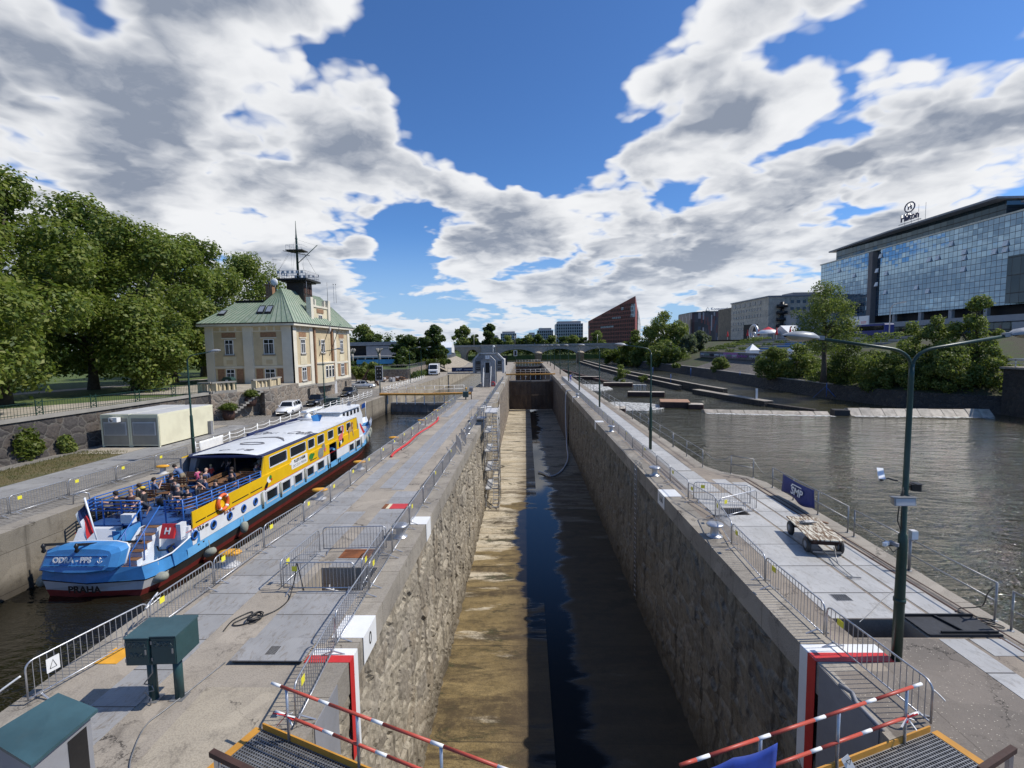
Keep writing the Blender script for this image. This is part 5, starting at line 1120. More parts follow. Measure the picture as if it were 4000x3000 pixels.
m = MB(); m.b(-.06,.06,9,24.9,.7,2.05); m.b(-.05,.05,12,24.8,2.15,3.7); m.build('inner_bulkhead', m_dark, boat); MB().b(-2.5,-2.49,8.88,24.6,2.15,3.79).build('inner_lining', m_grey, boat); MB().b(-2.62,-2.5,8.84,8.898,2.2,3.8).build('inner_lining', m_grey, boat)
# black slots along the yellow, red pin line
[MB().b(*sorted((s*2.615,s*2.625)), a, b, 2.12, 2.17).build('scupper_slot', m_black, boat) for s in (-1,1) for a, b in ((2.7,3.4),(3.5,5.3),(5.5,7.0),(7.2,8.4),(14.7,15.8))]
m = MB(); [m.b(*sorted((s*2.622,s*2.634)), 2.0, 25, 1.905, 1.93) for s in (-1,1)]; m.build('red_pinstripe', m_red, boat)
# roof
m = MB(); m.prism([(-2.1,8.9),(2.4,8.9),(2.55,9.4),(2.55,24.4),(2.2,24.9),(-2.2,24.9),(-2.45,24.2),(-2.45,9.4)], 3.8, 3.9); m.build('roof_edge', m_navy, boat)
m = MB(); n = 9; vs = []; 
for y, w_ in ((9.1,2.0),(9.4,2.15),(24.3,2.2),(24.7,2.0)):
    for j in range(n): x = -w_+2*w_*j/(n-1); vs.append((x,y,3.905+.14*(1-(x/w_)**2)))
m.add(vs, [(i*n+j,i*n+j+1,(i+1)*n+j+1,(i+1)*n+j) for i in range(3) for j in range(n-1)], 0, True); roof = m.build('roof', m_whiteb, boat)
m = MB(); m.prismX([(16.4,3.9),(24.4,3.9),(24.5,4.02),(17.0,4.0)], 2.2, 2.58); m.build('roof_side_panel', m_whiteb, boat)
m = MB(); m.b(-2.52,-2.36,15.6,24.2,3.9,4.05); m.build('roof_side_board', m_navy, boat)
m_fade = paint('faded_lettering', (.16,.16,.17), .6, .3, 4)
def crown_text(nm, s, y, sz, sx): 
    o = text(nm, s, sz, m_fade, roof, frame((.1,y,4.03), (1,0,0), (0,1,0)), .012, .0, sx, shear=.35); return o
crown_text('roof_name', 'odra', 10.1, .95, 1.2); crown_text('roof_lettering', 'Coca-Cola', 15.9, 1.35, .75)
m = MB(); pts = [(-2.0,13.4,3.93),(-1.2,13.6,4.02),(-.3,14.0,4.06),(.6,14.1,4.055),(1.2,13.7,4.03),(1.7,13.0,3.98)]
for a, b, w0, w1 in zip(pts, pts[1:], (.02,.1,.2,.28,.3), (.1,.2,.28,.3,.05)): m.quad((a[0],a[1]-w0/2,a[2]+.012),(b[0],b[1]-w1/2,b[2]+.012),(b[0],b[1]+w1/2,b[2]+.012),(a[0],a[1]+w0/2,a[2]+.012))
m.build('roof_ribbon', m_fade, roof)
m = MB(); m.tube([(.1+.78*math.cos(a*.2618), 11.9+.34*math.sin(a*.2618), 4.045) for a in range(24)], .05, 5, closed=True); m.build('roof_ring', m_fade, roof)
m = MB(); m.bar((2.05,9.0,3.8),(2.45,9.0,3.8),.1,.1); m.prismY([(-2.45,2.1),(-2.2,2.1),(-2.0,3.0),(-1.75,3.8),(-2.15,3.8),(-2.35,3.0)], 9.2, 9.5); m.build('canopy_strut', m_grey, boat)
m = MB(); m.prismX([(8.5,2.72),(8.95,2.72),(9.25,3.8),(8.9,3.8)], 2.47, 2.55); m.build('cabin_corner', m_yellow, boat)
m = MB(); m.tube([(.3,9.6,2.15),(.3,9.6,3.8)], .05, 8); m.build('wooden_post', m_wood, boat)
# wheelhouse
wh = MB().prismX([(24.2,3.9),(30.2,2.2),(30.2,3.3),(29.4,4.35),(24.6,4.25)], -1.15, 1.15).build('wheelhouse', m_whiteb, boat)
m = MB(); m.prism([(-1.3,24.0),(1.3,24.0),(1.35,29.0),(.9,29.9),(-.9,29.9),(-1.35,29.0)], 4.36, 4.44); m.build('wheelhouse_roof', m_whiteb, wh)
for i in range(5): MB().b(1.151,1.17,24.9+i*.95,25.4+i*.95,3.75-.0*i,4.18).build('wheelhouse_window', m_glass, wh); MB().b(-1.17,-1.151,24.9+i*.95,25.4+i*.95,3.75,4.18).build('wheelhouse_window', m_glass, wh)
m = MB(); m.prismX([(29.62,4.1),(30.22,3.35),(30.24,3.37),(29.64,4.12)], -1.0, 1.0); m.build('windscreen', m_glass, wh)
m = MB(); m.lathe([(.3,3.88),(.33,4.1),(.25,4.4),(.1,4.5)], (-1.3,23.0,0), 14); m.b(-1.55,-1.05,22.3,25.6,4.65,4.8); m.lathe([(.06,3.9),(.06,4.65)], (-1.3,24.2,0), 8); m.build('radar', m_whiteb, boat)
m = MB(); m.tube([(-1.6,21.7,4.2),(.2,22.3,4.0)], .1, 8); m.tube([(-2.0,20.4,4.0),(-.9,22.9,4.1)], .05, 6); m.tube([(-1.9,20.2,3.95),(1.3,23.2,3.98)], .05, 6); m.build('stowed_boom', m_lgrey, boat)
m = MB(); m.add([(.0,21.2,3.95),(.55,21.25,3.95),(.75,21.4,4.55),(.3,21.5,4.62),(-.25,21.35,4.5),(.35,21.6,3.95)], [(0,1,2,3,4),(1,5,3,2),(5,0,4,3)]); m.build('deck_cover', m_blue, boat)
m = MB(); m.tube([(.7,29.6,4.44),(.7,29.6,5.0)],.03,6); m.tube([(-.7,29.6,4.44),(-.7,29.6,5.0),(.7,29.6,5.0)],.03,6); m.bar((.2,29.0,4.44),(.2,29.3,4.75),.3,.2); m.build('roof_aerials', m_steel, boat)
m = MB(); m.tube([(0,34.6,1.9),(0,34.6,4.2)],.03,6); jm = m.build('jackstaff', m_whiteb, boat); m = MB(); m.add([(0,34.58,4.1),(0,34.58,3.55),(-.45,34.5,3.3),(-.4,34.5,3.85)], [(0,1,2,3)]); o = m.build('jack_flag', m_railblue, jm); o.modifiers.new('thickness','SOLIDIFY').thickness = .005
m = MB(); m.prismX([(25.6,1.9),(27.6,1.9),(27.1,2.35),(26.4,3.0),(26.0,2.9)], 2.2, 2.26); m.build('red_bow_panel', m_red, boat)
# open after deck: bulkhead, stairs, doors, railings
m = MB(); m.prismX([(2.35,.65),(2.45,.65),(2.45,2.1),(2.1,2.1),(1.75,1.55),(2.1,1.5)], -2.55, -.75); m.build('after_bulkhead', m_whiteb, boat); MB().prismX([(2.0,.65),(2.45,.65),(2.45,2.1),(2.3,2.1)], 1.3, 2.55).build('after_bulkhead', m_whiteb, boat)
m = MB(); m.b(-.35,.18,2.4,2.44,.65,2.0); m.build('doorway', m_dark, boat)
m = MB(); m.b(-.78,-.4,1.9,1.95,.65,2.05); m.b(-.4,-.36,1.5,2.4,.65,1.95); m.b(.16,.2,1.3,2.4,.65,2.3); m.build('door_leaf', m_blue, boat)
for x, z in ((-1.3,1.05),(1.85,1.12)):
    m = MB(); yy = 2.32 if x < 0 else 2.02; m.tube([(x+.2*math.cos(a*.5236), yy, z+.2*math.sin(a*.5236)) for a in range(12)], .04, 6, closed=True); p_ = m.build('porthole', m_railblue, boat)
    m = MB(); m.add([(x+.2*math.cos(a*.5236), yy+.01, z+.2*math.sin(a*.5236)) for a in range(12)], [tuple(range(11,-1,-1))]); m.build('pane', m_glass, p_)
m = MB()
for i in range(6): m.b(.45,1.2,.55+i*.31,.87+i*.31,.66,.88+i*.25)
m.prismX([(.3,.65),(2.4,.65),(2.4,2.15),(2.1,2.15)], .36, .44); m.prismX([(.9,.65),(2.4,.65),(2.4,2.15),(2.2,2.15)], 1.21, 1.29); st_ = m.build('stairs', m_whiteb, boat)
m = MB(); [m.b(.46,1.19,.53+i*.31,.87+i*.31,.882+i*.25,.9+i*.25) for i in range(6)]; m.build('treads', m_wood, st_)
m = MB()
for x in (.4,1.25): m.tube([(x,.4,.7),(x,.45,1.6),(x,2.3,3.1)], .028, 6); m.tube([(x,1.2,.9),(x,1.3,2.25)], .022, 6)
m.build('stair_rail', m_railblue, boat)
m = MB(); path = [(-2.5,8.8),(-2.5,3.0),(-2.35,2.45),(.25,2.4)]; path2 = [(1.35,2.4),(2.3,2.45),(2.5,3.0),(2.5,8.6)]
for zz in (2.84,3.0,3.16,3.32):
    for P_2 in (path, path2): m.tube([(x*(1 if True else 1),y,zz+ (-.3 if y > 2.9 and abs(x) > 2.4 else .0)*((y-3)/5.8 if y > 3 else 0)) for x, y in P_2], .03, 6)
m.build('deck_railing', m_railblue, boat)
[MB().tube([(s*2.5,3+i*1.1,2.15),(s*2.5,3+i*1.1,3.33-.05*i)], .035, 6).build('railing_post', m_railblue, boat) for s in (-1,1) for i in range(6)]; [MB().tube([(x,2.42,2.1),(x,2.42,3.33)], .035, 6) for x in ()]; [MB().tube([(x,2.42,2.1),(x,2.42,3.33)], .035, 6).build('railing_post', m_railblue, boat) for x in (-2.3,-1.6,-.7,.2,1.4,2.25)]
m = MB(); m.prismX([(1.75,1.75),(2.0,2.36),(2.1,2.33),(1.85,1.72)], 1.55, 2.2); hb = m.build('fire_hose_box', m_red, boat)
m = MB(); m.b(2.21,2.42,1.95,2.35,1.6,2.34); m.build('hose_case', m_whiteb, boat)
text('hydrant_letter', 'H', .4, m_white, hb, frame((1.87,1.865,2.05), (1,0,0), (0,.37,.9)), .006, .01)
m = MB(); m.tube([(2.2,1.8,1.5),(1.9,1.7,1.25),(1.5,1.75,1.2),(1.35,1.85,1.35)], .04, 6); m.build('fire_hose', m_black, boat)
m = MB(); m.b(-.5,.05,2.1,2.35,2.35,2.75); m.build('light_box', m_whiteb, boat)
# lettering on the hull
ST = lambda y, z, x=2.645: frame((x,y,z), (0,1,0), (0,0,1))
text('length_mark', 'L-33,6 m', .3, m_black, boat, ST(3.0,1.77), .004, .004); text('beam_mark', 'B-6,36 m', .24, m_rust, boat, ST(5.2,1.84), .004, .003)
m = MB(); o = rrect(12.0,14.35,2.2,2.86,.12); m.add([(2.617,y,z) for y,z in o]+[(2.617,11.75,2.62)], [tuple(range(len(o)))]); m.add([(2.617,12.0,2.75),(2.617,11.72,2.62),(2.617,12.0,2.55)], [(0,1,2)]); sp_ = m.build('slogan_panel', m_white, boat)
text('slogan', 'PLUJTE S NÁMI', .27, m_black, sp_, frame((2.622,13.18,2.68),(0,1,0),(0,0,1)), .003, .008, .92); text('slogan', 'DO ZOO PRAHA', .27, m_grey, sp_, frame((2.622,13.18,2.38),(0,1,0),(0,0,1)), .003, 0, .95)
text('home_port', 'PRAHA', .4, m_black, boat, frame((-.02,-.33,.47),(1,.0,0),(0,0,1)) @ Matrix.Translation((0,0,.08)), .004, .012, 1.1)
# painted animals on the side: plain flat shapes
def decal(nm, polys, x=2.617):
    p0 = None
    for i, (pl, mt) in enumerate(polys):
        m = MB(); m.add([(x+.003*(i+1),y,z) for y,z in pl], [tuple(range(len(pl)))])
        if Vector((0,pl[1][0]-pl[0][0],pl[1][1]-pl[0][1])).length == 0: pass
        o = m.build(nm if i == 0 else 'marking', mt, boat if i == 0 else p0); p0 = p0 or o
def el(cy, cz, ry, rz, n=12, rot=0): return [(cy+ry*math.cos(a*2*math.pi/n)*math.cos(rot)-rz*math.sin(a*2*math.pi/n)*math.sin(rot), cz+ry*math.cos(a*2*math.pi/n)*math.sin(rot)+rz*math.sin(a*2*math.pi/n)*math.cos(rot)) for a in range(n)]
m_pink = paint('animal_pink', (.7,.16,.16), .5, .15, 3); m_el = paint('animal_grey', (.25,.26,.24), .5, .2, 3); m_lion = paint('animal_brown', (.3,.14,.05), .5, .25, 4); m_tan = paint('animal_tan', (.5,.33,.15), .5, .2, 4); m_tur = paint('animal_green', (.04,.22,.04), .5, .2, 4)
decal('turtle_picture', [(el(14.95,2.42,.38,.24), m_tur),(el(15.35,2.5,.13,.12), m_tur),(el(14.8,2.22,.08,.1), m_lion)])
decal('elephant_picture', [(el(16.55,2.32,.5,.4), m_el),(el(17.1,2.7,.28,.26), m_el),([(16.2,2.3),(16.45,2.3),(16.42,1.98),(16.22,1.98)], m_el),([(16.7,2.3),(16.95,2.3),(16.92,1.98),(16.72,1.98)], m_el),(el(17.35,2.42,.16,.17), m_pink)])
decal('flamingo_picture', [(el(20.55,2.75,.5,.3,12,.3), m_pink),([(20.85,2.8),(21.15,3.2),(21.0,3.65),(20.75,3.7),(20.7,3.55),(20.9,3.5),(20.95,3.2),(20.7,2.95)], m_pink),(el(20.68,3.45,.1,.16), m_white)])
decal('lion_picture', [(el(22.8,3.05,.55,.25), m_tan),(el(23.25,3.3,.26,.36), m_lion),(el(23.3,3.3,.13,.17), m_tan),([(22.4,3.0),(22.55,3.0),(22.45,2.2),(22.32,2.2)], m_tan),([(23.2,3.0),(23.4,3.0),(23.55,2.3),(23.4,2.3)], m_tan)])
decal('panda_picture', [(el(20.5,2.35,.3,.2), m_white),(el(20.25,2.2,.2,.24), m_black),(el(20.95,2.42,.2,.2), m_black)])
decal('parrot_picture', [(el(9.2,2.35,.26,.2), m_white),(el(9.35,2.45,.16,.15), m_tur),(el(9.45,2.3,.1,.08), m_red),(el(8.85,2.05,.28,.14,12,.8), m_black)])
# benches
def bench(y, x, L=1.1):
    m = MB()
    for s in range(3): m.bar((x-L/2,y-.16+.15*s,2.58),(x+L/2,y-.16+.15*s,2.58),.12,.03)
    for s in range(3): m.bar((x-L/2,y+.24+.03*s,2.72+.12*s),(x+L/2,y+.24+.03*s,2.72+.12*s),.03,.1)
    b_ = m.build('bench', m_wood, boat); m = MB()
    for sx_ in (-.42,.42): MB().bar((x+sx_*L,y-.15,2.15),(x+sx_*L,y-.15,2.57),.04,.04).bar((x+sx_*L,y-.15,2.4),(x+sx_*L,y+.2,2.4),.04,.04).bar((x+sx_*L,y+.2,2.15),(x+sx_*L,y+.28,3.0),.04,.04).build('bench_leg', m_steel, b_)
for y in (3.6,4.8,6.0,7.2,8.4):
    bench(y,-1.7); bench(y,1.65)
m = MB(); m.xf(Matrix.Identity(4)); [m.bar((x,6.9,2.58),(x,9.4,2.58),.13,.04) for x in (-.55,-.4,-.25)]; [m.bar((-.1,6.9,z),(-.1,9.4,z),.03,.1) for z in (2.72,2.85)]; [m.bar((-.4,y,2.15),(-.4,y,2.56),.05,.05) for y in (7.0,8.2,9.3)]; m.build('long_bench', m_wood, boat)
m = MB(); m.bar((.9,6.2,2.85),(.9,10.0,2.85),.6,.04); [m.bar((.9,y,2.15),(.9,y,2.83),.06,.06) for y in (6.6,8,9.5)]; m.build('deck_table', m_wood, boat)
# mooring gear on the side
for y in (2.9,19.9,17.9):
    m = MB(); x = 2.66 if y > 5 else 2.6; m.lathe([(.08,.74),(.08,1.0),(.12,1.02),(.12,1.08)], (x-.05,y-.15,0), 8); m.lathe([(.08,.74),(.08,1.0),(.12,1.02),(.12,1.08)], (x-.05,y+.2,0), 8); m.b(x-.14,x+.04,y-.35,y+.4,.72,.76); m.bar((x-.05,y-.3,.98),(x-.05,y+.35,.98),.06,.06); m.build('double_bollard', m_black, boat)
m_rope = paint('old_rope', (.3,.31,.26), .85, .2, 6, bump=.4)
for y in (8.2,10.3,13.7,17.6,23.75,25.3):
    m = MB()
    for q in range(3): m.tube([(2.68,y+.06*q,1.85),(2.69,y+.06*q-.03,1.3),(2.68,y+.08*q,.9-.03*q),(2.67,y+.12+.05*q,1.2),(2.67,y+.1,1.8)], .022, 5)
    m.build('hanging_rope', m_rope, boat)
def fender(lb, loc, tilt, L=.62, r=.2):
    t = thing('rope_fender', lb, 'fender', BO+Vector(loc)); m = MB(); m.lathe([(.05,-L/2),(r*.75,-L*.42),(r,-L*.15),(r,L*.15),(r*.75,L*.42),(.05,L/2)], n=12); m.xf(Matrix.Rotation(tilt,4,'Y')); m.build('body', m_rope, t)
    m = MB(); m.tube([(0,0,L/2*math.cos(tilt)),(-.05,.05,L/2+.3)], .018, 5); m.build('cord', m_rope, t)
fender('grey rope fender at the starboard stern corner', (2.45,.5,.55), R(75), .75, .22); fender('rope fender below the double bollard on the boat side', (2.85,3.2,.45), R(60))
fender('rope fender hanging amidships on the boat side', (2.85,6.05,.6), R(8)); fender('rope fender on the bow, aft one of the three', (2.35,27.8,1.1), R(5), .8, .18); fender('rope fender on the bow, middle of the three', (2.0,29.6,1.25), R(5), .8, .18); fender('rope fender on the bow, foremost of the three', (1.6,31.2,1.35), R(5), .8, .18)
fender('pale fender at the port stern corner', (-2.5,.3,.55), R(40), .6, .22)
m = MB(); m.tube([(0,.38*math.cos(a*.2618),.38*math.sin(a*.2618)) for a in range(24)], .085, 8, closed=True); t = thing('lifebuoy', 'orange ring lifebuoy hanging on the boat side rail', 'lifebuoy', BO+Vector((2.74,4.6,2.5))); m.build('ring', paint('lifebuoy_orange', (.75,.14,.04), .5, .1), t)
m = MB(); [m.tube([(0,.38*math.cos(R(a+d)),.38*math.sin(R(a+d))) for d in (-9,0,9)], .091, 8) for a in (45,135,225,315)]; m.build('white_wraps', m_white, t)
# dinghy slung across the stern
dg = thing('dinghy', 'upturned blue dinghy slung across the stern, lettered ODRA - PPS', 'dinghy', BO+Vector((-.2,-.35,1.72)))
m = MB(); out = [(-1.72,-.42),(-1.5,.36),(-1.0,.5),(0,.56),(1.1,.54),(1.55,.46),(1.68,.3),(1.6,-.3),(1.42,-.44),(.5,-.55),(-.4,-.56),(-1.2,-.5)]
inn = [(x*.86-.05, z*.8) for x, z in out]; n_ = len(out); tl = lambda z: .28*z
vs = [(x, .5+tl(z), z) for x, z in out]+[(x, .08+tl(z), z) for x, z in out]+[(x, -.06+tl(z), z) for x, z in inn]
m.add(vs, [(j,(j+1)%n_,(j+1)%n_+n_,j+n_) for j in range(n_)]+[(j+n_,(j+1)%n_+n_,(j+1)%n_+2*n_,j+2*n_) for j in range(n_)]+[tuple(range(2*n_,3*n_))]+[tuple(range(n_-1,-1,-1))]); m.build('hull', m_blue, dg)
m = MB(); m.bar((-1.35,-.07+tl(.2),.2),(1.25,-.07+tl(.2),.2),.03,.03); m.bar((-1.4,-.09+tl(-.17),-.17),(1.22,-.09+tl(-.17),-.17),.03,.03); m.build('keel_strip', m_blue, dg)
m = MB(); m.tube([(x, .5+tl(z), z) for x, z in out], .035, 6, closed=True); m.build('gunwale', m_whiteb, dg)
text('name', 'ODRA - PPS', .3, m_white, dg, frame((-.22,-.085,.03),(1,0,0),(0,.28,1)), .006, .012, 1.05)
fr = frame((.98,-.085,.03),(1,0,0),(0,.28,1)); m = MB(); m.tube([(0,-.1,.01),(0,.12,.01)],.012,5); m.tube([(-.06,.07,.01),(.06,.07,.01)],.012,5); m.tube([(-.1,-.02,.01),(-.07,-.08,.01),(0,-.11,.01),(.07,-.08,.01),(.1,-.02,.01)],.012,5); m.xf(fr); m.build('anchor_emblem', m_white, dg)
for x in (-1.55,-.15):
    m = MB(); m.bar((x+1.1,1.5,1.75),(x,-.45,2.42),.07,.1); m.build('davit', m_black, boat); m = MB(); m.lathe([(.03,0),(.09,.06),(.05,.18),(.09,.28),(.03,.4)], (x,-.45,2.08), 8); m.build('davit_tackle', m_black, boat)
fl = thing('flag', 'white, red and blue flag on the raked stern staff', 'flag', BO+Vector((-.45,1.0,1.1)))
m = MB(); m.tube([(0,0,0),(-.4,-.2,2.9)], .035, 7); m.build('staff', m_whiteb, fl)
a0 = Vector((-.39,-.19,2.75)); a1 = Vector((-.2,-.1,1.35)); vs = []; n = 7
for i in range(n):
    for j in range(5): u = i/(n-1); v = j/4; q = a0+(a1-a0)*u; vs.append((q.x-.05-.3*v-.02*math.sin(u*9), q.y-.02+.12*math.sin(v*5+u*2), q.z-.05-.5*v))
m = MB(); [m.add([vs[i*5+j],vs[(i+1)*5+j],vs[(i+1)*5+j+1],vs[i*5+j+1]], [(0,1,2,3)], 2 if (i+j*.6 < 2.6 and j < 3) else (0 if j >= 2 else 1)) for i in range(n-1) for j in range(4)]
o = m.build('cloth', [m_white, m_red, m_navy], fl); o.modifiers.new('thickness','SOLIDIFY').thickness = .004

# ------------------------------------------------------------------ people
def bodymesh(pose, bend=0.0, arm=0.0, cols=(0,1), scale=1.0, hat=None):
    """one continuous skinned figure; returns verts/faces with material per body zone (0 skin, 1 top, 2 trousers, 3 shoes)"""
    V = []; E = []; Rr = []; Z = []
    def v(p, r, z, par=None):
        V.append(Vector(p)); Rr.append(r); Z.append(z)
        if par is not None: E.append((par, len(V)-1))
        return len(V)-1
    sit = pose == 'sit'; hip = .46 if sit else .93
    rb = Matrix.Rotation(-bend, 3, 'X'); up_ = lambda p: tuple(Vector((0,0,hip))+rb @ (Vector(p)-Vector((0,0,0))))
    pel = v((0,0,hip), .145, 2)
    wai = v(up_((0,0,.2)), .135, 1, pel); ch = v(up_((0,0,.38)), .155, 1, wai); ne = v(up_((0,.0,.53)), .06, 0, ch); hd0 = v(up_((0,.02,.62)), .075, 0, ne); hd1 = v(up_((0,.02,.7)), .098, 0, hd0); hd2 = v(up_((0,.01,.8)), .075, 0, hd1)
    nose = v(up_((0,.115,.68)), .014, 0, hd1)
    for s in (-1, 1):
        sh = v(up_((s*.17,0,.46)), .068, 1, ch)
        if arm > .6: e = up_((s*.3,.12,.34)); h_ = up_((s*.36,.36,.42))
        elif arm > .3: e = up_((s*.24,.1,.2)); h_ = up_((s*.08,.3,.5))
        else: e = up_((s*.26,-.02,.18)); h_ = up_((s*.2,.2,.04))
        el_ = v(e, .048, 1, sh); wr = v(h_, .034, 0, el_); d = (Vector(h_)-Vector(e)).normalized(); pm = v(Vector(h_)+d*.07, .036, 0, wr)
        sd2 = d.cross(Vector((0,0,1))).normalized()
        for q, ln in ((-1.2,.075),(-.4,.09),(.45,.085),(1.25,.065)): k1 = v(Vector(h_)+d*(.07+ln*.55)+sd2*q*.018, .0095, 0, pm); v(Vector(h_)+d*(.07+ln)+sd2*q*.02-Vector((0,0,.02)), .008, 0, k1)
        v(Vector(h_)+d*.06+sd2*s*.05, .01, 0, pm)
        hp = v((s*.095,0,hip-.03), .095, 2, pel)
        if sit: kn = v((s*.12,.44,.47), .07, 2, hp); an = v((s*.12,.42,.09), .045, 2, kn)
        else: kn = v((s*.11,.02,.5), .068, 2, hp); an = v((s*.11,-.02,.09), .046, 2, kn)
        a_ = V[an]; v((a_.x, a_.y+.14, .045), .042, 3, an)
    me = bpy.data.meshes.new('body_tmp'); me.from_pydata([tuple(p) for p in V], E, []); o = bpy.data.objects.new('body_tmp', me); col.objects.link(o)
    md = o.modifiers.new('skin', 'SKIN'); md.use_smooth_shade = True
    for i, sv in enumerate(me.skin_vertices[0].data): sv.radius = (Rr[i], Rr[i]); sv.use_root = i == 0
    o.modifiers.new('sub', 'SUBSURF').levels = 1
    bpy.context.view_layer.update(); out = bpy.data.meshes.new_from_object(o.evaluated_get(bpy.context.evaluated_depsgraph_get()))
    bpy.data.objects.remove(o); bpy.data.meshes.remove(me)
    seg = [(V[a], V[b], Z[b] if Z[b] != 0 else Z[b]) for a, b in E]; mi = []
    P0 = np.array([tuple(s[0]) for s in seg]); P1 = np.array([tuple(s[1]) for s in seg]); ZZ = [s[2] for s in seg]; D = P1-P0; LL = (D*D).sum(1)
    for f in out.polygons:
        c = np.array(f.center); t_ = np.clip(((c-P0)*D).sum(1)/LL, 0, 1); mi.append(ZZ[int(np.argmin(((P0+D*t_[:,None]-c)**2).sum(1)))])
    out.polygons.foreach_set('material_index', mi); out.polygons.foreach_set('use_smooth', [True]*len(out.polygons))
    return out, up_, (Vector(up_((0,.02,.72))), rb)
PC = {}
def colm(c):
    if c not in PC: PC[c] = paint('cloth', c, .8, .15, 5, 0, 0)
    return PC[c]
def person(label, loc, rz, pose='sit', top=(.02,.02,.022), leg=(.03,.035,.05), hair=(.03,.02,.012), bend=0.0, arm=0.2, scale=1.0, hat=None, group='passengers on the boat', beard=False, glasses=False):
    t = thing('person', label, 'person', loc, rz, group); t.scale = (scale,)*3
    me, up_, (hc, rb) = bodymesh(pose, bend, arm); o = bpy.data.objects.new('body', me); col.objects.link(o); o.parent = t; me.name = 'body'
    [me.materials.append(q) for q in (m_skin, colm(top), colm(leg), m_black)]
    m = MB(); m.ell((0,-.018,.045), (.1,.118,.1), 12, 8); m.ell((0,-.06,.0), (.088,.075,.1), 10, 6); m.xf(Matrix.Translation(hc) @ rb.to_4x4()); m.build('hair', colm(hair), t)
    m = MB(); [m.ell((s*.037,.094,-.005), (.012,.01,.01), 6, 4) for s in (-1,1)]; m.xf(Matrix.Translation(hc) @ rb.to_4x4()); m.build('eyes', m_black, t)
    if glasses: m = MB(); m.b(-.09,.09,.1,.115,-.02,.02); m.xf(Matrix.Translation(hc) @ rb.to_4x4()); m.build('sunglasses', m_black, t)
    if hat: m = MB(); m.ell((0,-.01,.07), (.115,.125,.085), 12, 6); m.b(-.08,.08,.08,.22,.045,.06); m.xf(Matrix.Translation(hc) @ rb.to_4x4()); m.build('cap', colm(hat), t)
    return t
DK = WL+2.15; jean = (.04,.07,.14); den = (.1,.15,.27)
def pl(x, y): return (x, y, DK)
person('dark-haired man in black stretching an arm over the stern rail', pl(-20.3,22.3), R(95), arm=.9)
person('bald passenger in brown beside the man in the yellow cap', pl(-19.75,22.55), R(190), top=(.09,.04,.025), hair=(.3,.18,.13))
person('passenger in a black top and yellow cap near the port stern', pl(-19.5,23.0), R(100), hat=(.75,.5,.06))
person('man in a pale denim shirt sitting at the port rail', pl(-20.3,24.7), R(-30), top=den, arm=.4)
person('man in a blue shirt and khaki trousers leaning over the port rail', pl(-20.1,26.6), R(80), 'stand', den, (.25,.2,.13), bend=R(48), arm=.9)
person('man in sunglasses and a black jacket facing the stern', pl(-17.2,23.0), R(175), top=(.018,.018,.022), arm=.9, glasses=True)
person('woman in blue photographing with a camera', pl(-17.6,24.9), R(150), top=(.02,.05,.14), arm=.5)
person('dark-haired woman at the starboard rail behind the sunglasses man', pl(-16.6,24.3), R(160), top=(.03,.022,.03))
person('bald man in a dark blue shirt bent over a deck table', pl(-18.9,26.7), R(20), top=(.05,.075,.17), bend=R(35), arm=.4, hair=(.42,.28,.2))
person('blond child in red under the canopy edge', pl(-19.3,27.9), R(60), 'stand', (.6,.05,.03), jean, (.55,.36,.16), scale=.68)
person('tall man in black with a white cap standing under the canopy', pl(-18.9,28.9), R(170), 'stand', hat=(.7,.7,.7))
person('small child in pink behind the leaning man', pl(-19.75,27.35), R(40), 'stand', (.75,.15,.3), (.6,.1,.25), scale=.62)
person('crouched passenger with a pale bag at the stern gate', pl(-18.55,22.2), R(150), top=(.03,.035,.05), bend=R(40), hair=(.35,.27,.18))
person('woman in a white top under the canopy', pl(-17.4,30.0), R(180), top=(.6,.6,.62), hair=(.1,.06,.03))
person('blond girl in a bright pink jacket under the canopy', pl(-16.9,28.6), R(150), top=(.8,.08,.25), hair=(.5,.35,.18), scale=.85)
person('passenger in grey with an arm out over the starboard rail', pl(-16.5,27.9), R(-90), top=(.2,.22,.26), arm=.9)
person('passenger in dark clothes on the bench behind the lifebuoy', pl(-16.8,26.0), R(170), top=(.03,.025,.025))
for x, y, rz_, lb, tp, hr in ((-20.2,23.6,100,'passenger in black on the port bench behind the yellow cap',(.02,.02,.02),(.05,.03,.02)),(-18.0,23.4,180,'passenger with grey hair in the middle of the after deck',(.06,.06,.07),(.3,.29,.28)),(-18.9,24.4,170,'passenger in a brown jacket in the middle of the deck',(.07,.04,.025),(.04,.025,.015)),(-20.0,25.6,10,'passenger in jeans and a dark jacket beside the denim shirt',(.03,.04,.06),(.05,.03,.02)),(-17.3,26.8,165,'passenger in dark blue near the deck table',(.02,.035,.09),(.03,.02,.015)),(-18.3,25.6,190,'passenger in a grey hoodie by the long bench',(.12,.12,.13),(.06,.035,.02))):
    person(lb, pl(x, y), R(rz_), top=tp, hair=hr)
bag = MB(); bag.ell((0,0,.2),(.28,.18,.22),10,6); bag.tube([(-.15,0,.35),(0,0,.5),(.15,0,.35)],.02,5); o = bag.build('bag', m_black); o.location = pl(-19.3,23.9); tag(o, 'black bag on the deck between the benches', 'bag')
for i, (y, lb, tp) in enumerate(((9.9,'child in pink at the first upper cabin window',(.75,.3,.42)),(10.6,'child in white and pink at the first upper cabin window',(.7,.5,.55)),(12.6,'white-haired passenger in lilac at the second upper cabin window',(.6,.5,.62)))):
    person(lb, (-16.75,18.8+y,DK-.02), R(-80), top=tp, hair=(.5,.42,.34), scale=.95)
person('passenger with a child seen in the second lower window', (-16.75,18.8+11.1,WL+.72), R(-80), top=(.3,.25,.22))
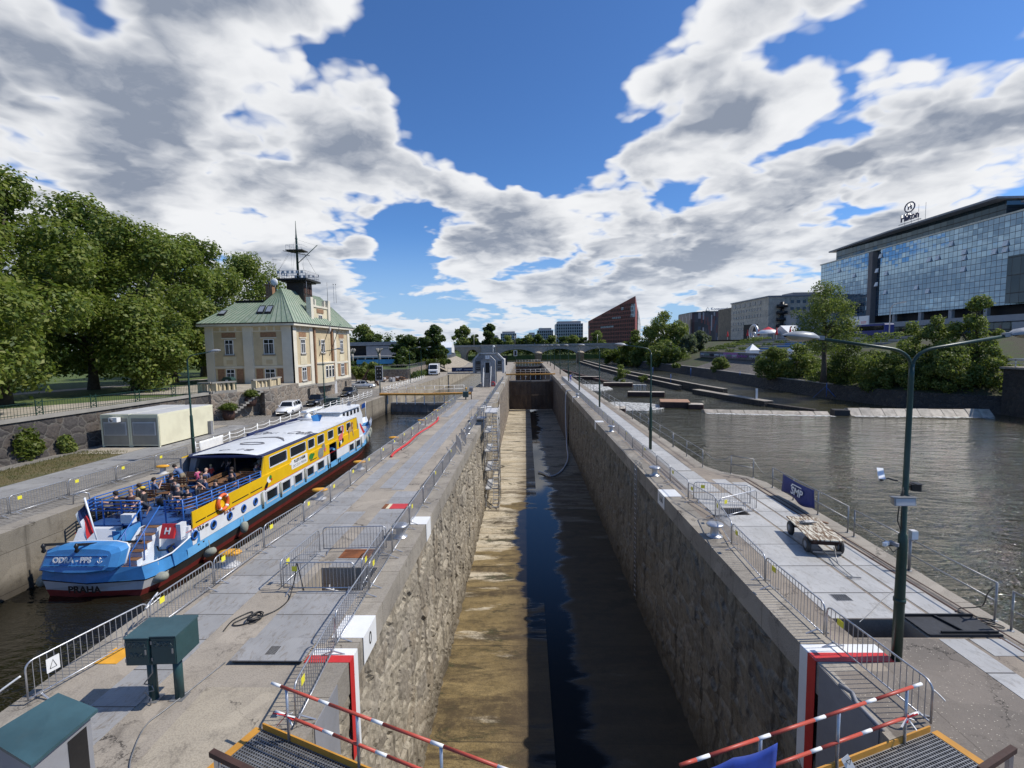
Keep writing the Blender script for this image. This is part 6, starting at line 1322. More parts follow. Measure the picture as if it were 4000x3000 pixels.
person('worker in a blue overall standing on the right quay by the far lamp posts', (8.95,95,.02), R(200), 'stand', (.03,.08,.4), (.03,.08,.4), group='people on the quays')
# ------------------------------------------------------------------ left bank: wall, fence, container, house, cars
RW = [(-39,-20),(-35.6,20),(-33.5,49.2)]
m = MB()
for a, b in zip(RW, RW[1:]): m.add([(a[0],a[1],0),(b[0],b[1],0),(b[0]-.35,b[1],TZ),(a[0]-.35,a[1],TZ)], [(0,1,2,3)])
o = m.build('retaining_wall', m_ret); tag(o, 'dark polygonal stone retaining wall below the park fence', 'wall')
m = MB()
for a, b in zip(RW, RW[1:]): m.bar((a[0]-.5,a[1],TZ+.1),(b[0]-.5,b[1],TZ+.1),.6,.26)
m.build('coping', m_stonetrim, o)
t = thing('iron_fence', 'dark iron park fence with twisted posts above the retaining wall', 'fence'); m = MB(); mp = MB()
def rwx(y):
    return xof(RW, y)-.5
y = 8
while y < 48.5:
    m.tube([(rwx(y),y,TZ+.22),(rwx(y),y,TZ+1.2)], .014, 4, caps=False); y += .2
m.tube([(rwx(8),8,TZ+1.18),(rwx(20),20,TZ+1.18),(rwx(48.5),48.5,TZ+1.18)],.022,5); m.tube([(rwx(8),8,TZ+.4),(rwx(20),20,TZ+.4),(rwx(48.5),48.5,TZ+.4)],.022,5); m.build('bars', m_green, t)
for y in range(9,49,4): q = MB(); q.bar((rwx(y),y-.25,TZ+.2),(rwx(y),y-.25,TZ+1.35),.05,.05); q.bar((rwx(y),y+.25,TZ+.2),(rwx(y),y+.25,TZ+1.35),.05,.05); [q.bar((rwx(y),y-.25,TZ+.3+.33*i),(rwx(y),y+.25,TZ+.63+.33*i),.03,.03) for i in range(3)]; [q.bar((rwx(y),y+.25,TZ+.3+.33*i),(rwx(y),y-.25,TZ+.63+.33*i),.03,.03) for i in range(3)]; q.build('lattice_post', m_green, t)
for i, (y, z, r_) in enumerate([(21,1.1,1.0),(24,1.0,.8),(28.5,1.3,.9),(31.5,1.6,1.1),(34,.9,.7)]):
    x = xof(RW, y)+.15; lv = leaves('foliage', [((0,0,0),(.3,r_*.8,z*.7)),((.1,r_*.4,-.3),(.3,r_*.6,.5)),((.1,-r_*.4,.25),(.28,r_*.5,.45))], 1500, .12, L_bright if i % 2 else L_mid, None, .4); lv.name = 'climbing_plant'; lv.location = (x,y,z*.75)
    tag(lv, ['climbing plant on the retaining wall at the left margin','low climbing plant next to the leftmost one','climbing plant in the middle of the retaining wall','taller climbing plant left of the container','small climbing plant tucked beside the container'][i], 'plant', 'climbing plants on the retaining wall')
# grass tufts on the strip
g3 = np.random.default_rng(3); nt = 9000; P = np.stack([g3.uniform(-33.6,-29.65,nt), g3.uniform(14,34.5,nt)],1)
keep = g3.random(nt) < np.clip((-29.2-P[:,0])/3.2, .12, 1); P = P[keep]; m = MB(); nt = len(P)
V = np.empty((nt*3,3)); a = g3.random(nt)*6.28; hgt = g3.uniform(.05,.2,nt); wd = .02
V[0::3] = np.stack([P[:,0]+np.cos(a)*wd,P[:,1]+np.sin(a)*wd,np.full(nt,.01)],1); V[1::3] = np.stack([P[:,0]-np.cos(a)*wd,P[:,1]-np.sin(a)*wd,np.full(nt,.01)],1); V[2::3] = np.stack([P[:,0]+g3.normal(0,.06,nt),P[:,1]+g3.normal(0,.06,nt),hgt],1)
m.add(V.tolist(), [(3*i,3*i+1,3*i+2) for i in range(nt)]); o = m.build('grass', leafmat('grass_blades', [(.07,.08,.02),(.12,.12,.035),(.24,.19,.08)])); tag(o, kind='stuff')

t = thing('site_container', 'cream site container made of two joined units with shuttered windows', 'container', (-28.65,35.75,0), R(-2.5))
for i in range(2):
    x1 = -2.42*i; x0 = x1-2.38; m = MB(); m.b(x0,x1,0,6.05,.12,2.45); u_ = m.build('unit', m_contg if False else m_corr, t)
    m = MB(); m.b(x0+.06,x1-.06,-.012,-.002,.2,2.3); m.build('end_panel', m_contg, u_)
    m = MB(); m.b(x0+.25,x1-.25,-.05,-.012,.95,2.0); f_ = m.build('window', m_lgrey, u_); m = MB(); [m.b(x0+.32,x1-.32,-.062,-.05,1.02+.09*j,1.09+.09*j) for j in range(10)]; m.build('roller_shutter', m_shut, f_)
    m = MB(); m.b(x0+.0,x1,-.03,6.08,2.45,2.6); m.build('roof_frame', m_contn, u_); m = MB(); m.b(x0+.1,x1-.1,.1,5.95,2.6,2.63); m.build('roof_sheet', m_lgrey, u_)
    m = MB(); [m.b(xx-.06,xx+.06,-.02,.1,.0,2.45) for xx in (x0+.06,x1-.06)]; m.build('corner_post', m_contn, u_)
m = MB(); m.b(-3.75,-3.05,-.42,-.06,2.05,2.4); ac = m.build('air_conditioner', m_white, t); m = MB(); m.lathe([(.14,0),(.14,.02)], n=14); m.xf(Matrix.Translation((-3.5,-.43,2.22)) @ Matrix.Rotation(R(90),4,'X')); m.build('fan_grille', m_grey, ac)
m = MB(); m.b(.01,.3,5.3,5.6,.0,1.2); m.build('meter_box', m_grey, t)

# house
HX0, HX1, HY0, HY1, HE = -44.0, -31.9, 64.3, 85.2, 11.0
house = thing('lock_house', 'ochre and cream two-storey house with green copper roofs and a dark signal tower', 'house', (0,0,0))
m = MB(); m.b(HX0,HX1,HY0,HY1,2.0,10.7); m.build('wall', m_ochrewall, house)
m = MB(); m.b(HX0+.05,HX1+.12,HY0-.12,HY1+.1,0,2.05); m.build('plinth', m_plinth, house)
m = MB(); m.b(HX0-.02,HX1+.16,HY0-.16,HY1,2.05,2.3); m.build('plinth_band', m_stonetrim, house)
m = MB(); m.prism([(HX0-.7,HY0-.75),(HX1+.7,HY0-.75),(HX1+.7,HY1+.6),(HX0-.7,HY1+.6)], 10.72, 11.02); m.build('cornice', m_ivory, house)
m = MB(); m.b(HX0-.78,HX1+.78,HY0-.83,HY1+.66,11.03,11.15); m.build('gutter', m_black, house)
def pilF(x0, x1, z0=2.3, z1=10.7, d=.14, mat=None): MB().b(x0,x1,HY0-d,HY0+.02,z0,z1).build('pilaster', mat or m_ivory, house)
def pilR(y0, y1, z0=2.3, z1=10.7, d=.14, mat=None): MB().b(HX1-.02,HX1+d,y0,y1,z0,z1).build('pilaster', mat or m_ivory, house)
pilF(-44.0,-42.9); pilF(-38.65,-37.35, d=.26); pilF(-33.3,HX1+.14); pilR(HY0-.14,65.3); pilR(84.2,HY1); pilR(69.4,70.4); pilR(78.2,79.1)
pilR(70.6,71.0,2.3,10.7,.3,m_brickp); pilR(77.1,77.5,2.3,10.7,.3,m_brickp)
for x0, x1 in ((-42.9,-38.65),(-37.35,-33.3)):
    MB().b(x0,x1,HY0-.1,HY0,4.95,5.25).build('string_course', m_ivory, house); MB().b(x0,x1,HY0-.08,HY0,9.95,10.7).build('frieze', m_ivory, house)
    n_ = 4; [MB().b(x0+.15+i*(x1-x0)/n_, x0+(i+1)*(x1-x0)/n_-.12, HY0-.1,HY0-.08,10.08,10.58).build('frieze_panel', m_ochrewall, house) for i in range(n_)]
    MB().b(x0,x1,HY0-.09,HY0,2.3,2.72).build('sill_band', m_ivory, house)
for y0, y1 in ((65.3,69.4),(79.1,84.2)):
    MB().b(HX1,HX1+.1,y0,y1,4.95,5.25).build('string_course', m_ivory, house); MB().b(HX1,HX1+.08,y0,y1,9.95,10.7).build('frieze', m_ivory, house)
    [MB().b(HX1+.08,HX1+.1,y0+.15+i*(y1-y0)/3,y0+(i+1)*(y1-y0)/3-.12,10.08,10.58).build('frieze_panel', m_ochrewall, house) for i in range(3)]
    MB().b(HX1,HX1+.09,y0,y1,2.3,2.72).build('sill_band', m_ivory, house)
def hwin(c, w, h, face, two=2):
    """casement window with frame, transom, glass and sill; c = lower middle of the opening"""
    M = Matrix.Translation(c) if face == 'F' else Matrix.Translation(c) @ Matrix.Rotation(R(90),4,'Z')
    m = MB(); m.b(-w/2-.12,w/2+.12,-.08,.02,-.02,.0); 
    m = MB(); zt = h*.68
    for x in (-w/2, w/2-.09): m.b(x,x+.09,-.07,.0,0,h)
    for z in (0, h-.09, zt): m.b(-w/2+.09,w/2-.09,-.068,.0,z,z+.09)
    m.b(-.05,.05,-.066,.0,.09,zt); m.b(-.03,.03,-.064,.0,zt+.09,h-.09)
    m.xf(M); f_ = m.build('window', m_white, house)
    m = MB(); m.b(-w/2+.02,w/2-.02,-.03,-.005,.02,h-.02); m.xf(M); m.build('pane', m_glass, f_)
    m = MB(); m.b(-w/2-.15,w/2+.15,-.2,.0,-.16,-.005); m.xf(M); m.build('sill', m_stonetrim, f_)
    m = MB(); [m.b(s*w*.27-.14,s*w*.27+.14,-.036,-.031,.1,zt) for s in (-1,1)]; m.xf(M); m.build('curtain', m_curtain, f_)
def surround(x0, x1, z0, z1, face, mat, d=.05, nm='brick_panel'):
    (MB().b(x0,x1,HY0-d,HY0,z0,z1) if face == 'F' else MB().b(HX1,HX1+d,x0,x1,z0,z1)).build(nm, mat, house)
for cx, w in ((-40.75,1.2),(-35.2,1.45)):
    hwin((cx,HY0,6.85),w,2.05,'F'); hwin((cx,HY0,2.9),w,1.95,'F')
    surround(cx-w/2-.35,cx+w/2+.35,9.2,9.85,'F',m_brickp); surround(cx-w/2-1.2,cx-w/2-.25,2.75,4.85,'F',m_brickp); surround(cx+w/2+.25,cx+w/2+1.2,2.75,4.85,'F',m_brickp)
    surround(cx-w/2-.3,cx+w/2+.3,5.3,6.6,'F',m_cream,.06,'apron_panel'); surround(cx-.45,cx+.45,5.5,6.1,'F',m_ochrewall,.08,'apron_field'); surround(cx-w/2-.4,cx+w/2+.4,9.0,9.15,'F',m_ivory,.1,'lintel')
for cy, w in ((67.3,1.35),(81.6,1.35)):
    hwin((HX1,cy,6.85),w,2.05,'R'); hwin((HX1,cy,2.95),w,1.95,'R')
    surround(cy-w/2-.4,cy+w/2+.4,9.2,9.85,'R',m_brickp); surround(cy-w/2-1.2,cy-w/2-.25,2.75,4.85,'R',m_brickp); surround(cy+w/2+.25,cy+w/2+1.2,2.75,4.85,'R',m_brickp)
    surround(cy-w/2-.3,cy+w/2+.3,5.3,6.6,'R',m_cream,.06,'apron_panel'); surround(cy-w/2-.4,cy+w/2+.4,9.0,9.15,'R',m_ivory,.1,'lintel')
hwin((HX1,74.0,6.85),1.4,2.05,'R')
m = MB(); m.prism([(HX1,71.2),(HX1+.9,72.3),(HX1+.9,75.7),(HX1,76.9)], 2.2, 5.2); bw = m.build('bay_window', m_cream, house)
m = MB(); m.prism([(HX1,71.0),(HX1+1.05,72.2),(HX1+1.05,75.8),(HX1,77.1)], 5.201, 5.4); m.build('bay_roof', m_ivory, bw); m = MB(); m.prism([(HX1,71.0),(HX1+1.05,72.2),(HX1+1.05,75.8),(HX1,77.1)], 1.75, 2.2); m.build('bay_base', m_stonetrim, bw)
for y in (72.6,73.75,74.9): m = MB(); m.b(HX1+.9,HX1+.95,y-.02,y+.85,2.95,4.85); f_ = m.build('window', m_white, bw); m = MB(); m.b(HX1+.951,HX1+.96,y+.07,y+.76,3.05,4.2); m.b(HX1+.951,HX1+.96,y+.07,y+.76,4.3,4.75); m.build('pane', m_glass, f_)
for y in (68.2,82.5): MB().b(HX1+.121,HX1+.15,y-.4,y+.4,.3,1.7).build('cellar_window', m_dark, house)
MB().b(HX1+.121,HX1+.16,77.6,78.6,0,2.0).build('cellar_door', m_lgrey, house)
# gable dormer over the middle of the right face
dm = MB().b(HX1-3.2,HX1-.1,71.2,76.4,11.15,14.0).build('gable_dormer', m_cream, house)
[MB().b(HX1-.6,HX1+.12,y0,y1,11.15,15.2).build('gable_pier', m_ivory, dm) for y0, y1 in ((70.3,71.15),(76.45,77.3))]; m = MB(); m.b(HX1-.5,HX1+.02,71.15,76.45,13.8,14.1); [m.b(HX1-.4,HX1,y,y+.4,14.1,15.0) for y in (71.9,75.3)]; m.build('gable_rail', m_ivory, dm)
MB().b(HX1-.1,HX1-.02,72.6,75.0,13.0,13.6).build('brick_panel', m_brickp, dm); m = MB(); m.b(HX1-.1,HX1-.03,73.15,74.45,11.5,12.75); f_ = m.build('window', m_white, dm); m = MB(); m.b(HX1-.03,HX1-.02,73.25,73.75,11.6,12.65); m.b(HX1-.03,HX1-.02,73.85,74.35,11.6,12.65); m.build('pane', m_glass, f_)
# roofs with standing seams
ex0, ex1, ey0, ey1, ez = -38.6, HX1+.72, HY0-.76, HY1+.6, 11.16; rx, rz, ra, rb_ = -35.1, 16.3, 68.2, 81.0
roofm = MB(); A_, B2, C_, D_ = (ex0,ey0,ez),(ex1,ey0,ez),(ex1,ey1,ez),(ex0,ey1,ez); P_1, P_2 = (rx,ra,rz),(rx,rb_,rz)
roofm.add([A_,B2,C_,D_,P_1,P_2], [(0,1,4),(1,2,5,4),(2,3,5),(3,0,4,5)]); mr_ = roofm.build('roof', m_copper, house)
sm_ = MB()
def seams(a, b, c, d, n, rows=0):
    a, b, c, d = map(Vector, (a,b,c,d)); nrm = (b-a).cross(d-a).normalized(); nrm = nrm if nrm.z > 0 else -nrm
    for i in range(n+1): u = i/n; sm_.bar(a+(b-a)*u+nrm*.01, d+(c-d)*u+nrm*.01, .055, .07)
seams(A_,B2,P_1,P_1,9); seams(B2,C_,P_2,P_1,26)
for i in range(1,9): u = i/9; a = Vector(A_)+(Vector(B2)-Vector(A_))*u; 
wx0 = HX0-.65; W = [(wx0,ey0,ez-.01),(-38,ey0,ez-.01),(-38,ey1,ez-.01),(wx0,ey1,ez-.01),(wx0+3,ey0+4.6,14.3),(-37,ey0+4.6,14.3),(-37,ey1-4.6,14.3),(wx0+3,ey1-4.6,14.3)]
m = MB(); m.add(W, [(0,1,5,4),(2,3,7,6),(3,0,4,7),(4,5,6,7)]); m.build('roof', m_copper, house); seams(W[0],W[1],W[5],W[4],11); seams(W[3],W[0],W[4],W[7],22); sm_.build('seams', paint('copper_seam', (.1,.145,.09), .6, .2), mr_)
m = MB(); m.b(wx0+2.9,-37,ey0+4.5,ey0+6,14.3,14.6); m.tube([(wx0+3,ey0+4.6,15.1),(-37,ey0+4.6,15.1)],.03,5); [m.tube([(wx0+3+i*.5,ey0+4.6,14.5),(wx0+3+i*.5,ey0+4.6,15.1)],.015,4) for i in range(11)]; m.build('roof_edge_rail', m_black, house)
for (x, y, z, w_) in ((-42.2,65.6,0,.5),(-36.4,65.1,1,.45),(-35.3,65.1,1,.45)):
    sl_ = 1.103 if z else .685; z = 11.2+sl_*(y-ey0)+.06
    m = MB(); m.add([(x-w_,y-.5,z-.5*sl_+.12),(x+w_,y-.5,z-.5*sl_+.12),(x+w_,y+.5,z+.5*sl_+.08),(x-w_,y+.5,z+.5*sl_+.08),(x-w_,y-.45,z-.6*sl_),(x+w_,y-.45,z-.6*sl_)], [(0,1,2,3),(4,5,1,0),(0,3,4),(1,5,2)]); s_ = m.build('skylight', m_black, mr_)
    m = MB(); m.add([(x-w_*.75,y-.38,z-.38*sl_+.12),(x+w_*.75,y-.38,z-.38*sl_+.12),(x+w_*.75,y+.36,z+.36*sl_+.09),(x-w_*.75,y+.36,z+.36*sl_+.09)], [(0,1,2,3)]); m.xf(Matrix.Translation((0,-.02,.02))); m.build('pane', paint('sky_glass', (.25,.28,.32), .15, .1), s_)
m = MB(); m.prismY([(-33.0,12.6),(-33.0,12.55),(-32.4,11.9),(-32.4,11.95)], 67.5, 69.0); m.xf(Matrix.Translation((.25,0,.35))); m.build('skylight', m_black, mr_)
m = MB(); m.b(-38.6,-37.6,70.5,71.7,14,17.0); m.b(-38.75,-37.45,70.35,71.85,17.0,17.2); ch = m.build('chimney', m_brickp, mr_); m = MB(); [m.lathe([(.16,17.2),(.14,17.7)], (x,71.1,0), 8) for x in (-38.35,-37.85)]; m.build('chimney_pot', m_black, ch)
m = MB(); m.ell((-36.6,69.3,17.3),(.55,.2,.55),14,8); m.tube([(-36.6,69.5,16.5),(-36.6,69.5,17.2)],.05,6); m.build('satellite_dish', m_white, house)
# signal tower and mast
_n0 = set(bpy.data.objects)
tw = MB().b(-36.4,-33.8,72.5,75.4,12.5,17.9).build('signal_tower', m_tarwood, house)
m = MB(); [m.b(-33.79,-33.74,72.7+i*.9,73.4+i*.9,z0,z1) for i in range(3) for z0, z1 in ((13.2,14.4),(14.6,15.9),(16.2,17.3))]; m.build('board_panel', m_rustdk, tw)
m = MB(); m.prism([(-37.5,71.4),(-32.8,71.4),(-32.8,76.5),(-37.5,76.5)], 18.1, 18.35); m.prism([(-36.9,72),(-33.3,72),(-33.3,75.9),(-36.9,75.9)], 17.9, 18.1); m.build('tower_roof', m_black, tw)
m = MB(); C4 = [(-37.3,71.6),(-33.0,71.6),(-33.0,76.3),(-37.3,76.3)]
for i in range(4):
    a, b = Vector((*C4[i],0)), Vector((*C4[(i+1)%4],0))
    for zz in (18.75,19.1,19.5): m.tube([a+Vector((0,0,zz)), b+Vector((0,0,zz))], .025, 4)
    for q in range(13): p = a+(b-a)*(q/12); m.tube([p+Vector((0,0,18.35)), p+Vector((0,0,19.5))], .02, 4)
    for q in range(0,12,2): p = a+(b-a)*((q+.5)/12); n2 = (b-a).normalized()*.17; m.bar(p-n2+Vector((0,0,19.3)), p+n2+Vector((0,0,19.3)), .02, .35)
m.build('tower_railing', m_lgrey, tw)
MX, MY = -35.2, 73.9
m = MB(); m.tube([(MX,MY,18.3),(MX,MY,24.6),(MX,MY,25.4),(MX,MY,27.4)], [.2,.15,.09,.03], 9); m.tube([(MX-.15,MY,24.7),(MX+.15,MY,24.7)],.12,6); mast = m.build('mast', m_green, tw)
m = MB(); m.prism([(MX-1.3,MY-1.0),(MX+1.3,MY-1.0),(MX+1.3,MY+1.0),(MX-1.3,MY+1.0)], 22.75, 22.9); m.bar((MX-1.9,MY-.6,22.8),(MX+1.7,MY+.6,22.2),.08,.08); m.build('crows_nest', m_tarwood, mast)
m = MB(); [m.tube([(MX+a*1.25,MY-.95,22.9),(MX+a*1.25,MY-.95,23.6)],.02,4) for a in (-1,-.5,0,.5,1)]; m.tube([(MX-1.25,MY-.95,23.6),(MX+1.25,MY-.95,23.6)],.025,4); [m.tube([(MX+s*1.25,MY-.95,23.6),(MX+s*1.25,MY+.95,23.6)],.025,4) for s in (-1,1)]; m.build('nest_rail', m_lgrey, mast)
m = MB(); m.tube([(MX,MY,20.9),(MX+3.0,MY+.6,23.8)], .06, 6); m.build('gaff', m_green, mast)
m = MB()
for a in ((MX-2.0,MY-2.2,19.4),(MX+2.0,MY-2.2,19.4),(MX+2.0,MY+2.2,19.4),(MX-2.0,MY+2.2,19.4)): m.tube([(MX,MY,24.6),a],.012,3); m.tube([(MX+(.9 if a[0] > MX else -.9),MY,22.75),a],.012,3)
m.tube([(MX,MY,24.6),(MX+2.9,MY+.6,23.7)],.01,3); m.build('rigging', m_black, mast)
m = MB(); m.tube([(-38.0,72,18.4),(-38.0,72,21.6)],.03,4); m.tube([(-38.6,72,20.6),(-37.4,72,20.6)],.02,4); m.tube([(-38.0,71.6,21.2),(-37.0,72.4,21.2)],.02,4); m.build('aerial', m_steel, tw)
m = MB()
for x, y in ((-33.1,72.0),(-31.8,76.5)): m.tube([(x,y,15.0),(x,y,19.3 if y < 75 else 18.3)],.04,5)
for x, y in ((-37.9,70.0),(-37.5,70.0),(-33.0,82.0),(-32.6,82.0)): m.tube([(x,y,15.5),(x,y,18.6)],.025,4); m.ell((x,y,18.7),(.1,.1,.12),6,4)
m.build('lightning_rod', m_steel, house)
for o_ in set(bpy.data.objects)-_n0:
    if o_.type == 'MESH' and o_.parent is house: o_.location.z -= .2
for (y, lb, dz) in ((72.6,'limp grey flag on the slanting flagpole of the house, nearer one',0),(76.4,'bare slanting flagpole on the house, farther one',1)):
    f_ = thing('flagpole', lb, 'flagpole', (HX1,y,6.3)); m = MB(); m.tube([(0,0,0),(1.9,.2,5.0)],.045,6); m.ell((1.9,.2,5.05),(.08,.08,.08),6,4); m.build('pole', m_black, f_)
    if not dz: vs = [(1.75-.1*v+.12*math.sin(u*5)*v, .2+.5*v*math.sin(u*3+.5), 4.6-.9*u-.5*v*u) for u in [i/6 for i in range(7)] for v in [j/4 for j in range(5)]]; m = MB(); m.add(vs, [(i*5+j,(i+1)*5+j,(i+1)*5+j+1,i*5+j+1) for i in range(6) for j in range(4)], 0, True); o = m.build('cloth', m_lgrey, f_); o.modifiers.new('thickness','SOLIDIFY').thickness = .01
# terrace, stairs, balustrade
T_ = [(-33.5,49.2),(-31.3,51.9),(-30.2,54.6),(-31.2,64.0),(-46,64.0),(-46,49.2)]
tr = MB().prism(T_, 0, TZ).build('terrace_wall', m_plinth); tag(tr, 'rough stone terrace wall in front of the house', 'wall')
m = MB(); tp = [(-45.9,50.0),(-33.9,50.0),(-31.7,52.5),(-30.7,55.0),(-31.6,63.9),(-45.9,63.9)]; m.prism(tp, TZ+.001, TZ+.03); m.build('terrace_paving', m_sand, tr)
bl = thing('balustrade', 'cream pierced balustrade along the terrace of the house', 'balustrade')
bp_ = [(-35.3,50.0),(-33.8,49.9),(-32.2,51.6)]; bp2 = [(-31.3,53.2),(-30.5,55.0),(-30.8,58.4)]
for pth in (bp_, bp2):
    for a, b in zip(pth, pth[1:]):
        a, b = Vector((*a,0)), Vector((*b,0)); L = (b-a).length; d = (b-a)/L
        m = MB(); m.bar(a+Vector((0,0,TZ+.16)), b+Vector((0,0,TZ+.16)), .4, .3); m.build('plinth', m_stonetrim, bl); MB().bar(a+Vector((0,0,TZ+1.2)), b+Vector((0,0,TZ+1.2)), .45, .16).build('rail', m_stonetrim, bl)
        n_ = max(3,int(L/.42)); m = MB()
        for i in range(n_): q = a+d*(.25+(L-.5)*i/(n_-1)); wide = i % 6 in (0,5); m.bar(q+Vector((0,0,TZ+.3)), q+Vector((0,0,TZ+1.13)), .55 if wide else .16, .3)
        m.build('balusters', m_ochrewall, bl)
m = MB(); d = Vector((3.0,4.2,0)).normalized(); nn = Vector((d.y,-d.x,0)); q0 = Vector((-33.1,50.1,0))+nn*.02
for i in range(13): q = q0+d*(.32*i); m.bar(q+nn*.0+Vector((0,0,.11+.22*i)), q+nn*1.25+Vector((0,0,.11+.22*i)), .36, .22) ; m.bar(q+d*.3+Vector((0,0,.02)), q+d*.3+nn*1.25+Vector((0,0,.02)), .5, .04)
st_ = m.build('steps', m_stonetrim); tag(st_, 'stone steps climbing to the terrace from the quay road', 'stairs'); m = MB(); m.prism([tuple((q0+d*4.1)[:2]), tuple((q0+d*4.1+nn*1.3)[:2]), tuple((q0+d*5.2+nn*1.3)[:2]), tuple((q0+d*5.2)[:2])], 0, TZ-.02); m.build('landing', m_plinth, st_)
t = thing('kiosk_box', 'dark green round-topped cabinet on the terrace corner', 'cabinet', (-34.2,53.5,TZ)); m = MB(); m.prismY([(-.6,0),(.6,0),(.6,1.3),(.4,1.6),(-.4,1.6),(-.6,1.3)], -.4, .4); m.build('body', m_green, t); m = MB(); m.b(-.15,.15,-.42,-.405,1.05,1.3); m.build('plate', m_lgrey, t)
for (p_, lb, s_) in (((-32.0,49.7,.0),'yellow-green conifer in the big pot at the foot of the steps',1.0),((-30.9,52.0,1.2),'upper yellow-green conifer beside the steps',.9)):
    t = thing('potted_conifer', lb, 'plant', p_); m = MB(); m.lathe([(.5,0),(.62,.5),(.55,1.0),(.5,1.0)], n=14); m.build('pot', m_rustdk, t)
    leaves('foliage', [((.1,-.1,1.5),(.8*s_,.8*s_,.35)),((.5,-.2,1.25),(.6,.5,.2)),((-.5,.1,1.3),(.6,.5,.2))], 900, .1, L_bright, t, .3)

# cars
m_tyre = paint('tyre', (.02,.02,.02), .8, .1, 4); m_alloy = paint('alloy', (.5,.5,.5), .3, .1, 4, .8); m_carglass = paint('car_glass', (.012,.014,.016), .05, .1, 1, 0, 0, bump=0)
def car(label, loc, rz, mat, estate=False, L=4.6):
    t = thing('parked_car', label, 'car', loc, rz, 'cars parked beside the house'); h = L/2
    def section(y, zb, zt, wb, wt): return [(-wb,y,zb),(-wb*1.0,y,(zb+zt)*.5),(-wt,y,zt),(wt,y,zt),(wb,y,(zb+zt)*.5),(wb,y,zb)]
    S = [(-h,.35,.72,.76,.66),(-h+.12,.22,.86,.84,.74),(-h+.7,.2,.95,.89,.82),(-.4,.2,.95,.9,.84),(h-1.5,.2,.93,.9,.83),(h-.55,.2,.8,.86,.75),(h-.1,.25,.66,.74,.64),(h,.34,.56,.62,.55)]
    if not estate: S[0] = (-h,.35,.8,.74,.64); S[1] = (-h+.12,.22,.93,.83,.72)
    vs = [p for s_ in S for p in section(*s_)]; n_ = 6; fs = [(i*n_+j,(i+1)*n_+j,(i+1)*n_+(j+1)%n_,i*n_+(j+1)%n_) for i in range(len(S)-1) for j in range(n_)]+[(5,4,3,2,1,0),tuple(range((len(S)-1)*n_,len(S)*n_))]
    m = MB(); m.add(vs, [f[::-1] for f in fs], 0, True); m.build('body', mat, t)
    rear = -h+.15 if estate else -h+.75
    G = [(rear,.93,.8),(rear+(.35 if estate else .75),1.44,.62),(-.1,1.5,.62),(.45,1.46,.62),(h-1.35,.93,.78)]
    vs = []
    for y, z, w_ in G: vs += [(-w_,y,z),(w_,y,z)]
    base = [(-.82,rear,.93),(.82,rear,.93),(.82,h-1.35,.93),(-.82,h-1.35,.93)]
    m = MB(); m.add(vs, [(0,1,3,2),(2,3,5,4),(4,5,7,6),(6,7,9,8)]); m.add([vs[0],vs[2],vs[4],vs[6],vs[8]],[(0,1,2,3,4)]); m.add([vs[1],vs[3],vs[5],vs[7],vs[9]],[(4,3,2,1,0)]); cb_ = m.build('cabin', mat, t)
    def shrink(ps, f=.86, out=.006):
        ps = [Vector(p) for p in ps]; c = sum(ps, Vector())/len(ps); nrm = (ps[1]-ps[0]).cross(ps[-1]-ps[0]).normalized(); cc_ = Vector((0,(G[0][0]+G[-1][0])/2,1.1)); nrm = nrm if nrm.dot(c-cc_) > 0 else -nrm
        return [c+(p-c)*f+nrm*out for p in ps]
    MB().add
    m = MB(); m.add(shrink([vs[6],vs[7],vs[9],vs[8]]), [(0,1,2,3)]); m.build('windscreen', m_carglass, t); m = MB(); m.add(shrink([vs[0],vs[1],vs[3],vs[2]],.8), [(0,1,2,3)]); m.build('rear_window', m_carglass, t)
    for s in (0,1):
        sgn = -1 if s == 0 else 1
        def sp(y, u):      # point on the cabin side
            for (y0,z0,w0),(y1,z1,w1) in zip(G,G[1:]):
                if y0 <= y <= y1: k_ = (y-y0)/(y1-y0); zt_ = z0+(z1-z0)*k_; wt_ = w0+(w1-w0)*k_; break
            z = .96+(zt_-.08-.96)*u; w_ = .8+(wt_-.8)*((z-.93)/max(.05,zt_-.93)) if zt_ > .98 else .8
            return (sgn*(w_+.012), y, z)
        for a, b in ((rear+.3,-.35),(-.28,h-1.75)) if not estate else ((rear+.25,-.95),(-.88,-.1),(-.03,h-1.75)):
            m = MB(); m.add([sp(a,0),sp(b,0),sp(b if b < .5 else .5,1),sp(a+.12,1)], [(0,1,2,3)]); m.build('side_window', m_carglass, t)
        m = MB(); m.ell((sgn*.95,h-1.75,1.0),(.1,.06,.07),8,6); m.build('mirror', mat, t)
        m = MB(); m.add([(sgn*.5,h+.005,.62),(sgn*.63,h-.05,.62),(sgn*.8,h-.32,.72),(sgn*.52,h-.12,.72)], [(0,1,2,3)]); m.build('headlight', m_lgrey, t)
        m = MB(); m.b(*sorted((sgn*.45,sgn*.74)),-h-.01,-h+.1,.62,.76); m.build('tail_light', m_red, t)
        for y in (-h+.85, h-.9):
            m = MB(); m.lathe([(.18,-.1),(.3,-.1),(.32,-.06),(.32,.06),(.3,.1),(.18,.1)], n=16); m.xf(Matrix.Translation((sgn*.8,y,.32)) @ Matrix.Rotation(R(90),4,'Y')); w_ = m.build('wheel', m_tyre, t)
            m = MB(); m.lathe([(.02,-.106),(.2,-.104),(.2,.104),(.02,.106)], n=12); m.xf(Matrix.Translation((sgn*.8,y,.32)) @ Matrix.Rotation(R(90),4,'Y')); m.build('rim', m_alloy, w_)
    m = MB(); m.b(-.5,.5,h-.02,h+.012,.42,.52); m.b(-.62,.62,h-.05,h+.004,.24,.34); m.build('grille', m_black, t)
    m = MB(); m.b(-.26,.26,h+.013,h+.02,.37,.45); m.build('number_plate', m_white, t)
    return t
